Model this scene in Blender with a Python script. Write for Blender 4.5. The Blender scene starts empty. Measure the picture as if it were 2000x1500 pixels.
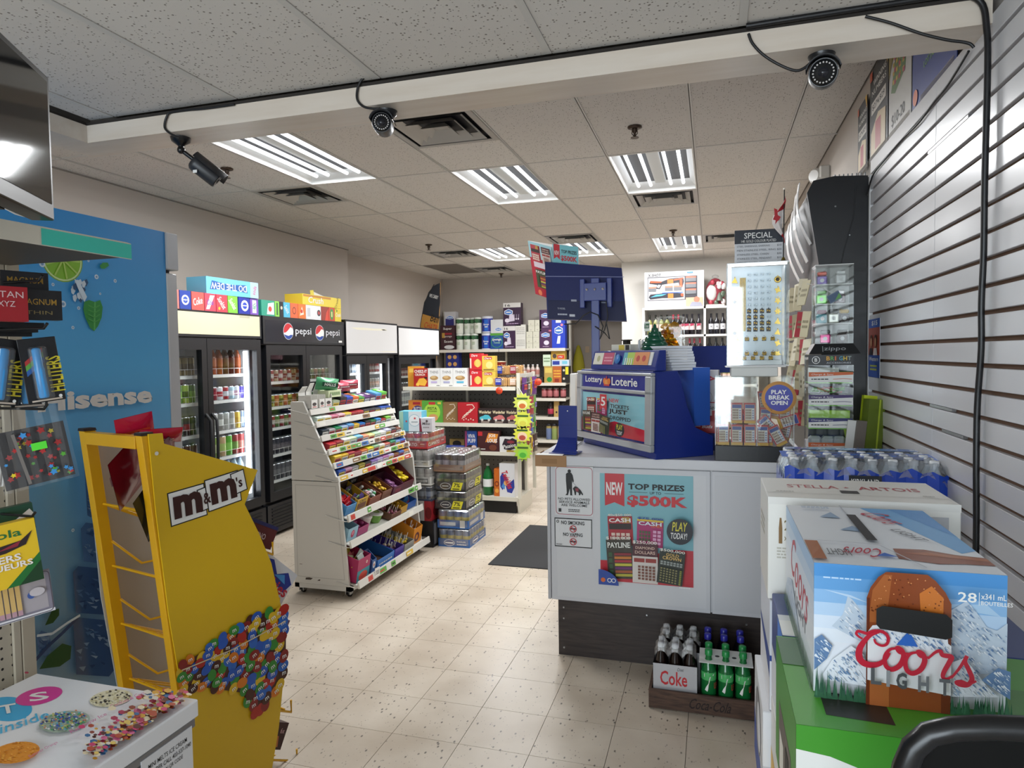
import bpy, math, random
from mathutils import Vector as V, Matrix

random.seed(7)
S = bpy.context.scene
C = S.collection
PI = math.pi

# ---------------------------------------------------------------- camera
CZ = 1.62
FPX = 1316.146
YAW, PITCH, ROLL = -0.289790, -0.0428456, -0.0139015
_cy, _sy, _cp, _sp = math.cos(YAW), math.sin(YAW), math.cos(PITCH), math.sin(PITCH)
FW = V((_sy*_cp, _cy*_cp, _sp))
_r = V((_cy, -_sy, 0)); _u = _r.cross(FW)
RT = _r*math.cos(ROLL) + _u*math.sin(ROLL)
UP = -_r*math.sin(ROLL) + _u*math.cos(ROLL)
cam = bpy.data.objects.new('camera', bpy.data.cameras.new('camera'))
C.objects.link(cam)
cam.matrix_world = Matrix(((RT.x, UP.x, -FW.x, 0), (RT.y, UP.y, -FW.y, 0), (RT.z, UP.z, -FW.z, CZ), (0, 0, 0, 1)))
cam.data.sensor_width = 36
cam.data.lens = FPX/2000*36
cam.data.clip_start = 0.05
S.camera = cam

# ---------------------------------------------------------------- light and exposure
TUBE = 2.6            # glow of the tube glass
TUBE_W = 13.5         # watts thrown down by each fluorescent tube
w = bpy.data.worlds.new('world'); S.world = w; w.use_nodes = True
w.node_tree.nodes['Background'].inputs[0].default_value = (0.75, 0.85, 1.0, 1)
w.node_tree.nodes['Background'].inputs[1].default_value = 1.0
def area(name, loc, rot, sx, sy, power, col):
    l = bpy.data.lights.new(name, 'AREA'); l.shape = 'RECTANGLE'; l.size = sx; l.size_y = sy; l.energy = power; l.color = col
    o = bpy.data.objects.new(name, l); C.objects.link(o); o.location = loc; o.rotation_euler = rot
    return o
area('window_daylight', (-1.4, -2.75, 1.55), (PI/2, 0, 0), 3.6, 1.9, 215, (0.86, 0.93, 1.0))
S.view_settings.view_transform = 'Standard'
S.view_settings.look = 'None'
S.view_settings.gamma = 1
S.view_settings.use_curve_mapping = False
S.view_settings.exposure = 0.0

# ---------------------------------------------------------------- helpers
def at(px, py, ax, val):
    """the point of the plane ax = val that the photograph shows at (px, py)"""
    d = FW + RT*((px-1000)/FPX) - UP*((py-750)/FPX)
    i = 'xyz'.index(ax); o = V((0, 0, CZ))
    return o + d*((val-o[i])/d[i])

def lin(h):
    h = h.lstrip('#'); c = [int(h[i:i+2], 16)/255 for i in (0, 2, 4)]
    return [x/12.92 if x <= .04045 else ((x+.055)/1.055)**2.4 for x in c]

_M = {}
def M(h, r=.5, m=0., e=0., spec=.5):
    k = (h, r, m, e, spec)
    if k in _M: return _M[k]
    t = bpy.data.materials.new('paint_' + h.lstrip('#')); t.use_nodes = True
    b = t.node_tree.nodes['Principled BSDF']; c = lin(h) + [1]
    b.inputs['Base Color'].default_value = c
    b.inputs['Roughness'].default_value = r; b.inputs['Metallic'].default_value = m
    b.inputs['Specular IOR Level'].default_value = spec
    if e:
        b.inputs['Emission Color'].default_value = c; b.inputs['Emission Strength'].default_value = e
    _M[k] = t
    return t

def nodes_mat(name):
    t = bpy.data.materials.new(name); t.use_nodes = True
    return t, t.node_tree.nodes, t.node_tree.links, t.node_tree.nodes['Principled BSDF']

def clear_mat(name, tint='#ffffff', refl=.12, rough=.03, haze=0.):
    """a thin clear sheet: mostly see-through, with a mirror part and a little haze"""
    t = bpy.data.materials.new(name); t.use_nodes = True
    n = t.node_tree.nodes; l = t.node_tree.links; n.clear()
    out = n.new('ShaderNodeOutputMaterial'); tr = n.new('ShaderNodeBsdfTransparent'); gl = n.new('ShaderNodeBsdfGlossy')
    lw = n.new('ShaderNodeLayerWeight'); lw.inputs[0].default_value = .15
    ma = n.new('ShaderNodeMath'); ma.operation = 'MULTIPLY_ADD'; ma.inputs[1].default_value = .3; ma.inputs[2].default_value = refl*.35
    l.new(lw.outputs['Fresnel'], ma.inputs[0])
    tr.inputs[0].default_value = lin(tint) + [1]; gl.inputs['Roughness'].default_value = rough
    mx = n.new('ShaderNodeMixShader'); l.new(ma.outputs[0], mx.inputs[0]); l.new(tr.outputs[0], mx.inputs[1]); l.new(gl.outputs[0], mx.inputs[2])
    last = mx
    if haze:
        df = n.new('ShaderNodeBsdfDiffuse'); df.inputs[0].default_value = (.85, .85, .85, 1)
        m2 = n.new('ShaderNodeMixShader'); m2.inputs[0].default_value = haze
        l.new(mx.outputs[0], m2.inputs[1]); l.new(df.outputs[0], m2.inputs[2]); last = m2
    l.new(last.outputs[0], out.inputs[0])
    return t

_T = {}
def text_mesh(s, bold):
    k = (s, bold)
    if k not in _T:
        c = bpy.data.curves.new('lettering', 'FONT'); c.body = s; c.resolution_u = 2; c.offset = bold*.42
        o = bpy.data.objects.new('lettering', c); me = bpy.data.meshes.new_from_object(o)
        vs = [tuple(v.co) for v in me.vertices]; fs = [tuple(p.vertices) for p in me.polygons]
        bpy.data.objects.remove(o); bpy.data.curves.remove(c); bpy.data.meshes.remove(me)
        xs = [v[0] for v in vs]; ys = [v[1] for v in vs]
        _T[k] = (vs, fs, min(xs), max(xs), min(ys), max(ys))
    return _T[k]

class MB:
    """collects shapes and links them as ONE mesh object"""
    def __init__(s): s.v = []; s.f = []; s.mi = []; s.mats = []; s.sm = []
    def _m(s, m):
        if m not in s.mats: s.mats.append(m)
        return s.mats.index(m)
    def face(s, pts, m, sm=False):
        n = len(s.v); s.v += [tuple(p) for p in pts]; s.f.append(tuple(range(n, n+len(pts)))); s.mi.append(s._m(m)); s.sm.append(sm); return s
    def mesh(s, vs, fs, m, sm=False):
        n = len(s.v); s.v += [tuple(p) for p in vs]; k = s._m(m) if not isinstance(m, list) else None
        for i, f in enumerate(fs):
            s.f.append(tuple(n+j for j in f)); s.mi.append(k if k is not None else s._m(m[i])); s.sm.append(sm)
        return s
    def hexa(s, p, m):
        """8 corners: bottom loop then top loop"""
        return s.mesh(p, [(3, 2, 1, 0), (4, 5, 6, 7), (0, 1, 5, 4), (1, 2, 6, 5), (2, 3, 7, 6), (3, 0, 4, 7)], m)
    def box(s, x0, y0, z0, x1, y1, z1, m, c=0):
        x0, x1 = min(x0, x1), max(x0, x1); y0, y1 = min(y0, y1), max(y0, y1); z0, z1 = min(z0, z1), max(z0, z1)
        if c:
            vs = []; fs = []
            for x, a in ((x0, 1), (x1, -1)):
                for y, b in ((y0, 1), (y1, -1)):
                    for z, d in ((z0, 1), (z1, -1)):
                        vs += [(x, y+b*c, z+d*c), (x+a*c, y, z+d*c), (x+a*c, y+b*c, z)]
            I = lambda i, j, k, t: (i*4+j*2+k)*3+t
            fs = [tuple(I(i, j, k, 0) for j, k in ((0, 0), (1, 0), (1, 1), (0, 1))) for i in (0, 1)]
            fs += [tuple(I(i, j, k, 1) for i, k in ((0, 0), (1, 0), (1, 1), (0, 1))) for j in (0, 1)]
            fs += [tuple(I(i, j, k, 2) for i, j in ((0, 0), (1, 0), (1, 1), (0, 1))) for k in (0, 1)]
            for i in (0, 1):
                for j in (0, 1): fs.append((I(i, j, 0, 0), I(i, j, 1, 0), I(i, j, 1, 1), I(i, j, 0, 1)))
            for i in (0, 1):
                for k in (0, 1): fs.append((I(i, 0, k, 0), I(i, 1, k, 0), I(i, 1, k, 2), I(i, 0, k, 2)))
            for j in (0, 1):
                for k in (0, 1): fs.append((I(0, j, k, 1), I(1, j, k, 1), I(1, j, k, 2), I(0, j, k, 2)))
            for q in range(8): fs.append((q*3, q*3+1, q*3+2))
            return s.mesh(vs, fs, m)
        return s.hexa([(x0, y0, z0), (x1, y0, z0), (x1, y1, z0), (x0, y1, z0), (x0, y0, z1), (x1, y0, z1), (x1, y1, z1), (x0, y1, z1)], m)
    def prism(s, pts, vec, m):
        n = len(pts); a = [V(p) for p in pts]; b = [p+V(vec) for p in a]
        return s.mesh(a+b, [tuple(range(n-1, -1, -1)), tuple(range(n, 2*n))] + [(i, (i+1) % n, n+(i+1) % n, n+i) for i in range(n)], m)
    def tube(s, pts, r, m, n=6, cap=True, r1=None):
        pts = [V(p) for p in pts]; k = len(pts); rings = []; up = None
        for i, p in enumerate(pts):
            t = (pts[min(i+1, k-1)]-pts[max(i-1, 0)]).normalized()
            if up is None: up = t.cross(V((0, 0, 1)) if abs(t.z) < .9 else V((1, 0, 0))).normalized()
            up = (up - t*up.dot(t)).normalized(); w_ = t.cross(up)
            rr = r if r1 is None else r+(r1-r)*i/(k-1)
            rings.append([p + (up*math.cos(2*PI*j/n) + w_*math.sin(2*PI*j/n))*rr for j in range(n)])
        vs = [q for g in rings for q in g]
        fs = [(i*n+j, i*n+(j+1) % n, (i+1)*n+(j+1) % n, (i+1)*n+j) for i in range(k-1) for j in range(n)]
        s.mesh(vs, fs, m, True)
        if cap: s.face(rings[0][::-1], m); s.face(rings[-1], m)
        return s
    def lathe(s, c, prof, m, n=14, axis=None):
        """profile of (radius, height) around a vertical axis at c; m one material or one per band"""
        c = V(c); k = len(prof); vs = []
        A = V(axis).normalized() if axis else V((0, 0, 1))
        a = A.cross(V((0, 0, 1)) if abs(A.z) < .9 else V((1, 0, 0))).normalized(); b = A.cross(a)
        for r, z in prof:
            vs += [c + A*z + (a*math.cos(2*PI*j/n) + b*math.sin(2*PI*j/n))*r for j in range(n)]
        ms = m if isinstance(m, list) else [m]*(k-1)
        fs = []; fm = []
        for i in range(k-1):
            for j in range(n): fs.append((i*n+j, i*n+(j+1) % n, (i+1)*n+(j+1) % n, (i+1)*n+j)); fm.append(ms[i])
        s.mesh(vs, fs, fm, True)
        if prof[0][0] > 1e-4: s.face(vs[:n][::-1], ms[0])
        if prof[-1][0] > 1e-4: s.face(vs[-n:], ms[-1])
        return s
    def ball(s, c, rx, ry, rz, m, n=10, k=6):
        c = V(c); vs = [c+V((0, 0, -rz))]; fs = []
        for i in range(1, k):
            t = -PI/2+PI*i/k
            vs += [c+V((rx*math.cos(t)*math.cos(2*PI*j/n), ry*math.cos(t)*math.sin(2*PI*j/n), rz*math.sin(t))) for j in range(n)]
        vs.append(c+V((0, 0, rz))); L = len(vs)-1
        for j in range(n):
            fs.append((0, 1+(j+1) % n, 1+j)); fs.append((L, 1+(k-2)*n+j, 1+(k-2)*n+(j+1) % n))
            for i in range(k-2): fs.append((1+i*n+j, 1+i*n+(j+1) % n, 1+(i+1)*n+(j+1) % n, 1+(i+1)*n+j))
        return s.mesh(vs, fs, m, True)
    def xf(s, mat):
        s.v = [tuple(mat @ V(p)) for p in s.v]; return s
    def build(s, name, parent=None, bevel=0):
        me = bpy.data.meshes.new(name); me.from_pydata(s.v, [], s.f)
        for m in s.mats: me.materials.append(m)
        me.polygons.foreach_set('material_index', s.mi); me.polygons.foreach_set('use_smooth', s.sm)
        me.update()
        o = bpy.data.objects.new(name, me); C.objects.link(o)
        if parent is not None: o.parent = parent
        if bevel:
            b = o.modifiers.new('bevel', 'BEVEL'); b.width = bevel; b.segments = 2; b.limit_method = 'ANGLE'
        return o

class Cv:
    """flat print laid on a face: o is the lower left corner, u and v the edge vectors; drawing in 0..1"""
    def __init__(s, mb, o, u, v, step=.0004):
        s.mb = mb; s.o = V(o); s.u = V(u); s.v = V(v); s.n = s.u.cross(s.v).normalized(); s.k = 1; s.st = step
        s.asp = s.u.length/s.v.length
    def p(s, x, y): return s.o + s.u*x + s.v*y + s.n*(s.st*s.k)
    def rect(s, x, y, w_, h, m): s.mb.face([s.p(x, y), s.p(x+w_, y), s.p(x+w_, y+h), s.p(x, y+h)], m); s.k += 1; return s
    def poly(s, pts, m): s.mb.face([s.p(*q) for q in pts], m); s.k += 1; return s
    def ell(s, x, y, rx, ry, m, n=18, a0=0, a1=2*PI):
        full = abs(a1-a0-2*PI) < 1e-6
        q = [s.p(x+rx*math.cos(a0+(a1-a0)*i/n), y+ry*math.sin(a0+(a1-a0)*i/n)) for i in range(n if full else n+1)]
        s.mb.face(q, m); s.k += 1; return s
    def circ(s, x, y, r, m, n=18): return s.ell(x, y, r, r*s.asp, m, n)
    def ring(s, x, y, rx, ry, t, m, n=20, a0=0, a1=2*PI):
        vs = []
        for i in range(n+1):
            a = a0+(a1-a0)*i/n
            vs += [s.p(x+rx*math.cos(a), y+ry*math.sin(a)), s.p(x+rx*(1-t)*math.cos(a), y+ry*(1-t)*math.sin(a))]
        s.mb.mesh(vs, [(2*i+1, 2*i, 2*i+2, 2*i+3) for i in range(n)], m); s.k += 1; return s
    def line(s, pts, t, m):
        for (a, b), (c, d) in zip(pts, pts[1:]):
            dx, dy = (c-a)*s.asp, d-b; L = math.hypot(dx, dy) or 1; nx, ny = -dy/L*t/2/s.asp, dx/L*t/2
            s.mb.face([s.p(a-nx, b-ny), s.p(c-nx, d-ny), s.p(c+nx, d+ny), s.p(a+nx, b+ny)], m)
        s.k += 1; return s
    def text(s, t, x, y, w_, h, m, bold=.02, it=0., rot=0., flip=False):
        vs, fs, x0, x1, y0, y1 = text_mesh(t, bold)
        cx, cy = x+w_/2, y+h/2; ca, sa = math.cos(rot), math.sin(rot); out = []
        for a, b, _ in vs:
            fx = (a-x0)/(x1-x0)-.5; fy = (b-y0)/max(y1-y0, 1e-6)-.5
            if flip: fx, fy = -fx, -fy
            X = fx*w_*s.asp + it*fy*h; Y = fy*h
            out.append(s.p(cx+(X*ca-Y*sa)/s.asp, cy+X*sa+Y*ca))
        s.mb.mesh(out, fs, m); s.k += 1; return s
    def rows(s, x, y, w_, h, n, m, fill=.5):
        """rows of small print too small to read"""
        for i in range(n):
            yy = y+h*(i+.25)/n; xx = x
            while xx < x+w_-.02*w_:
                L = min(w_*random.uniform(.08, .2), x+w_-xx); s.mb.face([s.p(xx, yy), s.p(xx+L, yy), s.p(xx+L, yy+h*fill/n), s.p(xx, yy+h*fill/n)], m); xx += L+w_*.035
        s.k += 1; return s
    def grid(s, x, y, w_, h, nx, ny, m, gap=.25):
        for i in range(nx):
            for j in range(ny):
                a = x+w_*(i+gap/2)/nx; b = y+h*(j+gap/2)/ny; q = w_*(1-gap)/nx; r = h*(1-gap)/ny
                s.mb.face([s.p(a, b), s.p(a+q, b), s.p(a+q, b+r), s.p(a, b+r)], m)
        s.k += 1; return s

def tag(o, label, cat, group=None, kind=None):
    if label: o['label'] = label
    if cat: o['category'] = cat
    if group: o['group'] = group
    if kind: o['kind'] = kind
    return o
def thing(name, label, cat, loc=(0, 0, 0), rz=0, group=None, rot=None):
    o = bpy.data.objects.new(name, None); C.objects.link(o); o.empty_display_size = .05
    o.location = loc; o.rotation_euler = rot or (0, 0, rz)
    return tag(o, label, cat, group)
def solo(mb, name, label, cat, loc=(0, 0, 0), rz=0, group=None, rot=None, bevel=0):
    o = mb.build(name, None, bevel); o.location = loc; o.rotation_euler = rot or (0, 0, rz)
    return tag(o, label, cat, group)
def struct(mb, name, parent=None):
    o = mb.build(name, parent)
    if parent is None: o['kind'] = 'structure'
    return o
def dup(root, loc, rz=0, label=None, group=None, rot=None):
    r = root.copy(); C.objects.link(r); r.location = loc; r.rotation_euler = rot or (0, 0, rz)
    if label: r['label'] = label
    if group: r['group'] = group
    for ch in root.children:
        c = ch.copy(); C.objects.link(c); c.parent = r
        for g in ch.children:
            d = g.copy(); C.objects.link(d); d.parent = c
    return r
ORD = ['first', 'second', 'third', 'fourth', 'fifth', 'sixth', 'seventh', 'eighth', 'ninth', 'tenth', 'eleventh', 'twelfth', 'thirteenth', 'fourteenth', 'fifteenth', 'sixteenth', 'seventeenth', 'eighteenth', 'nineteenth', 'twentieth']

WHITE = M('#e9e8e4', .45); INK = M('#151515', .5); RED = M('#c4202c', .45); NAVY = M('#1c2f7a', .4); BLACK = M('#0c0c0e', .4)
SHELF = M('#cfcabb', .4); CARDB = M('#a9825c', .8); STEEL = M('#b9bbbd', .3, .9); CHROME = M('#d8d8da', .15, 1.)
GLASS = clear_mat('cooler_glass', '#f6f8f8', .06); ACRYL = clear_mat('clear_acrylic', '#fbfdfc', .2); WRAP = clear_mat('clear_film', '#f6f6f6', .2, .12, .03)
# ---------------------------------------------------------------- setting: floor
GX0, GY0, G = -1.63, 2.87, .3048
def floor_mat():
    t, n, l, b = nodes_mat('speckled_vinyl_tile')
    geo = n.new('ShaderNodeNewGeometry'); mp = n.new('ShaderNodeMapping'); mp.inputs['Scale'].default_value = (1, .55, 1); mp.inputs['Rotation'].default_value = (0, 0, -.5)
    l.new(geo.outputs['Position'], mp.inputs[0])
    vo = n.new('ShaderNodeTexVoronoi'); vo.inputs['Scale'].default_value = 46; l.new(mp.outputs[0], vo.inputs[0])
    vo2 = n.new('ShaderNodeTexVoronoi'); vo2.inputs['Scale'].default_value = 90; l.new(mp.outputs[0], vo2.inputs[0])
    r1 = n.new('ShaderNodeValToRGB'); r1.color_ramp.elements[0].position = .12; r1.color_ramp.elements[1].position = .25
    l.new(vo.outputs['Distance'], r1.inputs[0])
    r2 = n.new('ShaderNodeValToRGB'); r2.color_ramp.elements[0].position = .1; r2.color_ramp.elements[1].position = .22
    l.new(vo2.outputs['Distance'], r2.inputs[0])
    # only some of the cells carry a fleck
    sep = n.new('ShaderNodeSeparateColor'); l.new(vo.outputs['Color'], sep.inputs[0])
    th = n.new('ShaderNodeMath'); th.operation = 'GREATER_THAN'; th.inputs[1].default_value = .42; l.new(sep.outputs[0], th.inputs[0])
    mx = n.new('ShaderNodeMath'); mx.operation = 'MAXIMUM'; l.new(r1.outputs[0], mx.inputs[0]); l.new(th.outputs[0], mx.inputs[1])
    sep2 = n.new('ShaderNodeSeparateColor'); l.new(vo2.outputs['Color'], sep2.inputs[0])
    th2 = n.new('ShaderNodeMath'); th2.operation = 'GREATER_THAN'; th2.inputs[1].default_value = .3; l.new(sep2.outputs[1], th2.inputs[0])
    mx2 = n.new('ShaderNodeMath'); mx2.operation = 'MAXIMUM'; l.new(r2.outputs[0], mx2.inputs[0]); l.new(th2.outputs[0], mx2.inputs[1])
    ns = n.new('ShaderNodeTexNoise'); ns.inputs['Scale'].default_value = 3; ns.inputs['Detail'].default_value = 5; l.new(geo.outputs['Position'], ns.inputs[0])
    rb = n.new('ShaderNodeValToRGB'); rb.color_ramp.elements[0].position = .35; rb.color_ramp.elements[1].position = .7
    rb.color_ramp.elements[0].color = lin('#b9ab99') + [1]; rb.color_ramp.elements[1].color = lin('#cdc1b0') + [1]
    oi = n.new('ShaderNodeObjectInfo'); ad = n.new('ShaderNodeMath'); ad.operation = 'MULTIPLY_ADD'; ad.inputs[1].default_value = .1; 
    l.new(oi.outputs['Random'], ad.inputs[0]); sb = n.new('ShaderNodeMath'); sb.operation = 'ADD'; sb.inputs[1].default_value = -.05
    l.new(ns.outputs['Fac'], sb.inputs[0]); l.new(sb.outputs[0], ad.inputs[2]); l.new(ad.outputs[0], rb.inputs[0])
    m1 = n.new('ShaderNodeMix'); m1.data_type = 'RGBA'; m1.inputs[6].default_value = lin('#5f564d') + [1]; l.new(mx.outputs[0], m1.inputs[0]); l.new(rb.outputs[0], m1.inputs[7])
    m2 = n.new('ShaderNodeMix'); m2.data_type = 'RGBA'; m2.inputs[6].default_value = lin('#8c8072') + [1]; l.new(mx2.outputs[0], m2.inputs[0]); l.new(m1.outputs[2], m2.inputs[7])
    l.new(m2.outputs[2], b.inputs['Base Color'])
    rr = n.new('ShaderNodeMapRange'); rr.inputs[3].default_value = .22; rr.inputs[4].default_value = .42; l.new(ns.outputs['Fac'], rr.inputs[0]); l.new(rr.outputs[0], b.inputs['Roughness'])
    return t
FT = floor_mat()
mb = MB().box(-5, -2.7, -.05, .95, 13, -.004, M('#4a4038', .8))
floor = struct(mb, 'floor')
tile = None; rest = MB()
i0, i1 = math.floor((-4.9-GX0)/G), math.ceil((.8-GX0)/G)
j0, j1 = math.floor((-2.6-GY0)/G), math.ceil((12.8-GY0)/G)
for i in range(i0, i1):
    for j in range(j0, j1):
        x, y = GX0+i*G, GY0+j*G; e = .0011
        if -2.9 < x < -.2 and 1.4 < y < 6.6:
            if tile is None:
                tile = MB().box(e, e, -.004, G-e, G-e, 0, FT).build('floor_tile', floor); tile.location = (x, y, 0)
            else:
                t = tile.copy(); C.objects.link(t); t.parent = floor; t.location = (x, y, 0)
        else: rest.box(x+e, y+e, -.004, x+G-e, y+G-e, 0, FT)
o = rest.build('floor_tiling', floor); o['kind'] = 'stuff'

# ---------------------------------------------------------------- walls
def wall_mat(name, h):
    t, n, l, b = nodes_mat(name)
    ns = n.new('ShaderNodeTexNoise'); ns.inputs['Scale'].default_value = 60; ns.inputs['Detail'].default_value = 3
    geo = n.new('ShaderNodeNewGeometry'); l.new(geo.outputs['Position'], ns.inputs[0])
    bp = n.new('ShaderNodeBump'); bp.inputs['Strength'].default_value = .06; bp.inputs['Distance'].default_value = .002; l.new(ns.outputs['Fac'], bp.inputs['Height']); l.new(bp.outputs[0], b.inputs['Normal'])
    b.inputs['Base Color'].default_value = lin(h) + [1]; b.inputs['Roughness'].default_value = .75
    return t
WM = wall_mat('painted_plaster', '#b9b0a7')
H = 3.045
struct(MB().box(-4.95, -2.6, 0, -4.65, 8.03, 3.3, WM).box(-4.95, 8.03, 0, -4.85, 11.9, 3.3, WM), 'wall_left')
struct(MB().box(-4.95, 11.8, 0, -2.45, 11.95, 3.3, WM).box(-2.45, 11.8, 2.45, -1.37, 11.95, 3.3, WM).box(-2.6, 13, 0, -1.2, 13.1, 3.3, wall_mat('hall_plaster', '#9f978f'))
       .box(-2.7, 11.95, 0, -2.6, 13.1, 3.3, WM), 'wall_back')
struct(MB().box(-1.37, 10.7, 0, .95, 13.1, 3.3, wall_mat('light_plaster', '#d2cec7')), 'wall_rear')
struct(MB().box(-2.49, 11.77, 0, -2.41, 11.82, 2.42, WHITE), 'door_1')
struct(MB().box(-4.95, -2.75, 0, .95, -2.6, .5, WM).box(-4.95, -2.75, 2.55, .95, -2.6, 3.3, WM).box(-4.95, -2.75, .5, -3.4, -2.6, 2.55, WM).box(.5, -2.75, .5, .95, -2.6, 2.55, WM), 'wall_front')
mb = MB()
for x in (-3.4, -2.1, -.8, .45): mb.box(x, -2.72, .5, x+.05, -2.62, 2.55, STEEL)
mb.box(-3.4, -2.72, .5, .5, -2.62, .55, STEEL).box(-3.4, -2.72, 2.5, .5, -2.62, 2.55, STEEL)
wn = struct(mb, 'window_1')
MB().box(-3.4, -2.67, .5, .5, -2.66, 2.55, GLASS).build('pane', wn)

# right wall with its slat boards
wr = struct(MB().box(.79, -2.6, 0, .95, 10.7, 3.3, WM), 'wall_right')
MB().box(.776, -1.5, .1, .7895, 3.82, 2.5, M('#5f432f', .8)).build('backing_board', wr)
MB().box(.757, 3.8, .1, .79, 3.825, 2.5, M('#dcdcdc', .4)).build('edge_strip', wr)
SL = M('#c9c9cc', .28)
for a, b in ((-1.5, 2.757), (2.7595, 3.799)):
    first = None
    for k in range(32):
        z = .11+.0772*k
        if z < .5 and a < 0: pass
        if first is None:
            first = MB().box(.76, a, 0, .776, b, .0637, SL, .0015).build('slat', wr); first.location.z = z
        else:
            o = first.copy(); C.objects.link(o); o.parent = wr; o.location.z = z
# metal inserts left in some grooves
for y0, y1, z in ((2.45, 2.86, 2.343), (2.55, 2.85, 2.012), (2.58, 2.9, 1.863), (2.56, 2.8, 1.415), (2.45, 2.66, 1.338)):
    MB().box(.7625, y0, z-.004, .7755, y1, z+.006, STEEL).build('groove_insert', wr)

# ---------------------------------------------------------------- suspended ceilings
def tile_mat():
    t, n, l, b = nodes_mat('pinhole_ceiling_tile')
    geo = n.new('ShaderNodeNewGeometry')
    vo = n.new('ShaderNodeTexVoronoi'); vo.inputs['Scale'].default_value = 80; l.new(geo.outputs['Position'], vo.inputs[0])
    sep = n.new('ShaderNodeSeparateColor'); l.new(vo.outputs['Color'], sep.inputs[0])
    rad = n.new('ShaderNodeMath'); rad.operation = 'MULTIPLY'; rad.inputs[1].default_value = .28; l.new(sep.outputs[0], rad.inputs[0])
    df = n.new('ShaderNodeMath'); df.operation = 'SUBTRACT'; l.new(vo.outputs['Distance'], df.inputs[0]); l.new(rad.outputs[0], df.inputs[1])
    mr = n.new('ShaderNodeMapRange'); mr.inputs[1].default_value = -.02; mr.inputs[2].default_value = .06; l.new(df.outputs[0], mr.inputs[0])
    mx = n.new('ShaderNodeMix'); mx.data_type = 'RGBA'; mx.inputs[6].default_value = lin('#7a726a') + [1]
    oi = n.new('ShaderNodeObjectInfo'); cr = n.new('ShaderNodeValToRGB'); cr.color_ramp.elements[0].color = lin('#cbc6c0') + [1]; cr.color_ramp.elements[1].color = lin('#d3cfc9') + [1]
    l.new(oi.outputs['Random'], cr.inputs[0]); l.new(cr.outputs[0], mx.inputs[7]); l.new(mr.outputs[0], mx.inputs[0]); l.new(mx.outputs[2], b.inputs['Base Color'])
    b.inputs['Roughness'].default_value = .9
    bp = n.new('ShaderNodeBump'); bp.inputs['Strength'].default_value = .5; bp.inputs['Distance'].default_value = .003; l.new(mr.outputs[0], bp.inputs['Height']); l.new(bp.outputs[0], b.inputs['Normal'])
    return t
TM = tile_mat(); TEE = M('#c4c1bc', .5)
CX, CY, CW, CL = .4853, 4.936, .61, 1.22
ceil = struct(MB().box(-5, -2.7, 3.12, .95, 13.1, 3.2, M('#555555', .9)), 'ceiling')
LIGHTS = {(-6, -1): 1, (-4, 0): 1, (-2, 0): 1, (-6, 3): 1, (-4, 3): 1, (-2, 3): 1}
VENTS = {(-4, -1): 0, (-7, 0): 0, (-2, 1): 0, (-7, 3): 0, (-4, 2): 1, (-1, 3): 0, (-7, 4): 1}   # which half of the tile
ten = {}
def ctile(x0, x1, y0, y1, z, par, mat=TM):
    k = (round(x1-x0, 3), round(y1-y0, 3))
    if k not in ten or mat is not TM:
        o = MB().box(0, 0, 0, x1-x0, y1-y0, .014, mat).build('ceiling_tile', par)
        if mat is TM: ten[k] = o
    else:
        o = ten[k].copy(); C.objects.link(o); o.parent = par
    o.location = (x0, y0, z)
bar = .012
for i in range(-9, 1):
    for j in range(-7, 7):
        x0, x1 = max(CX+CW*i, -4.86)+bar, min(CX+CW*(i+1), .79)-bar
        y0, y1 = max(CY+CL*j, -2.6)+bar, CY+CL*(j+1)-bar
        if x1-x0 < .05: continue
        if y1 < 2.2 and x0 > -2.6: continue
        if (i, j) in LIGHTS: continue
        if (i, j) in VENTS:
            h = CY+CL*j+.61
            if VENTS[(i, j)] == 0: y0 = h
            else: y1 = h-bar
        dark = M('#6e6862', .9) if (i, j) == (-8, 4) else TM
        ctile(x0, x1, y0, y1, H+.004, ceil, dark)
for i in range(-8, 1):
    x = CX+CW*i
    MB().box(x-bar, -2.6 if x < -2.7 else 2.4, H, x+bar, 13, H+.003, TEE).box(x-.002, -2.6 if x < -2.7 else 2.4, H, x+.002, 13, H+.03, TEE).build('tee_bar', ceil)
for j in range(-6, 7):
    y = CY+CL*j
    MB().box(-4.86, y-bar, H+.0005, -2.7 if y < 2.4 else .79, y+bar, H+.0035, TEE).build('tee_bar', ceil)
# wall angle along the left wall (the dark line where wall and ceiling meet)
MB().box(-4.66, -2.6, H-.004, -4.63, 8.03, H+.002, M('#8a847d', .6)).build('wall_angle', ceil)

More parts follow.
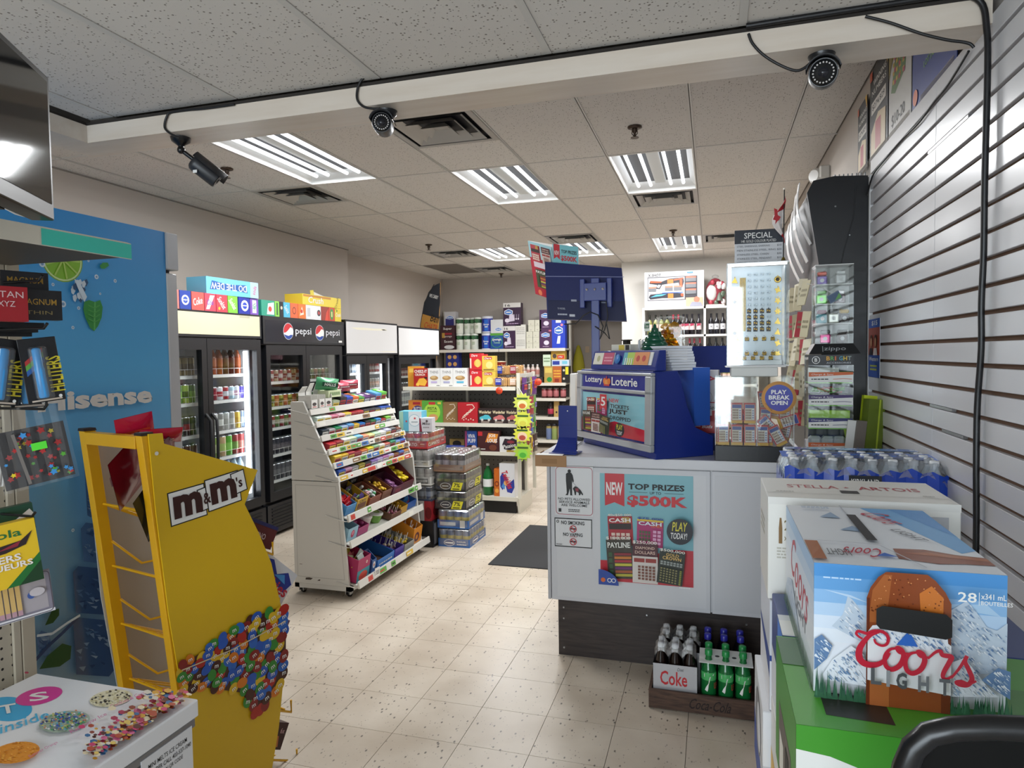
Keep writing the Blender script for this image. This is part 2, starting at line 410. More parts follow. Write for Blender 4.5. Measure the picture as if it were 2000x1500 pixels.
# lower front canopy with its timber frame
Z2 = 2.632
c2 = struct(MB().box(-2.69, -2.6, 2.7, .79, 2.42, 2.74, M('#555555', .9)), 'ceiling')
xs = [-2.53, -2.40, -1.79, -1.17, -.53, .09, .70, .785]
ys = [-2.6, -1.4, -.18, 1.04, 2.27]
for a, b in zip(xs, xs[1:]):
    for c, d in zip(ys, ys[1:]): ctile(a+bar, b-bar, c+bar, d-bar if d < 2 else d, Z2+.004, c2)
for x in xs[1:-1]: MB().box(x-bar, -2.6, Z2, x+bar, 2.26, Z2+.003, TEE).build('tee_bar', c2)
for y in ys[1:-1]: MB().box(-2.53, y-bar, Z2+.0005, .785, y+bar, Z2+.0035, TEE).build('tee_bar', c2)
def pine_mat():
    t, n, l, b = nodes_mat('white_washed_pine')
    geo = n.new('ShaderNodeNewGeometry'); mp = n.new('ShaderNodeMapping'); mp.inputs['Scale'].default_value = (1.5, 14, 14); l.new(geo.outputs['Position'], mp.inputs[0])
    ns = n.new('ShaderNodeTexNoise'); ns.inputs['Scale'].default_value = 2; ns.inputs['Detail'].default_value = 6; l.new(mp.outputs[0], ns.inputs[0])
    cr = n.new('ShaderNodeValToRGB'); cr.color_ramp.elements[0].color = lin('#c2b3a2') + [1]; cr.color_ramp.elements[1].color = lin('#d8cfc4') + [1]; l.new(ns.outputs['Fac'], cr.inputs[0])
    vo = n.new('ShaderNodeTexVoronoi'); vo.inputs['Scale'].default_value = 2.6; l.new(geo.outputs['Position'], vo.inputs[0])
    mr = n.new('ShaderNodeMapRange'); mr.inputs[1].default_value = .03; mr.inputs[2].default_value = .07; l.new(vo.outputs['Distance'], mr.inputs[0])
    mx = n.new('ShaderNodeMix'); mx.data_type = 'RGBA'; mx.inputs[6].default_value = lin('#a9764c') + [1]; l.new(mr.outputs[0], mx.inputs[0]); l.new(cr.outputs[0], mx.inputs[7])
    l.new(mx.outputs[2], b.inputs['Base Color']); b.inputs['Roughness'].default_value = .35
    return t
PINE = pine_mat()
struct(MB().box(-2.69, 2.26, 2.54, .76, 2.425, 2.612, PINE), 'trim_1')
struct(MB().box(-2.69, -2.6, 2.54, -2.53, 2.2595, 2.612, PINE), 'trim_2')
struct(MB().box(-2.69, 2.405, 2.613, .785, 2.425, 3.05, WM).box(-2.69, -2.6, 2.613, -2.67, 2.4, 3.05, WM), 'trim_3')
struct(MB().box(-2.69, 2.262, 2.6121, .76, 2.40, 2.625, M('#2b2622', .9)).box(-2.66, -2.6, 2.6121, -2.535, 2.26, 2.625, M('#2b2622', .9)), 'gap_shade')  # near-black strips painted as the shade in the gap above the frame

# ---------------------------------------------------------------- ceiling fixtures
TROF = M('#e2e4e3', .4); TUBEM = M('#f4f8ff', .4, 0, TUBE)
def make_light(label):
    t = thing('ceiling_light', label, 'ceiling light', group='fluorescent troffers in the grid')
    w2, l2, d = .30, .605, .075
    m = MB()
    a = [(-w2, -l2, 0), (w2, -l2, 0), (w2, l2, 0), (-w2, l2, 0)]; b = [(-w2+.06, -l2+.1, d), (w2-.06, -l2+.1, d), (w2-.06, l2-.1, d), (-w2+.06, l2-.1, d)]
    for k in range(4): m.face([a[k], a[(k+1) % 4], b[(k+1) % 4], b[k]][::-1], TROF)
    m.face(b[::-1], TROF)
    m.box(-.045, -l2+.12, d-.03, .045, l2-.12, d-.002, M('#c9ccca', .4))
    m.build('reflector_pan', t)
    for sx in (-.19, -.085, .085, .19):
        o = MB().tube([(sx, -l2+.1, .035), (sx, l2-.1, .035)], .0135, TUBEM, 10).build('tube', t)
        la = bpy.data.lights.new('tube_light', 'AREA'); la.shape = 'RECTANGLE'; la.size = .026; la.size_y = 2*l2-.21; la.energy = TUBE_W; la.color = (.97, .985, 1.)
        lo = bpy.data.objects.new('tube_light', la); C.objects.link(lo); lo.parent = o; lo.location = (sx, 0, .0205)
    MB().box(-w2, -l2, -.001, w2, -l2+.012, .002, TROF).box(-w2, l2-.012, -.001, w2, l2, .002, TROF).box(-w2, -l2, -.001, -w2+.012, l2, .002, TROF).box(w2-.012, -l2, -.001, w2, l2, .002, TROF).build('frame', t)
    return t
LL = {(-6, -1): 'lit ceiling light behind the left camera, longest one in view', (-4, 0): 'lit ceiling light in the middle, below the big air vent', (-2, 0): 'lit ceiling light right of the middle, nearest the counter',
      (-6, 3): 'far lit ceiling light left of the red and teal sign', (-4, 3): 'far lit ceiling light half hidden by the red and teal sign', (-2, 3): 'far lit ceiling light above the wine shelves'}
L0 = None
for (i, j), lb in LL.items():
    p = (CX+CW*(i+.5), CY+CL*(j+.5), H+.004)
    if L0 is None: L0 = make_light(lb); L0.location = p
    else: dup(L0, p, 0, lb)
VM = M('#a9a7a3', .45, .3); VD = M('#1b1b22', .6)
def make_vent(label):
    t = thing('air_vent', label, 'air vent', group='square ceiling diffusers')
    MB().box(-.3, -.3, .03, .3, .3, .04, VD).build('duct_plate', t)
    for k, (r, z0, z1) in enumerate(((.3, 0, .0), (.235, -.004, .028), (.165, -.008, .026), (.095, -.012, .024))):
        m = MB(); i = r-.045; z = z1
        o_ = [(-r, -r), (r, -r), (r, r), (-r, r)]; q = [(-i, -i), (i, -i), (i, i), (-i, i)]
        for a in range(4):
            b = (a+1) % 4
            m.face([(*o_[a], z0), (*o_[b], z0), (*q[b], z1), (*q[a], z1)], VM); m.face([(*o_[a], z0+.004), (*q[a], z1+.004), (*q[b], z1+.004), (*o_[b], z0+.004)], VM)
        if k == 3: m.face([(*p_, .02) for p_ in q], VM)
        if k == 0:
            m = MB()
            for a, b, c, d in ((-.3, -.3, .3, -.262), (-.3, .262, .3, .3), (-.3, -.262, -.262, .262), (.262, -.262, .3, .262)): m.box(a, b, -.001, c, d, .004, VM)
        m.build('louvre', t)
    return t
VL = ['big dirty air vent beside the middle camera', 'air vent below the left ceiling light', 'air vent touching the ceiling light nearest the counter', 'far air vent left of the farthest left light', 'far air vent above the red and teal sign', 'far air vent above the SPECIAL price board', 'farthest small air vent near the back wall']
V0 = None
for ((i, j), hf), lb in zip(VENTS.items(), VL):
    p = (CX+CW*(i+.5), CY+CL*j+.305+.61*hf, H)
    if V0 is None: V0 = make_vent(lb); V0.location = p
    else: dup(V0, p, 0, lb)
SPK = M('#4a3d33', .4, .7)
SPL = ['bronze sprinkler head right of the left camera', 'bronze sprinkler head above the light nearest the counter', 'small dark sprinkler head above the far left vent', 'small dark sprinkler head above the far right light', 'farthest sprinkler head by the back wall']
S0 = None
for (x, y), lb in zip(((-3.49, 4.3), (-.47, 4.36), (-3.48, 8.03), (-.44, 8.13), (-3.54, 11.3)), SPL):
    if S0 is None:
        S0 = thing('sprinkler_head', lb, 'sprinkler', (x, y, H), 0, 'ceiling sprinklers')
        MB().lathe((0, 0, -.012), [(.03, 0), (.045, .006), (.045, .014)], SPK).build('escutcheon', S0)
        MB().lathe((0, 0, -.06), [(.008, 0), (.007, .02), (.014, .03), (.016, .05)], SPK, 8).tube([(-.014, 0, -.012), (-.018, 0, -.04), (0, 0, -.062)], .003, SPK).tube([(.014, 0, -.012), (.018, 0, -.04), (0, 0, -.062)], .003, SPK).build('frame', S0)
        MB().lathe((0, 0, -.068), [(.026, 0), (.026, .003)], SPK, 12).build('deflector', S0)
    else: dup(S0, (x, y, H), 0, lb)
# ---------------------------------------------------------------- goods that come many times
_P = {}
def put(key, make, name, label, cat, loc, rz=0, group=None, rot=None):
    """one single-mesh thing; alike things share their mesh"""
    if key in _P:
        o = _P[key].copy(); C.objects.link(o); o.name = name
        if 'group' in o.keys(): del o['group']
    else:
        o = make().build(name); _P[key] = o
    o.location = loc; o.rotation_euler = rot or (0, 0, rz)
    return tag(o, label, cat, group)
ALU = M('#c9cccf', .25, .9)
def can_mb(body, band, h=.122, r=.033, mark=None):
    b = M(body, .3, .25); k = M(band, .3, .25)
    def f():
        mb = MB().lathe((0, 0, 0), [(r*.78, 0), (r, .008), (r, h*.28), (r, h*.62), (r, h-.014), (r*.8, h), (r*.74, h-.003), (0, h-.003)], [ALU, b, k, b, ALU, ALU, ALU], 12)
        return mb
    return f
def bottle_mb(liquid, label, cap, h=.235, r=.034, lab=(.3, .6)):
    q = M(liquid, .12); k = M(label, .4); c = M(cap, .4)
    def f():
        return MB().lathe((0, 0, 0), [(r*.85, 0), (r, .01), (r, h*lab[0]), (r*1.01, h*lab[0]+.001), (r*1.01, h*lab[1]), (r, h*lab[1]+.001), (r*.95, h*.68), (r*.45, h*.86), (r*.4, h*.91), (r*.46, h*.912), (r*.46, h), (0, h)],
                          [q, q, q, k, q, q, q, q, c, c, c], 12)
    return f
def box_mb(w_, d, h, base, draw=None, side=None, top=None, r=.45):
    """carton standing on z=0, front towards -y"""
    def f():
        m = M(base, r) if isinstance(base, str) else base
        mb = MB().box(-w_/2, -d/2, 0, w_/2, d/2, h, m)
        if draw: draw(Cv(mb, (-w_/2, -d/2, 0), (w_, 0, 0), (0, 0, h)))
        if side:
            side(Cv(mb, (w_/2, -d/2, 0), (0, d, 0), (0, 0, h)))
            side(Cv(mb, (-w_/2, d/2, 0), (0, -d, 0), (0, 0, h)))
        if top: top(Cv(mb, (-w_/2, -d/2, h), (w_, 0, 0), (0, d, 0)))
        return mb
    return f
def bag_mb(w_, h, t, base, draw=None, shine=.25):
    """a filled pouch, front towards -y, crimped at both ends, standing or hanging from z=h down to 0"""
    def f():
        m = M(base, shine); mb = MB(); nx, nz = 6, 8; g = {}
        for s in (-1, 1):
            for i in range(nx+1):
                for j in range(nz+1):
                    a, b = i/nx, j/nz
                    th = (math.sin(PI*a)**.6)*(math.sin(PI*min(1, max(0, b*1.1-.05)))**.6) if 0 < i < nx and 0 < j < nz else 0
                    g[s, i, j] = len(mb.v); mb.v.append((-w_/2+w_*a, s*t/2*th+.0006*s, h*b))
        k = mb._m(m)
        for s in (-1, 1):
            for i in range(nx):
                for j in range(nz):
                    q = [g[s, i, j], g[s, i+1, j], g[s, i+1, j+1], g[s, i, j+1]]
                    mb.f.append(tuple(q if s < 0 else q[::-1])); mb.mi.append(k); mb.sm.append(True)
        if draw: draw(Cv(mb, (-w_*.36, -t/2*1.04, h*.16), (w_*.72, 0, 0), (0, 0, h*.68)))
        return mb
    return f
def words_on(word, col, x=.1, y=.4, w_=.8, h=.25, bold=.03, it=0.):
    m = M(col, .4)
    return lambda c: c.text(word, x, y, w_, h, m, bold, it)
# ---------------------------------------------------------------- drink coolers along the left wall
CB = M('#15161a', .35); CI = M('#b9bdc0', .5); WIRE = M('#e8e8e6', .3, .3); GASK = M('#0a0a0c', .6)
def cooler(label, y0, y1, zt, zh0, zh1, header, doors, shelves, led=None, lit=True, pull=None, inner='#c9ccd0'):
    xb, xf = -4.62, -3.8; ci = M(inner, .5)
    t = thing('drink_cooler', label, 'cooler', (xf, (y0+y1)/2, 0))
    L = (y1-y0)/2
    X = lambda x: x-xf
    mb = MB().box(X(xb), -L, .02, X(xf)-.05, -L+.04, zt, CB).box(X(xb), L-.04, .02, X(xf)-.05, L, zt, CB).box(X(xb), -L, zt-.04, X(xf)-.05, L, zt, CB)
    mb.box(X(xb), -L+.04, .3, X(xb)+.04, L-.04, zt-.04, ci).box(X(xb)+.04, -L+.04, .02, X(xf)-.05, L-.04, .34, CB)
    mb.box(X(xb)+.04, -L+.04, .34, X(xf)-.1, -L+.05, zh0-.02, ci).box(X(xb)+.04, L-.05, .34, X(xf)-.1, L-.04, zh0-.02, ci).box(X(xb), -L+.04, zh0-.06, X(xf)-.05, L-.04, zt-.04, CB)
    mb.build('cabinet', t)
    mb = MB().box(-.05, -L, zh0-.02, 0, L, zt, CB)
    header(mb, L, zh0, zh1)
    mb.build('header_sign', t)
    mb = MB().box(-.05, -L, .04, -.006, L, .30, CB)
    for k in range(7): mb.box(-.02, -L+.06, .075+k*.03, .002, L-.06, .088+k*.03, GASK)
    mb.build('grille', t)
    for n_, (d0, d1, side) in enumerate(doors):
        a, b = d0-(y0+y1)/2, d1-(y0+y1)/2; z0, z1 = .33, zh0-.03; s = .055
        m = MB().box(-.05, a, z0, 0, a+s, z1, CB).box(-.05, b-s, z0, 0, b, z1, CB).box(-.05, a+s, z0, 0, b-s, z0+.08, CB).box(-.05, a+s, z1-.09, 0, b-s, z1, CB)
        d = m.build('door', t)
        MB().box(-.03, a+s, z0+.08, -.022, b-s, z1-.09, GLASS).build('pane', d)
        hy = a+.03 if side < 0 else b-.03
        if pull: MB().tube([(0, hy, .78), (.045, hy, .83), (.05, hy, .98), (.045, hy, 1.14), (0, hy, 1.19)], .012, GASK, 8).build('handle', d)
    for z in shelves:
        m = MB()
        for k in range(int((y1-y0-.1)/.03)): m.box(X(xb)+.06, -L+.055+k*.03, z-.006, X(xf)-.12, -L+.058+k*.03, z-.003, WIRE)
        m.box(X(xf)-.12, -L+.05, z-.022, X(xf)-.112, L-.05, z+.004, WIRE); m.box(X(xb)+.05, -L+.05, z-.008, X(xb)+.056, L-.05, z-.002, WIRE)
        m.box(X(xf)-.125, -L+.05, z-.009, X(xf)-.12, L-.05, z-.003, WIRE)
        # low front fence
        m.box(X(xf)-.113, -L+.05, z+.05, X(xf)-.111, L-.05, z+.053, WIRE)
        for k in range(int((y1-y0-.1)/.07)): m.box(X(xf)-.113, -L+.06+k*.07, z, X(xf)-.111, -L+.062+k*.07, z+.052, WIRE)
        m.build('wire_shelf', t)
    if led:
        for (ly, e) in led:
            yy = ly-(y0+y1)/2
            MB().box(-.085, yy-.014, .45, -.06, yy+.014, zh0-.13, M('#f5f8ff', .4, 0, e)).build('lamp_strip', t)
    return t
def head_cream(mb, L, a, b):
    Cv(mb, (0, -L+.02, a), (0, 2*L-.04, 0), (0, 0, b-a)).rect(0, 0, 1, 1, M('#d6cfae', .35)).rect(.8, .88, .1, .1, M('#b3b096', .4))
def head_pepsi(mb, L, a, b):
    c = Cv(mb, (0, -L+.03, a), (0, 2*L-.06, 0), (0, 0, b-a)); c.rect(0, 0, 1, 1, M('#1e2028', .15))
    for x in (.26, .66):
        r = .056; ry = r*c.asp
        c.circ(x, .52, r*1.08, M('#c9cdd6', .3)); c.circ(x, .52, r, WHITE, 24)
        q = [(x+r*math.cos(t), .52+ry*math.sin(t)) for t in [PI*.12+PI*.95*i/12 for i in range(13)]]
        c.poly(q + [(x-r*.55, .46), (x-.1*r, .56), (x+.45*r, .72)], M('#c4262e', .35))
        q = [(x+r*math.cos(t), .52+ry*math.sin(t)) for t in [PI*1.13+PI*.72*i/12 for i in range(13)]]
        c.poly(q + [(x+.5*r, .36), (x, .3), (x-.5*r, .33)], M('#1b3f94', .35))
        c.text('pepsi', x+.085, .3, .2, .42, M('#e8e9ee', .4), 0.)
    c.rect(.93, .04, .05, .1, WHITE)
def head_white(torn):
    def f(mb, L, a, b):
        c = Cv(mb, (0, -L+.015, a), (0, 2*L-.03, 0), (0, 0, b-a)); c.rect(0, 0, 1, 1, M('#dcdcdc', .35))
        if torn:
            c.poly([(.08, .82), (.3, .84), (.5, .83), (.75, .85), (.78, .79), (.5, .77), (.2, .76)], M('#e9e5cf', .7)); c.poly([(.66, .82), (.72, .83), (.78, .8), (.7, .79)], INK); c.poly([(.6, .06), (.95, .07), (.95, .03), (.7, .04)], M('#e6e2d2', .7))
    return f
Z1 = [1.49, 1.275, 1.02, .80, .55]
cooler('tall black two-door cooler with cream sign panel and bright lamp strip', 3.72, 5.06, 2.0, 1.815, 1.985, head_cream, [(3.74, 4.385, 1), (4.39, 5.045, -1)], Z1, [(4.93, 9.)], pull=True)
Z2c = [1.40, 1.165, .97, .72, .48]
cooler('black two-door cooler with two pepsi emblems on its sign', 5.085, 6.45, 2.0, 1.77, 1.965, head_pepsi, [(5.12, 5.73, 1), (5.735, 6.4, -1)], Z2c, None, inner='#3b3f4a')  # dark liner colour paints in the unlit inside
Z3c = [1.437, 1.25, 1.02, .78, .5]
cooler('black cooler with torn white sign panel and white lamp strip', 6.48, 7.73, 2.03, 1.665, 2.01, head_white(True), [(6.49, 6.93, 1), (6.935, 7.45, -1)], Z3c, [(6.86, 10.), (7.42, 3.)])
Z4c = [1.36, 1.16, .99, .7]
cooler('farthest dark cooler with clean white sign panel', 7.75, 9.08, 2.01, 1.645, 1.985, head_white(False), [(7.76, 8.75, 1)], Z4c, None, inner='#3b3f4a')  # no lamp strip: the dim inside is put into the liner colour

def shelf_row(y0, y1, z, items, what, x=-3.953):
    """items: (colour word, kind, args); a line of drinks just behind the glass, from the near side on"""
    y = y0; n = 0
    while True:
        cw, kind, a = items[n % len(items)]
        r = {'can': .033, 'tall': .033, 'big': .037, 'bottle': .036}[kind]
        if y+2*r > y1: break
        key = (kind,)+a
        if kind == 'bottle': mk = bottle_mb(*a)
        else: mk = can_mb(*a, h={'can': .122, 'tall': .158, 'big': .185}[kind], r=r)
        nm = 'drink_bottle' if kind == 'bottle' else 'drink_can'
        put(key, mk, nm, '%s %s, %s from the left, %s' % (cw, 'bottle' if kind == 'bottle' else 'can', ORD[n], what), 'bottle' if kind == 'bottle' else 'can', (x, y+r, z), 0, 'drinks behind cooler glass')
        y += 2*r+.003; n += 1
shelf_row(4.58, 5.0, Z1[0], [('orange tea', 'bottle', ('#a2512a', '#b8602f', '#6d5a4a')), ('orange tea', 'bottle', ('#a2512a', '#b8602f', '#6d5a4a')), ('brown tea', 'bottle', ('#5a3524', '#7a5a3c', '#8c8c8c')), ('brown tea', 'bottle', ('#4b2c20', '#6a4a34', '#8c8c8c'))], 'top shelf of lit cooler door')
shelf_row(4.58, 5.0, Z1[1], [('dark red', 'can', ('#7c2330', '#9a3040')), ('white and red', 'can', ('#d9dde4', '#b03a44')), ('red', 'can', ('#a3222c', '#d0d4dc')), ('silver blue', 'can', ('#a7c4d8', '#dfe7ee')), ('pale', 'can', ('#dfe3ea', '#c9a0b0')), ('violet', 'can', ('#4a3f9a', '#6c66c0')), ('violet', 'can', ('#4a3f9a', '#8c86d0'))], 'second shelf of lit cooler door')
shelf_row(4.58, 5.0, Z1[2], [('silver', 'tall', ('#b7b7b2', '#9c9c96')), ('black and white', 'tall', ('#8f8f8c', '#d8d8d4')), ('silver', 'tall', ('#bdbdba', '#a5a5a0')), ('silver', 'tall', ('#a7a7a4', '#c6c6c0')), ('gold', 'tall', ('#c9a845', '#b7903a')), ('blue', 'tall', ('#7f93b0', '#a9b8cc'))], 'third shelf of lit cooler door')
shelf_row(4.58, 5.0, Z1[3], [('green', 'big', ('#8cab4e', '#c9cfa0')), ('peach', 'big', ('#c7a882', '#a8bf6a')), ('bright green', 'big', ('#5fae3c', '#8fd060')), ('red and green', 'big', ('#9e4a48', '#7a9a50')), ('red', 'big', ('#b5504e', '#d08a80')), ('pink', 'big', ('#cf9a94', '#b5504e'))], 'fourth shelf of lit cooler door')
shelf_row(4.58, 5.0, Z1[4], [('clear water', 'bottle', ('#b8ccd8', '#8ab0d0', '#2a4f9c'))], 'fifth shelf of lit cooler door')
for k, it in enumerate([[('amber', 'tall', ('#7a6a3a', '#54482c'))], [('green', 'tall', ('#4f7a2c', '#86b04a')), ('lime', 'tall', ('#9bb84a', '#3f5a24'))], [('dark green', 'tall', ('#2f4a2c', '#55605a')), ('dark', 'tall', ('#2c2f2c', '#8a2f2c'))], [('brown', 'tall', ('#5a3a2c', '#77503a'))]]):
    shelf_row(4.2, 4.43, Z1[k], it, '%s shelf of the narrow door by blue cooler' % ORD[k])
pz = [[('red and white', 'can', ('#9a4a44', '#c9c2ba')), ('tan', 'can', ('#b9a58a', '#8a4a3c'))], [('yellow', 'can', ('#a8a04a', '#6a6a2c')), ('orange', 'can', ('#a85a34', '#c98a5a'))], [('red', 'can', ('#8a2c34', '#b0a8a0')), ('green', 'can', ('#4a6a34', '#9a9a80'))], [('dark', 'tall', ('#3a3a44', '#55505a'))], [('silver', 'tall', ('#55555a', '#77777a'))]]
for k, it in enumerate(pz):
    shelf_row(5.34, 5.85, Z2c[k], it, '%s shelf of left pepsi-cooler door' % ORD[k])
    if k < 3: shelf_row(5.93, 6.39, Z2c[k], [('brown', 'can', ('#8a6038', '#6a4a30')), ('olive', 'can', ('#6a7038', '#4a5a30'))] if k != 1 else [('green', 'can', ('#3a5a34', '#55704a'))], '%s shelf of right pepsi-cooler door' % ORD[k])
for k in range(3):
    shelf_row(6.66, 7.0, Z3c[k], [('steel blue', 'can', ('#8496a8', '#b9c4cf'))], '%s shelf left of the torn-sign lamp strip' % ORD[k])
    shelf_row(7.14, 7.5, Z3c[k], [[('red', 'can', ('#a03a3c', '#c9bcb8'))], [('silver', 'can', ('#a8a39c', '#c9a08a'))], [('grey', 'can', ('#8f8f94', '#c4c4c4'))]][k], '%s shelf right of the torn-sign lamp strip' % ORD[k])
for k in range(4):
    shelf_row(7.95, 8.8, Z4c[k], [[('red', 'can', ('#7a3438', '#a89088'))], [('dark', 'can', ('#3a3a40', '#6a5a55'))], [('silver', 'tall', ('#8a8f92', '#b9bdb9'))], [('silver', 'tall', ('#7a7f80', '#a0a4a0'))]][k], '%s shelf of farthest cooler' % ORD[k])

# soda cartons on top of the coolers (front face towards the aisle, +x)
def soda(label, ya, yb, base, z=2.003, h=.14, d=.2, x=-3.83, draw=None):
    w_ = yb-ya-.002
    return put(('soda', label), box_mb(w_, d, h, base, draw, None), 'soda_carton', label, 'soda box', (x-d/2, (ya+yb)/2, z), PI/2, 'soda cartons on top of the coolers')
def splash(word, wc, bc=None):
    def f(c):
        if bc: c.circ(.5, .5, .3, M(bc, .4))
        c.text(word, .12, .3, .76, .4, M(wc, .4), .03, .15, .25)
    return f
soda('pink soda carton at the left end above cream sign', 3.98, 4.15, '#e07a72', draw=splash('Fresca', '#f4e9e6'))
soda('blue soda carton with white bubbles above cream sign', 4.155, 4.27, '#233f9a', draw=lambda c: (c.circ(.5, .5, .34, WHITE), c.circ(.5, .5, .22, M('#3152b0', .4)), c.text('pepsi', .25, .42, .5, .16, WHITE)))
soda('salmon red soda carton with white script', 4.275, 4.41, '#cf5750', draw=splash('Coke', '#f4e4e2'))
soda('red striped soda carton with blue and white print', 4.415, 4.54, '#c8475a', draw=lambda c: (c.poly([(.1, .1), (.5, .9), (.9, .9), (.4, .1)], M('#e9e4ea', .4)), c.text('Cola', .2, .35, .6, .3, M('#6a4fa8', .4), .03, .2)))
soda('strawberry red Sunkist soda carton', 4.545, 4.675, '#e0424e', draw=lambda c: (c.text('Sunkist', .08, .35, .84, .35, WHITE, .02, .2, -.9), c.circ(.25, .2, .1, M('#f0b040', .4))))
soda('lime green Sunkist soda carton', 4.68, 4.80, '#7ec040', draw=lambda c: c.text('Sunkist', .08, .35, .84, .35, WHITE, .02, .2, -.9))
soda('deep blue soda carton under the pale blue long box', 4.81, 4.955, '#1f2f9c', draw=lambda c: (c.circ(.55, .5, .33, M('#e9ecf6', .4)), c.circ(.55, .5, .2, M('#2a46b8', .4)), c.rect(.3, .47, .5, .06, WHITE)))
soda('violet soda carton with green can picture at cooler end', 4.96, 5.07, '#7a4fb0', draw=lambda c: (c.rect(.25, .1, .5, .8, M('#c9d8e0', .4)), c.text('Up', .3, .3, .4, .4, M('#2f9a4a', .4), .03, 0, -1.2)))
o = soda('long pale blue soda carton with upside-down DO THE DEW lettering', 4.46, 5.06, '#6fc3e0', z=2.145, h=.135, draw=lambda c: (c.poly([(.06, .25), (.5, .35), (.78, .25), (.74, .75), (.4, .66), (.1, .8)], M('#2a5aa0', .4)), c.text('DO THE DEW', .08, .3, .68, .4, WHITE, .03, 0, 0, True), c.rect(.83, 0, .17, 1, M('#a9c8e8', .4)), c.text('soda', .85, .35, .13, .3, M('#c05a70', .4), .03, 0, 1.3)))
o.rotation_euler.z = PI/2-.05
soda('teal ginger soda carton beside deep violet carton', 5.11, 5.3, '#2f9a80', draw=lambda c: (c.poly([(.4, .1), (.95, .1), (.95, .9), (.5, .8)], M('#e4ede6', .4)), c.circ(.65, .45, .13, M('#d0483c', .4))))
soda('narrow apple green soda carton', 5.305, 5.37, '#8cd050', draw=lambda c: c.rect(.3, .1, .4, .8, M('#3a6a30', .4)))
soda('narrow black soda carton with cream print', 5.375, 5.43, '#1d1d22', draw=lambda c: c.circ(.5, .6, .3, M('#d6c8b0', .4)))
soda('sky blue Sunkist soda carton', 5.435, 5.535, '#55b8d8', draw=lambda c: c.text('Sunkist', .08, .35, .84, .35, WHITE, .02, .2, -.9))
soda('orange soda carton with round mark', 5.54, 5.66, '#e8693a', draw=lambda c: (c.ring(.5, .5, .25, .25, .3, M('#8a3a24', .4)),))
soda('orange soda carton with white flash beside white box', 5.665, 5.79, '#ec7a34', draw=lambda c: (c.poly([(.2, .2), (.5, .85), (.75, .3)], M('#f6e3d0', .4)), c.circ(.45, .5, .15, M('#d0402c', .4))))
soda('white soda carton with blank face', 5.795, 6.06, '#e9eaec', draw=lambda c: (c.rect(.08, .2, .2, .6, M('#c9cad0', .4)), c.circ(.85, .5, .12, M('#3a3a44', .4)), c.circ(.85, .5, .07, M('#c05050', .4))))
soda('dark red soda carton with orange flash', 6.065, 6.2, '#9c3424', draw=lambda c: (c.poly([(.5, 0), (1, 0), (1, .9), (.7, .6)], M('#e04a34', .4)),))
soda('red soda carton with green leaf panel', 6.205, 6.32, '#d04a34', draw=lambda c: (c.ell(.5, .5, .3, .42, M('#3f9a4a', .4)), c.rect(.4, .3, .2, .4, M('#e8d890', .4))))
soda('small yellow soda carton at far end of pepsi cooler', 6.325, 6.45, '#e8cf3c', draw=lambda c: (c.text('Crush', .1, .35, .8, .3, WHITE, .03, .2), c.circ(.3, .8, .1, M('#5a8a30', .4))))
soda('long yellow Crush soda carton lying on the row', 5.74, 6.45, '#ead23c', z=2.145, h=.105, draw=lambda c: (c.rect(.02, .75, .7, .2, M('#c8861f', .4)), c.text('Crush', .14, .2, .38, .6, WHITE, .04, .15), c.text('Crush', .78, .3, .2, .35, M('#8a7a20', .4), .02, 0, 1.2)))
put('flag', lambda: MB().box(-.05, -.0, 0, .05, .12, .004, M('#e8cf3c')).prism([(-.03, .0, 0), (.03, 0, 0), (.02, .0, .07), (-.04, 0, .06)], (0, .004, 0), M('#ead94a')).prism([(.03, .0, .02), (.2, 0, -.0), (.2, 0, .02), (.03, 0, .05)], (0, .004, 0), WHITE), 'torn_flap', 'torn yellow cardboard flap sticking up from long Crush carton', 'flap', (-3.95, 6.1, 2.251), PI/2)
# feather banner in the far left corner
mb = MB(); pts = [(0, 0), (.0, .35), (.03, .7), (.09, 1.0), (.17, 1.18), (.26, 1.28), (.36, 1.32), (.35, 1.1), (.33, .8), (.29, .4), (.26, 0)]
mb.prism([(x, 0, z) for x, z in pts], (0, .006, 0), M('#c08a3c', .7))
c = Cv(mb, (0, 0, 0), (.36, 0, 0), (0, 0, 1.32))
c.poly([(.18, .66), (.25, .76), (.47, .9), (.72, .97), (1., 1.), (.97, .78), (.9, .6)], M('#23262e', .7))
c.text('WE CARRY', .5, .83, .4, .04, WHITE, .02, 0, -.3); c.text('Bell', .55, .56, .36, .08, INK, .02, 0, -.3); c.text('CHATR', .25, .48, .6, .07, M('#c8442c', .6), .0, 0, -.3); c.text('TELUS', .3, .38, .5, .06, INK, 0, 0, -.3)
c.text('fido', .15, .26, .55, .09, INK, .02, 0, -.3); c.text('koodo', .1, .1, .6, .07, M('#c8342c', .6), .02, 0, -.3)
bn = thing('feather_banner', 'tan and black feather banner with phone company names in far corner', 'banner', (-4.2, 9.26, 1.38))
mb.build('cloth', bn); MB().tube([(-.01, .003, -1.37), (-.006, .003, .35), (.03, .003, .72), (.1, .003, 1.04), (.26, .003, 1.3)], .006, BLACK).build('pole', bn)
MB().lathe((-.01, .003, -1.38), [(.14, 0), (.16, .02), (.03, .03)], BLACK).build('foot', bn)
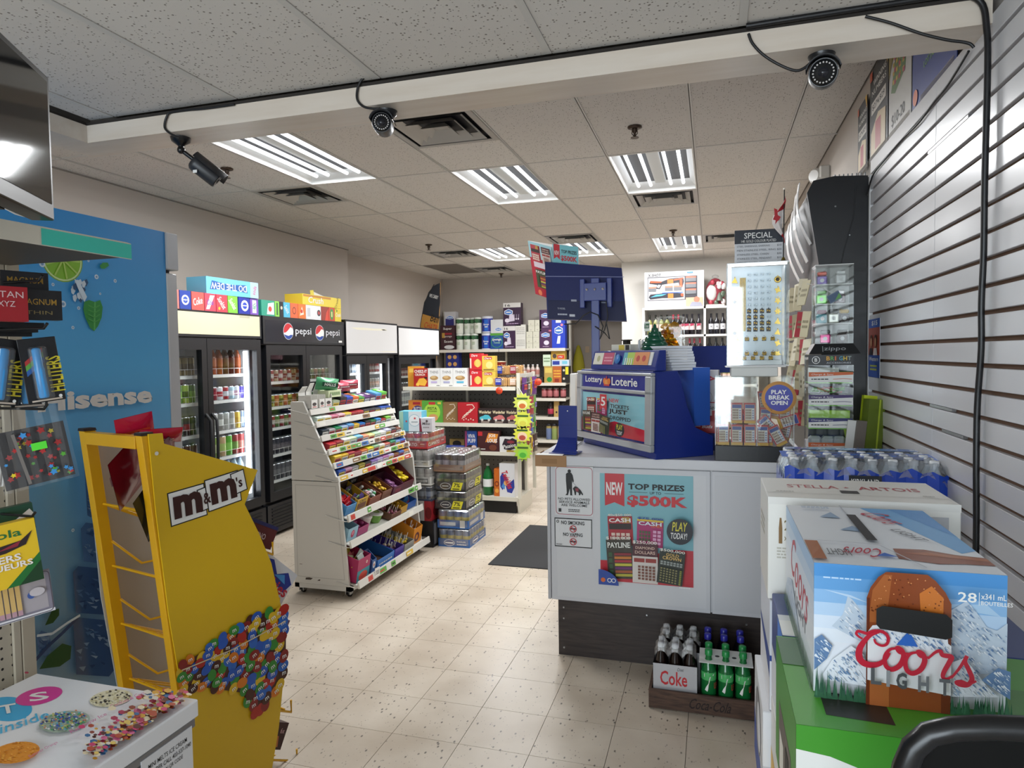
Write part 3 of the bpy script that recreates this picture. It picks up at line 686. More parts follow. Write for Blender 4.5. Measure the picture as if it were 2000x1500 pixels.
# ---------------------------------------------------------------- candy rack on castors
RK = M('#d9d7d0', .35)
def T_(mb, t): return mb.xf(Matrix.Translation(-V(t.location)))
RY0, RY1 = 3.95, 5.13
rk = thing('candy_rack', 'white sloping candy rack on castors with six narrow shelves over three bins', 'rack', (-2.55, 4.54, 0))
for y in (RY0, RY1-.02):
    T_(MB().prism([(-2.76, y, .79), (-2.40, y, .79), (-2.655, y, 1.325), (-2.745, y, 1.325)], (0, .02, 0), RK), rk).build('upper_end_panel', rk, .002)
    m = MB().prism([(-2.755, y, .08), (-2.335, y, .08), (-2.397, y, .785), (-2.758, y, .785)], (0, .02, 0), RK)
    if y == RY0:
        c = Cv(m, (-2.755, y, .10), (.42, 0, 0), (0, 0, .685)); c.line([(.06, .04), (.06, .96), (.8, .96), (.92, .04), (.06, .04)], .006, M('#bcbab3', .4))
        c.poly([(.2, .01), (.3, .012), (.34, .03), (.27, .035), (.21, .03)], M('#4a3f36', .8)); c.poly([(.42, .008), (.47, .01), (.48, .025), (.45, .022)], M('#4a3f36', .8)); c.rect(.1, .16, .05, .006, M('#8a857c', .8))
    T_(m, rk).build('lower_end_panel', rk, .002)
T_(MB().box(-2.765, RY0+.02, .10, -2.745, RY1-.02, 1.32, RK), rk).build('back_panel', rk)
T_(MB().box(-2.755, RY0, .05, -2.32, RY0+.03, .08, RK).box(-2.755, RY1-.03, .05, -2.32, RY1, .08, RK).box(-2.755, RY0, .05, -2.72, RY1, .08, RK).box(-2.36, RY0, .05, -2.32, RY1, .08, RK), rk).build('base_frame', rk)
SH = [(-2.607, 1.26), (-2.562, 1.177), (-2.526, 1.083), (-2.474, .992), (-2.437, .9), (-2.409, .81)]
BN = [(-2.338, .545), (-2.324, .37), (-2.27, .10)]
PTAG = ['#5fa84a', '#d9b43c', '#3f74b8', '#e8e6de', '#c8483c', '#8a6a4a', '#e8e6de']
def deck(x1, z1, x0, z0, lip, tags):
    m = MB().prism([(x0, RY0+.022, z0), (x1, RY0+.022, z1-.012), (x1, RY0+.022, z1-.02), (x0, RY0+.022, z0-.008)], (0, RY1-RY0-.044, 0), RK)
    m.prism([(x1, RY0+.005, z1-.03), (x1+.012, RY0+.005, z1-.026), (x1+.004, RY0+.005, z1+lip), (x1-.004, RY0+.005, z1+lip)], (0, RY1-RY0-.01, 0), RK)
    c = Cv(m, (x1+.0125, RY0+.01, z1-.026), (0, RY1-RY0-.02, 0), (-.0085, 0, lip+.026))
    if tags:
        x = .02
        while x < .93:
            w_ = random.uniform(.04, .1)
            if random.random() < tags: c.rect(x, .15, w_, .7, M(random.choice(PTAG), .45)); c.rect(x+.01, .4, w_*.6, .2, M(random.choice(['#e9e6da', '#2a2a2a', '#c43c34']), .5))
            x += w_+random.uniform(.004, .02)
    T_(m, rk).build('shelf', rk)
    # wire end stop at the near end
    T_(MB().tube([(x1-.16, RY0-.004, z1+.012), (x1-.02, RY0-.004, z1-.02), (x1+.006, RY0-.004, z1-.018), (x1+.004, RY0-.004, z1+lip)], .0035, RK), rk).build('shelf_wire', rk)
for k, (x, z) in enumerate(SH): deck(x, z, max(x-.24, -2.74), z-.012+.279*(x-max(x-.24, -2.74)), .012, [.12, .35, .3, .7, .95, .95][k])
for k, (x, z) in enumerate(BN): deck(x, z, -2.74, z+(.13, .1, .06)[k], .022, [.4, .2, .5][k])
for cx, cy in ((-2.72, 3.99), (-2.36, 3.99), (-2.72, 5.09), (-2.36, 5.09)):
    m = MB().box(cx-.018, cy-.02, .04, cx+.018, cy+.02, .051, STEEL).box(cx-.018, cy-.02, .02, cx-.013, cy+.02, .05, STEEL).box(cx+.013, cy-.02, .02, cx+.018, cy+.02, .05, STEEL)
    o = T_(m, rk).build('castor', rk)
    T_(MB().lathe((cx-.012, cy+.012, .026), [(.012, 0), (.026, .003), (.026, .021), (.012, .024)], BLACK, 14, (1, 0, 0)), rk).build('wheel', o)
# rows of candy-bar cartons
CAN = [
 [('white', '#e3e2dc'), ('white', '#dcdcd6'), ('white', '#e6e5e0'), ('grey-green', '#b9c4a8'), ('black', '#22242c'), ('blue', '#2a4fb0'), ('orange', '#e0702c'), ('green', '#4f9a4a'), ('purple', '#5a2f6a'), ('plum', '#4a2a4f'), ('sky blue', '#5a98d0'), ('bright green', '#6ab84a')],
 [('white and green', '#cfe0d6'), ('white', '#e4e4e0'), ('pink', '#d98aa0'), ('pale pink', '#e6b8c4'), ('yellow', '#d8b84a'), ('red', '#9c2c34'), ('red and white', '#a83a40'), ('dark', '#3a3438'), ('black', '#2c2c30'), ('dark grey', '#44444a'), ('blue', '#2f4f9c'), ('navy', '#24408c')],
 [('black and blue', '#24303c'), ('grey', '#a8aaac'), ('green', '#2f8a5a'), ('pale blue', '#a0b8d8'), ('light blue', '#5f9ad0'), ('yellow', '#d0a83a'), ('blue', '#2a68b0'), ('black', '#1c1c20'), ('dark green', '#2a6a3a'), ('bright blue', '#3a84c0'), ('red', '#a02c34'), ('lime', '#7ab84a'), ('cream', '#d8d0c0')],
 [('red', '#a8242c'), ('dark red', '#8a1c28'), ('white', '#d8d8d2'), ('pale green', '#b8d0a8'), ('sky blue', '#6aa8c8'), ('salmon', '#d88a6a'), ('pale yellow', '#d8d08a'), ('mint', '#a8c8a8'), ('white', '#dcdcd8'), ('lavender', '#b0b0cc'), ('black and white', '#4a4a4c'), ('brown', '#7a4a3a')],
 [('yellow', '#d8b83a'), ('gold', '#c8a030'), ('red', '#a03a40'), ('wine', '#8a2c38'), ('orange', '#c8703a'), ('lemon', '#d8c82c'), ('green and white', '#8ab08a'), ('white', '#dad8d0'), ('red and white', '#c06a60'), ('teal', '#3a8a6a'), ('pale blue', '#7a98c8'), ('blue', '#4a6ac0')],
 [('blue', '#2f54a8'), ('pink', '#b88aa8'), ('grey', '#8a8688'), ('black and yellow', '#8a8030'), ('black', '#2f2c2c'), ('violet', '#8a70b8'), ('lilac', '#b0a0d0'), ('pink and violet', '#b878b0'), ('pale violet', '#c0b4dc'), ('brown', '#8a6040'), ('blue and white', '#5a7ac0'), ('orange', '#d08a4a')],
]
for k, row in enumerate(CAN):
    x1, z1 = SH[k]; n = len(row); w_ = (RY1-RY0-.08)/n; a = math.atan2(.067, .24)
    for i, (cw, col) in enumerate(row):
        if k == 0 and i < 3: continue
        y = RY0+.045+w_*(i+.5); h = random.uniform(.04, .052) if k > 1 else random.uniform(.032, .038) if k else random.uniform(.05, .075); d = (.1, .14, .17, .19, .19, .19)[k]
        lab = random.choice(['#e9e7df', '#e8c83c', '#c9ccd4', '#b02c34'])
        topc = random.choice(['#c9c7c0', '#d8d6d0', col, col]) if k in (1, 2, 3, 4) else col
        def dr(c, lab=lab, h=h, w_=w_): c.rect(.08, .25, .84, .45, M(lab, .4)); c.rows(.15, .35, .7, .25, 1, M('#2a2a30', .5))
        def tp(c, topc=topc, col=col): c.rect(.04, .3, .92, .68, M(topc, .5)); c.rect(.1, .06, .8, .2, M(col, .25)); c.rect(.2, .4, .5, .3, M(random.choice(['#d8d8d4', '#7a6a60', col]), .5))
        u = V((math.cos(a), 0, -math.sin(a))); nn = V((math.sin(a), 0, math.cos(a)))
        p = V((x1-.02, y, z1-.006))-u*(d/2+.003)+nn*.003
        o = put(('candy', k, i), box_mb(w_-.004, d, h, col, dr, None, tp), 'candy_carton', '%s candy carton, %s from the near end, %s shelf of white candy rack' % (cw, ORD[i], ORD[k]), 'candy box', p, 0, 'candy cartons on the narrow shelves')
        o.rotation_euler = (Matrix.Rotation(a, 3, 'Y') @ Matrix.Rotation(PI/2, 3, 'Z')).to_euler()
# white flip-top cartons and bags on the very top
for i, (y, t) in enumerate(((4.02, .0), (4.11, .1), (4.2, -.05))):
    m = MB(); e = .002
    m.box(-.04, -.05, 0, .04, -.048, .06, M('#e6e5e0', .6)).box(-.04, .048, 0, .04, .05, .11, M('#e6e5e0', .6)).box(-.04, -.05, 0, -.038, .05, .09, M('#dedcd6', .6)).box(.038, -.05, 0, .04, .05, .09, M('#dedcd6', .6)).box(-.04, -.05, 0, .04, .05, .002, M('#8a8880', .6))
    m.prism([(-.04, .05, .11), (.04, .05, .11), (.03, .02, .15+.02*i), (-.03, .02, .15+.02*i)], (0, .001, .001), M('#ecebe6', .6))
    Cv(m, (-.04, -.05, 0), (.08, 0, 0), (0, 0, .06)).ell(.5, .5, .3, .2, M('#4a4446', .5)).rect(.2, .15, .6, .08, M('#c8484c', .5))
    solo(m, 'flip_top_carton', 'open white flip-top carton, %s from the near end, on top of candy rack' % ORD[i], 'candy box', (-2.66, y, 1.273), PI/2+t, 'white flip-top cartons')
def halls(c): c.rect(0, .25, 1, .5, M('#1d4a36', .3)); c.text('HALLS', .15, .32, .7, .36, WHITE, .05, .1)
o = put('halls', bag_mb(.2, .09, .07, '#4a9a6a', halls), 'candy_bag', 'green and white HALLS bag lying across the rack top', 'candy bag', (-2.66, 4.25, 1.386), 1.1); o.rotation_euler = (.1, .12, 1.25)
put('hallsbase', box_mb(.17, .1, .05, '#d6e0b8', lambda c: c.grid(.1, .2, .8, .6, 5, 1, M('#6a8a5a', .5))), 'candy_carton', 'pale green carton holding up the HALLS bag', 'candy box', (-2.67, 4.3, 1.335), PI/2)
for i in range(3):
    put('pinkbag', bag_mb(.17, .07, .05, '#b8485a', lambda c: (c.rect(0, .3, 1, .35, M('#7a2434', .4)), c.rows(.1, .38, .8, .2, 1, WHITE))), 'candy_bag', 'wine-pink candy bag in the heap on the rack top, %s from the near end' % ORD[i], 'candy bag', (-2.69+.01*i, 4.42+.085*i, 1.35+.014*i), PI/2-.2*i, 'wine-pink candy bags')

def obox(label, loc, rz, w_, d, h, col, inner='#6a4a36', front=None, fill=None, name='display_box', hb=None, tilt=0.):
    """an open shelf carton: floor, low front, sides, higher back; fill = (kind, colours, count)"""
    t = thing(name, label, 'candy box', loc, rz, 'open candy boxes in the rack bins')
    t.rotation_euler = (tilt, 0, rz) if not tilt else (Matrix.Rotation(tilt, 3, 'Y') @ Matrix.Rotation(rz, 3, 'Z')).to_euler()
    hb = hb or h*1.5; k = M(col, .5); q = M(inner, .7); e = .003
    m = MB().box(-w_/2, -d/2, 0, w_/2, d/2, e, q).box(-w_/2, -d/2, e, w_/2, -d/2+e, h, k).box(-w_/2, d/2-e, e, w_/2, d/2, hb, k)
    for s in (-1, 1): m.prism([(s*w_/2, -d/2+e, e), (s*w_/2, d/2-e, e), (s*w_/2, d/2-e, hb), (s*w_/2, -d/2+e, h)], (-s*e, 0, 0), k)
    m.face([(-w_/2+e, -d/2+e+.001, e), (w_/2-e, -d/2+e+.001, e), (w_/2-e, -d/2+e+.001, h), (-w_/2+e, -d/2+e+.001, h)], q); m.face([(-w_/2+e, d/2-e-.001, e), (w_/2-e, d/2-e-.001, e), (w_/2-e, d/2-e-.001, hb), (-w_/2+e, d/2-e-.001, hb)], q)
    if front: front(Cv(m, (-w_/2, -d/2, 0), (w_, 0, 0), (0, 0, h)))
    m.build('carton', t)
    if fill:
        kind, cols, n = fill; m = MB(); rr = random.Random(len(label))
        for i in range(n):
            x = rr.uniform(-w_*.38, w_*.38); y = rr.uniform(-d*.36, d*.36); z = h*.55+(y+d/2)/d*(hb-h)*.5+rr.uniform(0, h*.4); cc = M(rr.choice(cols), .3)
            if kind == 'balls': m.ball((x, y, z), .014, .014, .012, cc, 7, 4)
            elif kind == 'lids': m.lathe((x, y, z-.02), [(.018, 0), (.024, .02), (.024, .028), (0, .03)], cc, 9)
            elif kind == 'pops': m.tube([(x, y, z-.02), (x+rr.uniform(-.02, .02), y-.01, z+.05)], .0025, WHITE, 4).ball((x, y, z-.01), .013, .013, .013, cc, 6, 4)
            elif kind == 'packs':
                b = MB().box(-.035, -.004, -.02, .035, .004, .02, cc, .002); a = rr.uniform(-.7, .7)
                b.xf(Matrix.Translation((x*.8, y, z)) @ Matrix.Rotation(a, 4, 'Y') @ Matrix.Rotation(rr.uniform(-.5, .2), 4, 'X')); m.v, nb = m.v+b.v, len(m.v); m.f += [tuple(i_+nb for i_ in f) for f in b.f]; m.mi += [m._m(cc)]*len(b.f); m.sm += b.sm
        o = m.build('candy_fill', t); o['kind'] = 'stuff'
    return t
ta = math.atan2(.142, .402); tb = math.atan2(.112, .416); tc = math.atan2(.072, .47)
def on(bin_, fx, y):   # a point on the deck of a bin, fx metres behind its lip
    x1, z1 = BN[bin_]; s = (ta, tb, tc)[bin_]; return (x1-fx-.022, y, z1-.0085+math.tan(s)*(fx+.022))
R_ = PI/2
obox('blue carton full of red candy lips at the near end, upper bin', on(0, .1, 4.05), R_, .13, .17, .07, '#4a90c8', '#2a4a80', None, ('packs', ['#c41c2c', '#d02a34', '#b0182a'], 12), tilt=ta)
obox('sky blue carton with green foot behind the red lips, upper bin', on(0, .27, 4.06), R_, .12, .1, .09, '#58b0dc', '#3a6a98', lambda c: (c.rect(0, 0, 1, .25, M('#5ab04a', .5)), c.circ(.7, .6, .12, M('#d85a80', .5))), None, tilt=ta)
obox('yellow and brown carton of striped sticks, upper bin', on(0, .11, 4.2), R_, .15, .19, .085, '#c9a02c', '#4a3428', lambda c: (c.rect(.1, .1, .8, .5, M('#7a4a34', .5)), c.text('CRY', .2, .65, .6, .25, INK)), ('packs', ['#d8d4c8', '#5a8a4a', '#d0703a', '#5a4a8a', '#2a2a2a'], 16), tilt=ta)
obox('violet carton of shiny pouches, upper bin', on(0, .28, 4.24), R_, .16, .12, .1, '#3a3480', '#241f50', lambda c: c.rows(.1, .3, .8, .3, 2, WHITE), ('packs', ['#3a3a98', '#c9c2a0', '#4a44a8'], 9), tilt=ta)
obox('brown carton of small white and green bottles, upper bin', on(0, .1, 4.39), R_, .17, .18, .06, '#8a4a34', '#6a4430', None, ('balls', ['#e4e4e0', '#d0dcdc', '#3a9a5a', '#e0b0b8'], 26), tilt=ta)
obox('black and yellow lettered carton, upper bin', on(0, .28, 4.44), R_, .12, .1, .11, '#2c2c34', '#1c1c22', lambda c: (c.rect(.1, .1, .8, .35, M('#d8c030', .5)), c.text('Juicy', .15, .15, .7, .25, INK), c.text('NEW', .2, .6, .6, .25, WHITE)), None, tilt=ta)
obox('brown carton of yellow wrapped sweets, upper bin', on(0, .1, 4.57), R_, .15, .18, .07, '#7a4a34', '#5a3a2a', None, ('balls', ['#e0b82c', '#d8a824', '#ecc83c'], 24), tilt=ta)
obox('brown carton of tall dark bars, upper bin', on(0, .28, 4.6), R_, .16, .12, .1, '#6a4430', '#4a3024', None, ('packs', ['#4a2c20', '#d8d0c0', '#6a3a2a'], 8), tilt=ta)
obox('plum carton of purple lidded tubs, upper bin', on(0, .1, 4.75), R_, .17, .19, .07, '#5a1c38', '#40142a', lambda c: c.rect(.2, .2, .6, .5, M('#8a2c44', .5)), ('lids', ['#7a4a78', '#8a5a88', '#6a3a60'], 10), tilt=ta)
obox('plum carton of yellow lidded tubs at the far end, upper bin', on(0, .16, 4.95), R_, .2, .3, .07, '#5a1428', '#4a1024', None, ('lids', ['#e8cc24', '#e0c018', '#f0d83c'], 26), tilt=ta, hb=.2)
obox('pale blue carton with pink sweet picture, middle bin', on(1, .12, 4.05), R_, .13, .2, .09, '#9cc8dc', '#a8b8c0', lambda c: (c.ell(.5, .5, .18, .3, M('#c8385a', .5)), c.ell(.5, .55, .1, .18, M('#e890a8', .5))), None, tilt=tb)
obox('pink carton heaped with pink gum, middle bin', on(1, .13, 4.2), R_, .15, .22, .06, '#b84a80', '#8a3a60', None, ('balls', ['#c85a98', '#d870a8', '#b84888'], 32), tilt=tb)
t = thing('candy_tub', 'round white lidded tub with pink lid text, middle bin', 'tub', on(1, .1, 4.34))
MB().lathe((0, 0, 0), [(.045, 0), (.055, .075)], M('#dcd4d0', .4)).build('cup', t); m = MB().lathe((0, 0, .075), [(.058, 0), (.058, .01), (0, .012)], M('#eeeae6', .4)); Cv(m, (-.05, -.05, .0872), (.1, 0, 0), (0, .1, 0)).ring(.5, .5, .4, .4, .1, M('#c08a98', .5)).rows(.25, .4, .5, .2, 2, M('#c04a60', .5)); m.build('lid', t)
t.rotation_euler = (0, tb, 0)
t = thing('candy_tub', 'round green and white candy tub beside cardboard, middle bin', 'tub', on(1, .1, 4.5)); t.rotation_euler = (0, tb, 0)
MB().lathe((0, 0, 0), [(.05, 0), (.06, .06)], M('#7ab04a', .4)).build('cup', t); m = MB().lathe((0, 0, .06), [(.064, 0), (.064, .01), (0, .014)], M('#e4e4de', .4)); Cv(m, (-.05, -.05, .0742), (.1, 0, 0), (0, .1, 0)).ell(.5, .5, .35, .3, M('#8ab84a', .5)).ell(.6, .5, .15, .12, M('#c8d890', .5)); m.build('lid', t)
obox('plain brown carton behind the green tub, middle bin', on(1, .27, 4.46), R_, .2, .13, .07, '#6a4a38', '#4a3428', None, None, tilt=tb)
obox('brown carton of pink lollipops, middle bin', on(1, .1, 4.69), R_, .17, .19, .05, '#7a5240', '#5a3a2c', None, ('pops', ['#e08aa0', '#d86a90', '#e8a0b0'], 14), tilt=tb)
obox('carton of yellow sweets, middle bin', on(1, .12, 4.85), R_, .13, .2, .06, '#d0a030', '#8a6a24', None, ('balls', ['#e0b020', '#ecc030', '#d89c18'], 26), tilt=tb)
obox('carton of bright blue bags at the far end, middle bin', on(1, .14, 5.02), R_, .17, .22, .06, '#2a60b0', '#1c4480', None, ('packs', ['#2f84d0', '#3a9ae0', '#2468b0', '#d87a98'], 14), tilt=tb)
obox('magenta and teal carton of wrapped sweets at the near end, bottom bin', on(2, .12, 4.07), R_, .17, .22, .16, '#a82058', '#7a1c44', lambda c: (c.rect(0, 0, 1, .5, M('#2f8a98', .5)), c.ell(.5, .2, .35, .2, M('#c84430', .5)), c.circ(.7, .75, .06, WHITE), c.circ(.7, .75, .03, RED)), ('packs', ['#e0d868', '#c8d0a0', '#e07a80', '#d8c840', '#b0b8b0'], 22), tilt=tc, hb=.2)
obox('small blue and orange carton with price card, bottom bin', on(2, .05, 4.22), R_, .06, .08, .1, '#2a5a98', '#40506a', lambda c: (c.ell(.5, .6, .3, .25, M('#d8d8e0', .5)), c.circ(.5, .6, .15, M('#d0703a', .5))), None, tilt=tc)
obox('wide blue carton almost empty, bottom bin', on(2, .16, 4.41), R_, .26, .3, .07, '#2f74c0', '#5a4034', lambda c: c.rows(.1, .3, .8, .3, 1, WHITE), None, tilt=tc, hb=.12)
obox('violet carton of dark lollipops, bottom bin', on(2, .16, 4.63), R_, .15, .3, .07, '#4a349a', '#4a3a34', None, ('pops', ['#4a3048', '#6a4a60', '#d8c8b0'], 14), tilt=tc, hb=.11)
obox('clear-front carton of yellow lollipops, bottom bin', on(2, .15, 4.81), R_, .17, .28, .06, '#9a9a94', '#4a3a30', None, ('pops', ['#e0c428', '#e8d03c', '#d8b820'], 30), tilt=tc, hb=.1)
obox('orange carton of white lollipop sticks at the far end, bottom bin', on(2, .13, 5.0), R_, .16, .2, .13, '#d88a24', '#b87420', lambda c: c.ring(.4, .4, .28, .3, .5, M('#5a2430', .5)), ('pops', ['#e0a030', '#d8d0c8'], 9), tilt=tc, hb=.2)
m = MB().box(-.03, 0, 0, .03, .001, .06, WHITE); Cv(m, (-.03, 0, 0), (.06, 0, 0), (0, 0, .06)).rows(.15, .2, .7, .5, 3, INK)
solo(m, 'price_card', 'small white price card leaning on the bottom bin lip', 'price card', (BN[2][0]+.014, 4.2, .085), R_-.1)
# ---------------------------------------------------------------- cookie gondola and back wall shelving
def peg_mat(name, h, hole='#15120f', pitch=.0254, r=.13):
    t, n, l, b = nodes_mat(name)
    g = n.new('ShaderNodeNewGeometry'); s = n.new('ShaderNodeSeparateXYZ'); l.new(g.outputs['Position'], s.inputs[0])
    def mo(op, a, b_=None):
        k = n.new('ShaderNodeMath'); k.operation = op
        for i, q in ((0, a), (1, b_)):
            if q is None: continue
            if isinstance(q, (int, float)): k.inputs[i].default_value = q
            else: l.new(q, k.inputs[i])
        return k.outputs[0]
    # along the board in x or y, whichever it runs in
    a = mo('ADD', s.outputs['X'], s.outputs['Y'])
    f1 = mo('SUBTRACT', mo('FRACT', mo('DIVIDE', a, pitch)), .5); f2 = mo('SUBTRACT', mo('FRACT', mo('DIVIDE', s.outputs['Z'], pitch)), .5)
    d = mo('SQRT', mo('ADD', mo('MULTIPLY', f1, f1), mo('MULTIPLY', f2, f2)))
    k = mo('GREATER_THAN', d, r)
    mx = n.new('ShaderNodeMix'); mx.data_type = 'RGBA'; mx.inputs[6].default_value = lin(hole) + [1]; mx.inputs[7].default_value = lin(h) + [1]
    l.new(k, mx.inputs[0]); l.new(mx.outputs[2], b.inputs['Base Color']); b.inputs['Roughness'].default_value = .6
    return t
PEG = peg_mat('grey_pegboard', '#6f6a64', pitch=.0508, r=.12); PEGL = peg_mat('cream_pegboard', '#b5ab98')
gd = thing('gondola_shelf', 'low beige gondola of cookies and snack cakes with pegboard back', 'shelf unit', (-2.57, 6.75, 0))
def G_(mb, name): return T_(mb, gd).build(name, gd)
G_(MB().box(-3.25, 6.94, .1, -1.92, 6.96, 1.42, PEG), 'pegboard')
for x in (-3.25, -2.58, -1.925): G_(MB().box(x-.012, 6.92, .0, x+.012, 6.97, 1.45, SHELF), 'upright')
G_(MB().box(-3.25, 6.53, .14, -1.9, 6.94, .168, SHELF).box(-3.25, 6.515, .13, -1.9, 6.53, .172, SHELF), 'base_deck')
G_(MB().box(-3.25, 6.56, 0, -1.93, 6.58, .13, BLACK), 'kick_plate')
G_(MB().prism([(-1.905, 6.515, .165), (-1.905, 7.03, .165), (-1.905, 7.03, 0), (-1.905, 6.55, 0)], (.02, 0, 0), SHELF), 'base_end')
for z, y0 in ((1.298, 6.5), (.922, 6.52), (.632, 6.52)):
    m = MB().box(-3.14 if z > 1.2 else -3.25, y0, z-.02, -1.9, 6.94, z, SHELF).box(-3.14 if z > 1.2 else -3.25, y0-.01, z-.034, -1.9, y0, z+.004, M('#d6d1c2', .35))
    G_(m, 'shelf')
def good(label, name, px0, px1, y, z, h, col, draw=None, d=.07, cat='box', rz=0., gr=None, dy=0, side=None):
    """a carton standing on z whose front the photo shows between columns px0 and px1"""
    a = at(px0, 750, 'y', y).x; b = at(px1, 750, 'y', y).x
    return put(('good', label), box_mb(b-a-.002, d, h, col, draw, side), name, label, cat, ((a+b)/2, y+d/2+dy, z), rz, gr)
Z = 1.2985
good('orange cracker box behind the red one at the left end of top cookie shelf', 'cracker_box', 797, 824, 6.62, Z, .215, '#e09a30', lambda c: c.rect(.1, .7, .5, .2, M('#e8c050', .5)))
good('red CHEEZ-IT cracker box on top cookie shelf', 'cracker_box', 808, 836, 6.53, Z, .195, '#a8201c', lambda c: (c.text('CHEEZ-IT', .06, .76, .88, .16, WHITE, .06), c.text('CRUNCH', .1, .6, .7, .12, M('#f0e8d8', .4), .06), c.poly([(.3, .1), (.8, .05), (.95, .3), (.75, .48), (.4, .45), (.25, .25)], M('#e8b03c', .5)), c.poly([(.15, .08), (.35, .04), (.4, .2), (.2, .22)], M('#f0c050', .5)), c.rect(.75, .45, .2, .08, M('#2a1a18', .5))))
for i, (a, b, u) in enumerate(((836, 860, '#b8a8d0'), (860, 885, '#a8a8c8'), (885, 913, '#58b0d0'))):
    good('white THINS cracker box with %s band, %s of three' % (['violet', 'grey-violet', 'turquoise'][i], ORD[i]), 'cracker_box', a, b, 6.53, Z, .195, '#e2e1de', lambda c, u=u: (c.text('THINS', .15, .72, .7, .14, M('#3a3a3c', .5), -.01), c.ell(.5, .48, .34, .12, M('#b08a58', .6)), c.ell(.45, .52, .2, .07, M('#cfae78', .6)), c.rect(.25, .2, .5, .1, M(u, .5)), c.rows(.7, .04, .25, .06, 1, INK)), gr=None)
for i in range(2):
    good('red Dare cookie box, %s of the red pile on top cookie shelf' % ('upper' if i else 'lower'), 'cookie_box', 918, 942, 6.55, Z+.175*i, .17, '#c8242a', lambda c: (c.text('Dare', .15, .8, .5, .14, WHITE, .03, .2), c.circ(.65, .4, .3, M('#e8a040', .5)), c.ell(.65, .4, .2, .25, M('#f0c060', .5)), c.rect(.02, .1, .12, .6, M('#e0d0c0', .5))))
    good('yellow Dare cookie box, %s of the yellow pile on top cookie shelf' % ('upper' if i else 'lower'), 'cookie_box', 942, 968, 6.55, Z+.16*i, .157, '#d8b848', lambda c: (c.rect(.15, .76, .6, .18, M('#b02c2c', .5)), c.text('Dare', .2, .79, .5, .12, WHITE, .03, .2), c.circ(.55, .4, .26, M('#e8d080', .5)), c.rect(.1, .06, .8, .08, M('#8a6a2c', .5))))
good('tall red Dare cookie box behind the piles', 'cookie_box', 918, 950, 6.65, Z, .335, '#cc2a2c', lambda c: c.text('Dare', .1, .86, .5, .1, WHITE, .03, .2))
def bread(lab, px, y, z, sx, col, w_=.15, h=.11):
    t = thing('bread_loaf', lab, 'bread', (at(px, 750, 'y', y).x, y+.06, z))
    m = MB(); n = 9
    for i in range(n): m.box(-w_/2+w_*i/n, -.05, .004, -w_/2+w_*(i+.9)/n, .05, h*random.uniform(.8, .9), M('#c89a60', .8), .012)
    o = m.build('slices', t); o['kind'] = 'stuff'
    q = MB().ball((0, 0, h*.46), w_*.56, .066, h*.5, WRAP, 12, 6); q.v = [(a, b, max(c_, .001)) for a, b, c_ in q.v]; q.build('bag', t)
    m = MB().box(-w_*.3, -.0665, .02, w_*.12, -.064, h*.8, M(col, .35)); Cv(m, (-w_*.3, -.0665, .02), (w_*.42, 0, 0), (0, 0, h*.78)).rows(.1, .3, .8, .4, 2, WHITE); m.build('label', t)
bread('bagged loaf with blue label, lower left of the bread heap', 976, 6.53, Z, 1, '#2a349a')
bread('bagged loaf in clear film at the right end of the bread heap', 1004, 6.53, Z, 1, '#d8b8a0', .14)
o = bread('bagged loaf with blue panel, upper left of the bread heap', 978, 6.68, Z+.112, 1, '#2a40a8', .15, .12)
bread('bagged loaf with red panel, upper right of the bread heap', 1005, 6.68, Z+.112, 1, '#8a2c3a', .15, .12)
put('cup', lambda: MB().lathe((0, 0, 0), [(.045, 0), (.06, .09), (.064, .095), (0, .1)], [M('#8a2c20', .4), M('#e0c8a0', .4), M('#d8c8b0', .4)], 14), 'noodle_cup', 'red noodle cup standing on top of the bread heap', 'cup', (at(977, 750, 'y', 6.8).x, 6.82, Z+.16), 0)
Z = .9225
good('orange and purple BUTTER cookie box on second shelf', 'cookie_box', 797, 826, 6.58, Z, .23, '#dc8a34', lambda c: (c.circ(.62, .45, .42, M('#3a2470', .5)), c.text('BUTTER', .35, .55, .62, .14, WHITE, .04), c.text('COOKIES', .42, .44, .5, .07, WHITE, .02), c.rect(.3, .8, .5, .12, M('#b02c34', .5)), c.ell(.75, .18, .22, .14, M('#c89058', .6))))
good('green PISTA cookie box on second shelf', 'cookie_box', 823, 863, 6.54, Z, .23, '#5aa03c', lambda c: (c.circ(.5, .48, .4, M('#a8d048', .5)), c.text('PISTA', .28, .58, .46, .13, M('#2a4a1c', .5), .05), c.text('COOKIES', .28, .49, .46, .06, M('#2a4a1c', .5), .02), c.rect(.34, .82, .32, .12, M('#c03034', .5)), c.ell(.55, .22, .24, .17, M('#d09860', .6)), c.rect(.78, .84, .16, .1, M('#d8c040', .5))))
def lindor(c): c.line([(.45, .88), (.75, .9), (.85, .75), (.6, .55), (.35, .4), (.2, .2)], .03, M('#e4d4c0', .4)); c.text('LINDOR', .2, .42, .6, .12, M('#ecdcc8', .4), .04, 0, .7); [c.circ(.3+.12*i, .16+.05*(i % 2), .03, M('#e4d4c0', .4)) for i in range(5)]
good('gold-brown chocolate gift box on second shelf', 'chocolate_box', 864, 893, 6.56, Z, .215, '#8a6a42', lindor)
good('bright red chocolate gift box on second shelf', 'chocolate_box', 893, 932, 6.526, Z, .215, '#b01c26', lindor)
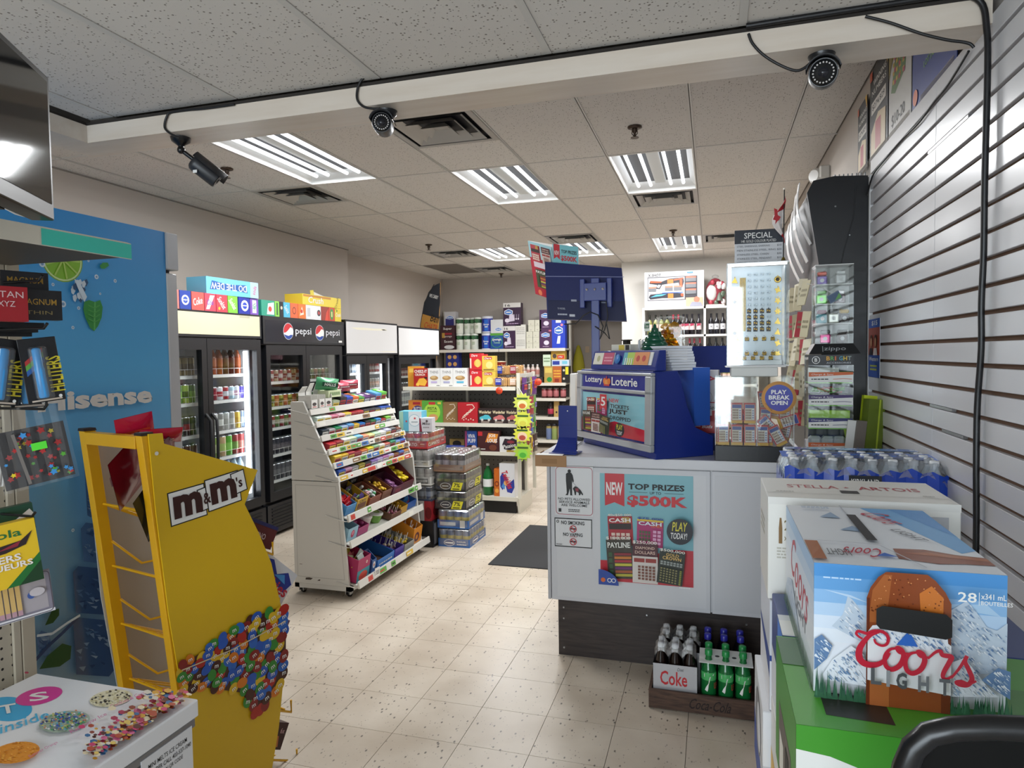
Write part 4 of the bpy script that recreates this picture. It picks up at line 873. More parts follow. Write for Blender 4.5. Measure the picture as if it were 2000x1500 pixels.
for i, (a, b, u) in enumerate(((933, 960, '#4ab0c0'), (960, 987, '#c06a68'), (987, 1009, '#b85a5a'))):
    good('dark Wunderbar box with %s truck, %s of three on second shelf' % (['teal', 'pink', 'dull red'][i], ORD[i]), 'chocolate_box', a, b, 6.53, Z, .155, '#2a1c1a', lambda c, u=u: (c.text('Wunderbar', .04, .66, .92, .2, M('#e8d8b0', .5), .05), c.poly([(.1, .25), (.1, .42), (.35, .5), (.5, .58), (.75, .56), (.9, .42), (.95, .28)], M(u, .5)), c.circ(.28, .24, .09, M('#c8c4bc', .5)), c.circ(.78, .24, .09, M('#c8c4bc', .5)), c.rect(.2, .05, .6, .1, M('#8a7a70', .5))))
Z = .6325
good('blue VIVA PUFF cookie box on third shelf', 'cookie_box', 906, 930, 6.57, Z, .205, '#2a4fa0', lambda c: (c.rect(0, 0, .18, 1, M('#8a3a68', .5)), c.text('VIVA', .25, .64, .6, .2, WHITE, .06), c.text('PUFF', .25, .4, .65, .2, WHITE, .06), c.ell(.5, .15, .4, .14, M('#2c1a18', .5)), c.ell(.75, .18, .2, .1, M('#e0c8c0', .5))))
good('brown JOS LOUIS cake box on third shelf', 'cake_box', 931, 974, 6.53, Z, .215, '#40181a', lambda c: (c.rect(.02, .75, .2, .2, M('#b8242c', .5)), c.poly([(.35, .45), (.5, .9), (.95, .85), (.85, .4), (.55, .5)], M('#d8862c', .5)), c.text('JOS', .5, .66, .32, .18, WHITE, .06), c.text('LOUIS', .45, .44, .45, .18, WHITE, .06), c.ell(.7, .2, .18, .14, M('#6a3420', .5)), c.rows(.15, .08, .2, .08, 1, WHITE)))
good('white Passion cake box with dark heart on third shelf', 'cake_box', 974, 1008, 6.526, Z, .155, '#d8d6d4', lambda c: (c.poly([(.15, .5), (.3, .9), (.6, .85), (.75, .95), (1, .8), (.98, .3), (.6, .12), (.25, .2)], M('#2a1c26', .5)), c.text('Passion', .2, .3, .75, .25, WHITE, .03, .2, .2), c.ell(.65, .68, .22, .1, M('#8a2c38', .5)), c.rect(.4, 0, .6, .14, M('#a08020', .5))))
good('flat blue and white cookie tray at the left of third shelf', 'cookie_tray', 868, 904, 6.56, Z, .045, '#3a4a9a', lambda c: c.rows(.05, .3, .9, .4, 1, WHITE))
good('yellow box with dark oval behind the blue tray', 'cake_box', 876, 905, 6.7, Z, .1, '#b89a58', lambda c: c.ell(.5, .5, .3, .35, M('#2a2224', .5)))
good('low red box behind VIVA PUFF on third shelf', 'cake_box', 900, 935, 6.72, Z, .06, '#982430')
Z = .1685
o = bottle = thing('soda_bottle', 'two litre green soda bottle with white label on the bottom cookie shelf', 'bottle', (at(952, 930, 'y', 6.6).x, 6.62, Z))
GR = M('#1c6a34', .12)
MB().lathe((0, 0, 0), [(.04, 0), (.054, .01), (.054, .09)], GR).lathe((0, 0, .09), [(.0545, 0), (.0545, .08)], M('#e4e8e6', .4)).lathe((0, 0, .17), [(.054, 0), (.053, .03), (.04, .08), (.016, .12), (.014, .135)], GR).build('body', o)
MB().lathe((0, 0, .305), [(.017, 0), (.017, .02), (0, .022)], M('#d8dcd8', .4)).build('cap', o)
good('narrow orange snack box beside green bottle', 'snack_box', 962, 973, 6.56, Z, .285, '#c8661c', lambda c: (c.ring(.5, .45, .4, .1, .4, M('#7a2c14', .5)), c.ell(.5, .2, .35, .08, M('#e8a040', .5))), d=.12)
good('tall white Twinkies box lettered upright on the bottom shelf', 'cake_box', 973, 1004, 6.54, Z, .345, '#dcdcde', lambda c: (c.poly([(.05, .6), (.2, .72), (.45, .6), (.6, .4), (.95, .55), (.98, .3), (.8, .12), (.5, .15), (.4, .35), (.2, .2), (.05, .3)], M('#2a3a94', .5)), c.poly([(.12, .3), (.35, .5), (.35, .22)], M('#4a90d0', .5)), c.ell(.42, .42, .14, .08, M('#d8a868', .6)), c.text('Twinkies', -.05, .42, 1.15, .2, M('#c42a34', .4), .05, .15, -1.15)), d=.14, rz=-.06)
for p, y, lb in (((975, 763), 6.485, 'round orange price tag clipped to the top cookie shelf'), ((1051, 746), 6.468, 'round orange price tag on the hanging candy rack')):
    py_ = p[1]; q = at(*p, 'y', y); m = MB().tube([(0, .001, .03), (-.012 if py_ > 750 else -.2, .012, .02 if py_ > 750 else -.03)], .002, STEEL, 4).lathe((0, 0, 0), [(.036, 0), (.036, .001), (0, .0011)], M('#ee4a24', .5), 18, (0, -1, 0)); Cv(m, (-.03, -.0012, -.03), (.06, 0, 0), (0, 0, .06)).rows(.15, .35, .7, .35, 2, M('#5a1810', .5))
    solo(m, 'price_tag', lb, 'price tag', q)
# end cap panel with hanging candy bags
ec = thing('peg_end_panel', 'white end panel of the gondola with candy bags on hooks', 'display panel', (-1.88, 6.78, .3))
T_(MB().box(-1.884, 6.498, .55, -1.872, 7.065, 1.43, M('#d8d4cb', .5)), ec).build('panel', ec)
T_(MB().box(-1.884, 6.475, .17, -1.85, 6.498, 1.44, SHELF).box(-1.884, 7.065, .17, -1.85, 7.09, 1.44, SHELF), ec).build('upright', ec)
EC = ['#5a2a78', '#3a3a40', '#c8a82c', '#6a2c84', '#2a2c34', '#7a3a90', '#a8303c', '#6a9a3a', '#8a2430', '#b04a5a', '#3a5ab0', '#5aa04a', '#7a2020', '#8a3a24', '#c8a030', '#3a2420']
for r in range(4):
    for q in range(4):
        col = EC[r*4+q]; y = 6.58+.13*q; z = 1.2-.205*r
        T_(MB().tube([(-1.872, y, z+.195), (-1.8, y, z+.2)], .003, STEEL, 5), ec).build('hook', ec)
        put(('bag', col), bag_mb(.12, .19, .03, col, lambda c: (c.rect(.05, .3, .9, .4, M(random.choice(['#d8d0c0', '#b8c860', '#c84a4a', '#8a70c0']), .4)), c.rows(.1, .4, .8, .2, 2, INK))), 'candy_bag', 'hanging candy bag, %s row down and %s from the front of the end panel' % (ORD[r], ORD[q]), 'candy bag', (-1.83, y, z), R_+.15*((q+r) % 3-1), 'candy bags on the end panel')
# spiky green pouches hanging in a chain
for i, (px, py) in enumerate(((1020, 786), (1021, 820), (1020, 848), (1021, 882))):
    q = at(px, py, 'y', 6.4); m = MB(); n = 26; rr = random.Random(i)
    pts = [(.1*(1 if k % 2 else .72)*math.cos(2*PI*k/n)*1.0, 0, .1*(1 if k % 2 else .74)*math.sin(2*PI*k/n)) for k in range(n)]
    m.prism(pts, (0, .02, 0), M(['#c8d058', '#d0d44a', '#d8d848', '#a8c840'][i], .35))
    c = Cv(m, (-.07, 0, -.09), (.14, 0, 0), (0, 0, .16)); c.rect(.1, .74, .8, .12, M('#3a5a24', .4)).ell(.5, .42, .36, .28, M(['#e0e8a0', '#d8e060', '#e8c8a8', '#8ad048'][i], .4)).ell(.5, .34, .25, .16, M(['#c86a30', '#d0c84a', '#b04a3a', '#50a838'][i], .4)).rows(.2, .04, .6, .06, 1, INK)
    solo(m, 'spiky_pouch', 'yellow-green burst-shaped candy pouch, %s down the hanging chain' % ORD[i], 'candy pouch', q, 0, 'burst-shaped pouches')
q0 = at(1021, 770, 'y', 6.4255); m = MB().tube([q0, at(1021, 900, 'y', 6.4255)], .004, M('#c8c8c0', .5)).tube([q0, (-1.867, 6.474, 1.3)], .004, M('#c8c8c0', .5)); solo(m, 'clip_strip', 'thin strip holding the burst-shaped pouches', 'strip')

# wall unit with paper goods at the back
wu = thing('wall_shelf_unit', 'tall beige wall shelving with paper towels on its top shelf', 'shelf unit', (-3.5, 11.55, 0))
def U_(mb, name): return T_(mb, wu).build(name, wu)
U_(MB().box(-4.82, 11.76, .1, -2.42, 11.79, 2.15, peg_mat('dark_pegboard', '#4f4a46', pitch=.0508)), 'pegboard')
for x in (-4.8, -3.6, -2.42): U_(MB().box(x-.015, 11.72, 0, x+.015, 11.77, 2.45, SHELF), 'upright')
for z in (1.725, 1.13, .865, .54, .14):
    for a, b in ((-4.8, -3.605), (-3.595, -2.41)): U_(MB().box(a, 11.3, z-.03, b, 11.72, z, SHELF).box(a, 11.285, z-.045, b, 11.3, z+.006, M('#d9d4c8', .35)), 'shelf')
Z = 1.726
def wg(label, name, px0, px1, zt, z0, col, draw=None, d=.15, y=11.36, cat='box', gr=None): return good(label, name, px0, px1, y, z0, zt-z0, col, draw, d, cat, gr=gr)
def cott(x=.1, y=.62, w_=.62): return lambda c: (c.poly([(x, y), (x, y+.14), (x+w_/2, y+.22), (x+w_, y+.14), (x+w_, y), (x+w_/2, y-.05)], M('#e4e8f2', .4)), c.poly([(x+.04, y+.02), (x+.04, y+.12), (x+w_/2, y+.19), (x+w_-.04, y+.12), (x+w_-.04, y+.02), (x+w_/2, y-.03)], M('#3a78c8', .4)), c.rect(x+.1, y+.05, w_-.2, .05, WHITE))
def tpk(c): c.rect(0, .8, 1, .2, M('#dcdad6', .5)); c.text('16', .1, .84, .3, .1, INK, .03); cott(.06, .52, .48)(c); c.poly([(.3, .18), (.35, .5), (.6, .5), (.65, .22)], M('#d8cfe0', .5)); c.ell(.22, .24, .14, .09, M('#e4dce8', .5)); c.rows(.15, .06, .7, .08, 1, M('#b098b8', .5))
wg('dark red paper towel pack at the left end of the top shelf', 'paper_pack', 862, 890, 2.17, Z, '#3a1c24', lambda c: (c.text('Super', .2, .8, .6, .12, WHITE), c.text('Sponge', .2, .5, .6, .1, M('#d0c0c0', .5)), c.rect(.1, .5, .2, .2, M('#b08a3c', .5)), c.text('Scott', .25, .3, .6, .1, WHITE), c.ell(.6, .12, .35, .08, M('#d8d8d8', .5)), c.rect(.3, .62, .5, .08, M('#8a2030', .5))))
wg('white and blue tissue pack on the dark red pack', 'paper_pack', 870, 892, 2.42, 2.172, '#c4c4c8', lambda c: (c.rect(.1, 0, .75, .5, M('#2a2c70', .5)), cott(.2, .5, .6)(c)), y=11.42)
def roll(px, z0, lab, gr):
    x = at(px, 650, 'y', 11.38).x
    def f():
        m = MB().lathe((0, 0, 0), [(.062, 0), (.068, .006), (.068, .185), (.0685, .186), (.0685, .255), (.068, .256), (.066, .285), (.02, .29), (0, .285)], [M('#e2e6dc', .7)]*3+[M('#1c4a2c', .5)]*2+[M('#e4e8de', .7)]*3, 14)
        c = Cv(m, (-.055, -.0695, 0), (.11, 0, 0), (0, 0, .29)); c.poly([(.5, .6), (.8, .74), (.8, .82), (.5, .9), (.2, .82), (.2, .74)], M('#3a6a44', .5)).rows(.25, .3, .5, .2, 3, M('#9ab08a', .6)); return m
    put('greenroll', f, 'paper_roll', lab, 'paper roll', (x, 11.43+(.1 if 'upper' in lab and int(px) % 2 else 0), z0), 0, gr)
for i, px in enumerate((896, 910.5, 925)): roll(px, Z, 'white paper roll with green band, %s from left, lower row' % ORD[i], 'green banded rolls')
for i, px in enumerate((896, 907.5, 919.5, 932)): roll(px, Z+.29, 'white paper roll with green band, %s from left, upper row' % ORD[i], 'green banded rolls')
for i, z in enumerate((Z, Z+.3)):
    x = at(948 if i == 0 else 949, 650, 'y', 11.36).x
    m = MB().lathe((0, 0, 0), [(.098, 0), (.1, .02), (.1, .25), (.1, .29), (.02, .295), (0, .29)], [M('#d8dcea', .5), M('#1f2f9c', .4), M('#dcdfe8', .5), M('#e4e4e4', .6), M('#c8c8c8', .6)], 16)
    c = Cv(m, (-.07, -.1015, 0), (.14, 0, 0), (0, 0, .29)); c.rect(.3, .1, .5, .7, M('#2a68c8', .4)).text('Sponge', .2, .42, .7, .14, WHITE, .04).rect(.35, .32, .4, .06, WHITE)
    solo(m, 'paper_roll', 'fat blue wrapped paper roll, %s one of the pair' % ('upper' if i else 'lower'), 'paper roll', (x, 11.46, z))
wg('blue and green Sponge towel pack on top shelf', 'paper_pack', 959, 984, 2.01, Z, '#1f4f98', lambda c: (c.rect(0, .85, 1, .15, M('#5aa03c', .5)), c.text('Sponge', .12, .5, .76, .2, WHITE, .05, .15), c.text('Towels', .25, .36, .5, .12, M('#a8d8b0', .5), .03, .15), c.ring(.5, .45, .45, .35, .1, M('#4aa04a', .5))))
wg('white tissue pack with blue badge above the Sponge pack', 'paper_pack', 960, 984, 2.25, 2.012, '#d4d6d8', lambda c: cott(.35, .2, .55)(c))
wg('plum bath tissue pack, lower one of the pair', 'paper_pack', 984, 1008, 2.13, Z, '#3a2040', tpk)
wg('wide plum bath tissue pack sitting high on the pair', 'paper_pack', 985, 1019, 2.535, 2.131, '#37203c', lambda c: (tpk(c), [c.line([(.65+.12*i, .5), (.63+.12*i, .3)], .012, M('#d8cfe0', .5)) for i in range(3)], [c.ell(.62+.12*i, .3, .04, .04, M('#e4dce8', .5)) for i in range(3)]))
wg('white tissue box pile with faint print, lower half', 'tissue_box', 1008, 1028, 1.935, Z, '#dcdad2', lambda c: c.rows(.1, .2, .8, .6, 4, M('#b0aea8', .6)))
wg('white tissue box pile with faint print, upper half', 'tissue_box', 1008, 1028, 2.15, 1.936, '#dedcd4', lambda c: c.rows(.1, .2, .8, .6, 4, M('#b0aea8', .6)))
for r in range(5):
    for q in range(2):
        if r == 4 and False: continue
        a = 1029+13*q+(4 if r > 2 else 0); wg('plain cream roll, %s level up, %s of the bare roll pile' % (ORD[r], 'left' if q == 0 else 'right'), 'tissue_roll', a, a+12.5, Z+.1*(r+1)-.002, Z+.1*r, '#d4d2c0', lambda c: c.rect(.3, .2, .2, .15, M('#b0aca0', .6)), cat='tissue roll', gr='bare cream rolls')
for r in range(2):
    wg('plum wrapped tissue column, %s half' % ('upper' if r else 'lower'), 'paper_pack', 1055, 1079, Z+.335*(r+1)-.002, Z+.335*r, '#4a2550', lambda c: (cott(.15, .62, .66)(c), c.ell(.55, .3, .22, .12, M('#e0d8e8', .5)), c.rect(.75, .88, .2, .08, M('#d06a80', .5)), c.rows(.25, .08, .5, .06, 1, M('#c8b0cc', .5))))
wg('tall bright blue tissue pack behind monitor edge', 'paper_pack', 1079, 1105, 2.26, Z, '#1f3fc0', lambda c: (cott(.2, .5, .62)(c), c.poly([(.35, .15), (.45, .4), (.65, .4), (.6, .15)], M('#e4e8f8', .5)), c.rect(.3, .82, .4, .12, M('#e4e8f8', .5)), c.circ(.75, .75, .1, M('#e08aa0', .5))))
# goods on the lower shelves
Z = 1.131
wg('dark blue cookie box with four cookie pictures, far shelf', 'cookie_box', 872, 897, 1.685, Z+.25, '#1f2a78', lambda c: [c.circ(.28+.42*(i % 2), .3+.42*(i//2), .15, M('#c89858', .6)) for i in range(4)])
wg('navy box under the four-cookie box, far shelf', 'cookie_box', 864, 900, Z+.248, Z, '#1c2860')
wg('pale green tea box on the far right shelf', 'tea_box', 1061, 1076, 1.62, Z+.29, '#cfe0c8', lambda c: c.rows(.1, .3, .8, .5, 2, M('#6a8a60', .5)))
wg('red and yellow noodle box on the far right shelf', 'noodle_box', 1077, 1104, 1.685, Z+.4, '#c8a040', lambda c: (c.rect(.45, .1, .5, .4, M('#c83428', .5)), c.text('Mr', .55, .2, .3, .2, WHITE), c.ell(.25, .4, .15, .25, M('#4a3a34', .5))))
wg('white and blue soup box on the far right shelf', 'soup_box', 1078, 1112, Z+.398, Z+.29, '#c8d4e0', lambda c: (c.rect(.05, .2, .4, .6, M('#2a3a98', .5)), c.rect(.6, .3, .3, .5, M('#78c0d8', .5))))
wg('yellow soup pouch box, left on far right shelf', 'soup_box', 1063, 1080, Z+.288, Z, '#b89a50', lambda c: (c.rect(.1, .6, .8, .3, M('#d8c060', .5)), c.ell(.6, .2, .3, .15, M('#2a8a40', .5))))
wg('orange chip box in the middle of far right shelf', 'chip_box', 1080, 1097, Z+.288, Z, '#b8602c', lambda c: (c.rows(.1, .3, .8, .5, 3, M('#e0b040', .5)), c.rect(.2, .05, .5, .2, M('#8a3020', .5))))
wg('black and yellow coffee box on far right shelf', 'coffee_box', 1097, 1112, Z+.288, Z, '#1c1a18', lambda c: (c.rect(.5, .5, .4, .45, M('#d8d02c', .5)), c.circ(.3, .75, .15, M('#c8c0b0', .5)), c.circ(.3, .25, .15, M('#c8c0b0', .5))))
for i, px in enumerate((1016, 1025, 1034, 1043)):
    put('whitecap', bottle_mb('#c8b8b0', '#b07a70', '#ececec', .22, .04, (.2, .6)), 'sauce_bottle', 'white capped bottle in a row on the far shelf, %s from left' % ORD[i], 'bottle', (at(px+6, 750, 'y', 11.38).x, 11.42, Z+.1), 0, 'white capped bottles')
wg('flat black tray box lifting the white capped bottles', 'tray_box', 1018, 1060, Z+.099, Z, '#3a3634', lambda c: c.rows(.1, .2, .8, .6, 1, M('#d8b080', .5)), d=.2)
for i, px in enumerate((1062, 1073, 1085, 1099)):
    put('redjar', lambda: MB().lathe((0, 0, 0), [(.045, 0), (.05, .01), (.05, .03), (.0505, .031), (.0505, .13), (.05, .131), (.05, .15), (.046, .155), (.046, .175), (0, .176)], [M('#4a1c1c', .2)]*3+[M('#b0686a', .4)]*1+[M('#7a2c2c', .3)]*3+[M('#8a8684', .3)]*2, 12), 'fruit_jar', 'jar with pink-red label, %s from left on far right shelf' % ORD[i], 'jar', (at(px, 750, 'y', 11.36).x, 11.4, .866), 0, 'pink-red labelled jars')
for i, (px, k) in enumerate(((1074, 0), (1086, 1), (1098, 0))):
    if k: put('goldbox', box_mb(.09, .06, .27, '#b8985a', lambda c: c.circ(.5, .3, .2, M('#2a2420', .5))), 'coffee_box', 'tall gold coffee box between two dark coffee jars', 'box', (at(px, 750, 'y', 11.36).x, 11.4, .5405))
    else: put('darkjar', lambda: MB().lathe((0, 0, 0), [(.05, 0), (.055, .01), (.055, .05), (.0555, .051), (.0555, .14), (.055, .141), (.05, .2), (.05, .205), (.05, .26), (0, .262)], [M('#241416', .2)]*3+[M('#a83048', .4)]+[M('#241416', .2)]*3+[M('#141214', .3)]*2, 12), 'coffee_jar', 'dark coffee jar with red label, %s of the gold box' % ('left' if i == 0 else 'right'), 'jar', (at(px, 750, 'y', 11.36).x, 11.4, .5405), 0, 'dark coffee jars')
for i, px in enumerate((1070, 1081, 1092)):
    put(('spice', i), lambda i=i: MB().lathe((0, 0, 0), [(.045, 0), (.05, .01), (.05, .2), (.045, .23), (.045, .24), (.047, .241), (.047, .28), (0, .282)], [M('#8a8a6a', .3), M(['#6a7aa0', '#8a9a5a', '#a08a6a'][i], .4)]+[M('#9a8a50', .3)]*3+[M('#2a2a34', .4)]*2, 12), 'spice_jar', 'spice jar with %s label on the lowest visible far shelf' % ['blue', 'green', 'tan'][i], 'jar', (at(px, 750, 'y', 11.36).x, 11.4, .1405), 0, 'spice jars')
# things by the hall door
m = MB(); m.lathe((0, 0, 0), [(.11, 0), (.12, .1), (.09, .3), (.03, .5), (.0, .52)], M('#a8a02c', .8), 10); o = solo(m, 'yellow_coat', 'yellow-green cloth hanging on the hall wall by the door', 'coat', (at(1130, 720, 'y', 12.85).x, 12.86, 1.28))
m = MB().box(-.04, 0, 0, .04, .01, .12, M('#b09a80', .5)); solo(m, 'wall_switch', 'tan switch plate on the hall wall right of the yellow cloth', 'switch', (at(1147, 690, 'y', 12.98).x, 12.985, 1.65))
# ---------------------------------------------------------------- cases of drinks on the floor
FILM = clear_mat('shrink_film', '#f4f4f4', .5, .1, .04)
def can_case(label, name, loc, rz, nx, ny, tray, can, topc, traydraw=None, film=True, hc=.122, ht=.055, r=.033, cat='case'):
    t = thing(name, label, cat, loc, rz); w_, d = nx*2*r, ny*2*r
    m = MB().box(-w_/2-.003, -d/2-.003, 0, w_/2+.003, d/2+.003, .004, tray)
    for a, b, c_, e in ((-w_/2-.003, -d/2-.003, w_/2+.003, -d/2-.001), (-w_/2-.003, d/2+.001, w_/2+.003, d/2+.003), (-w_/2-.003, -d/2-.001, -w_/2-.001, d/2+.001), (w_/2+.001, -d/2-.001, w_/2+.003, d/2+.001)): m.box(a, b, .004, c_, e, ht, tray)
    if traydraw:
        traydraw(Cv(m, (-w_/2-.003, -d/2-.003, 0), (w_+.006, 0, 0), (0, 0, ht))); traydraw(Cv(m, (w_/2+.003, -d/2-.003, 0), (0, d+.006, 0), (0, 0, ht)))
    m.build('tray', t); one = None
    for i in range(nx):
        for j in range(ny):
            if one is None: one = can_mb(*can, h=hc, r=r-.0005)().build('can', t); o = one
            else: o = one.copy(); C.objects.link(o); o.parent = t
            o.location = (-w_/2+r*(2*i+1), -d/2+r*(2*j+1), .0045)
    if film: MB().box(-w_/2-.004, -d/2-.004, .002, w_/2+.004, d/2+.004, hc+.007, FILM, .012).build('film', t)
    return t
BT = M('#2a62a8', .5)
FX, FY = -2.105, 5.48
def moos(c): c.ell(.35, .5, .18, .4, M('#d8dce4', .4)); c.ell(.35, .5, .15, .32, M('#24408a', .4)); c.rect(.22, .42, .26, .16, WHITE); c.text('RADLER', .6, .6, .28, .16, WHITE, .02); c.rows(.6, .25, .3, .2, 1, WHITE)
can_case('bottom case of yellow-topped cans in a blue tray', 'beer_case', (FX, FY, 0), 0, 4, 6, BT, ('#6a7a9a', '#c8b84a'), None, moos, r=.0345, hc=.15, ht=.07)
can_case('second case up of yellow-topped cans in a blue tray with white label', 'beer_case', (FX-.005, FY, .16), 0, 4, 6, BT, ('#6a7a9a', '#c8b84a'), None, lambda c: (c.rect(.08, .35, .5, .4, M('#d8dce0', .5)), c.rect(.72, .1, .16, .9, WHITE)), r=.0345, hc=.15, ht=.07)
DT = M('#2c2a28', .5)
def seven(c): c.ell(.35, .5, .18, .38, M('#c8c8c4', .4)); c.ell(.35, .5, .15, .3, M('#2c2a28', .4)); c.rows(.24, .4, .22, .2, 1, M('#c8c8c4', .4)); c.poly([(.52, .05), (.6, .95), (.92, .95), (.84, .05)], M('#d8d030', .45)); c.text('7%', .62, .4, .2, .45, INK, .04, .15); c.rect(.58, .15, .22, .1, INK)
for k in range(2): can_case('case of dark cans with yellow 7%% flash, %s one of the two' % ('upper' if k else 'lower'), 'beer_case', (FX-.03, FY+.01, .32+.16*k), 0, 4, 6, DT, ('#3a3a34', '#8a8a4a'), None, seven, r=.0345, hc=.15, ht=.075)
can_case('top case of silver-black cans in a brown cardboard tray', 'beer_case', (FX-.035, FY+.005, .64), 0, 4, 6, M('#8a684e', .7), ('#3a3a40', '#a8a8ac'), None, lambda c: (c.ell(.4, .5, .25, .1, M('#a08468', .7)), c.rect(.85, .5, .08, .3, M('#5a4434', .7))), r=.0345, hc=.15, ht=.06)
BX, BY = -2.458, 5.41
m = MB().box(-.13, -.2, 0, .13, .2, .225, M('#17171a', .4)); Cv(m, (-.13, -.2, 0), (.26, 0, 0), (0, 0, .225)).rect(.3, .2, .06, .6, M('#9a9a9a', .5)).rect(.55, .3, .2, .1, M('#b0b0b0', .5)).line([(.1, .1), (.9, .15)], .02, M('#8a8a8a', .5)); Cv(m, (.13, -.2, 0), (0, .4, 0), (0, 0, .225)).rect(.05, .1, .2, .8, M('#6a6a6e', .5))
solo(m, 'beer_carton', 'black carton at the foot of the rear drink stack', 'case', (BX+.06, BY+.0, 0), 0)
m = MB().box(-.125, -.2, 0, .125, .2, .17, M('#98242c', .35)); Cv(m, (-.125, -.2, 0), (.25, 0, 0), (0, 0, .17)).rect(.45, 0, .3, 1, M('#b8b4b4', .4)).rect(.5, .1, .1, .8, M('#8a8888', .4)).ell(.9, .4, .12, .3, M('#6a1018', .4)); Cv(m, (.125, -.2, 0), (0, .4, 0), (0, 0, .17)).ell(.3, .45, .2, .3, M('#5a0c14', .4)).rect(.7, .1, .2, .6, M('#a8a0a0', .4))
solo(m, 'beer_carton', 'red and silver carton above the black carton in the rear stack', 'case', (BX+.05, BY, .2255), 0)
can_case('case of dark blue and silver cans in the rear drink stack', 'beer_case', (BX+.05, BY, .396), 0, 4, 6, M('#24304a', .5), ('#2c3444', '#8a94a4'), None, None, ht=.02)
WT = M('#c9c8c2', .5)
can_case('white tray of grey seltzer cans with bar code strip', 'seltzer_case', (BX+.045, BY, .53), 0, 4, 6, WT, ('#a8a6a0', '#c4c2bc'), None, lambda c: (c.rect(.35, .2, .55, .6, M('#3a3a3a', .5)), c.grid(.37, .25, .5, .5, 12, 1, WT, .4), c.circ(.18, .4, .05, M('#5a5a5a', .5))), hc=.145, ht=.07)
can_case('white tray of White Claw seltzer cans', 'seltzer_case', (BX+.03, BY, .685), 0, 4, 6, WT, ('#b8b6b2', '#9a9894'), None, lambda c: (c.text('WHITE CLAW', .15, .55, .5, .2, INK, .02), c.rect(.25, .25, .3, .15, M('#d08a3a', .5)), c.rows(.75, .6, .15, .15, 1, INK)), hc=.145, ht=.055)
can_case('red tray of CLAMATO cans near the top of the rear stack', 'clamato_case', (BX+.02, BY, .84), 0, 4, 6, M('#b02a2e', .45), ('#b8343a', '#c8c4c0'), None, lambda c: (c.text('CLAMATO', .04, .3, .6, .45, M('#f0e4e0', .4), .04), c.rows(.75, .5, .15, .2, 1, M('#f0e4e0', .4))), hc=.135, ht=.065)
m = MB().box(-.1, -.07, 0, .1, .07, .17, M('#5fb0c8', .35)); c = Cv(m, (-.1, -.07, 0), (.2, 0, 0), (0, 0, .17)); c.rect(0, 0, .18, 1, M('#9ac4b0', .4)); c.rect(.42, 0, .58, 1, M('#d4dce0', .35)); c.circ(.68, .55, .26, M('#88b8c8', .4)); c.circ(.68, .55, .24, M('#e4e8ea', .4))
def star(c, x, y, r, m): c.poly([(x+r*(1 if k % 2 == 0 else .4)*math.sin(k*PI/5), y+r*c.asp*(1 if k % 2 == 0 else .4)*math.cos(k*PI/5)) for k in range(10)], m)
star(c, .7, .65, .07, RED); star(c, .32, .5, .06, RED); c.rows(.55, .42, .28, .1, 1, M('#8a9aa0', .5))
solo(m, 'beer_pack', 'pale blue and silver beer pack with red stars on the rear stack', 'beer pack', (BX-.02, BY-.1, .983), .1)
m = MB().box(-.055, -.05, 0, .055, .05, .115, M('#c4c2c6', .4)); c = Cv(m, (-.055, -.05, 0), (.11, 0, 0), (0, 0, .115)); c.poly([(0, 0), (.22, 0), (.1, 1), (0, 1)], M('#7a1c34', .4)); c.text('Mike', .25, .5, .6, .2, M('#3a3438', .4), .02, .2); c.circ(.6, .78, .09, M('#4a3a40', .4)); c.rows(.3, .25, .5, .15, 1, M('#8a8488', .4))
solo(m, 'cooler_pack', 'small grey and maroon drink pack beside the starred pack', 'drink pack', (BX+.125, BY-.13, .983), .12)
# floor mat
def mat_mat():
    t, n, l, b = nodes_mat('black_ribbed_rubber'); b.inputs['Base Color'].default_value = lin('#1d1d1f') + [1]; b.inputs['Roughness'].default_value = .8
    wv = n.new('ShaderNodeTexNoise'); wv.inputs['Scale'].default_value = 160; bp = n.new('ShaderNodeBump'); bp.inputs['Strength'].default_value = .4; l.new(wv.outputs['Fac'], bp.inputs['Height']); l.new(bp.outputs[0], b.inputs['Normal']); return t
solo(MB().box(-.4, -.62, 0, .4, .62, .008, mat_mat(), .003), 'floor_mat', 'black rubber mat on the aisle floor left of the counter', 'mat', (-1.27, 5.5, 0), 0)
# ---------------------------------------------------------------- service counter
LAM = M('#cdcdd0', .25); LAMD = M('#9a9a9e', .4)
def wood_mat(name, a, b_, sc=(1.2, 12, 12), r=.45):
    t, n, l, b = nodes_mat(name); g = n.new('ShaderNodeNewGeometry'); mp = n.new('ShaderNodeMapping'); mp.inputs['Scale'].default_value = sc; l.new(g.outputs['Position'], mp.inputs[0])
    ns = n.new('ShaderNodeTexNoise'); ns.inputs['Scale'].default_value = 4; ns.inputs['Detail'].default_value = 7; ns.inputs['Distortion'].default_value = 1.2; l.new(mp.outputs[0], ns.inputs[0])
    cr = n.new('ShaderNodeValToRGB'); cr.color_ramp.elements[0].position = .3; cr.color_ramp.elements[1].position = .7; cr.color_ramp.elements[0].color = lin(a) + [1]; cr.color_ramp.elements[1].color = lin(b_) + [1]
    l.new(ns.outputs['Fac'], cr.inputs[0]); l.new(cr.outputs[0], b.inputs['Base Color']); b.inputs['Roughness'].default_value = r; return t
WENGE = wood_mat('dark_wenge', '#241c1a', '#3f3430')
ct = thing('service_counter', 'white laminate service counter with dark wood kick panel', 'counter', (-.3, 3.9, 0))
def K_(mb, name, bev=0): return T_(mb, ct).build(name, ct, bev)
K_(MB().prism([(-.83, 3.475, .315), (.72, 3.475, .315), (.72, 3.8, .315), (.44, 3.8, .315), (.44, 4.33, .315), (-.83, 4.33, .315)], (0, 0, .72), LAM), 'body')
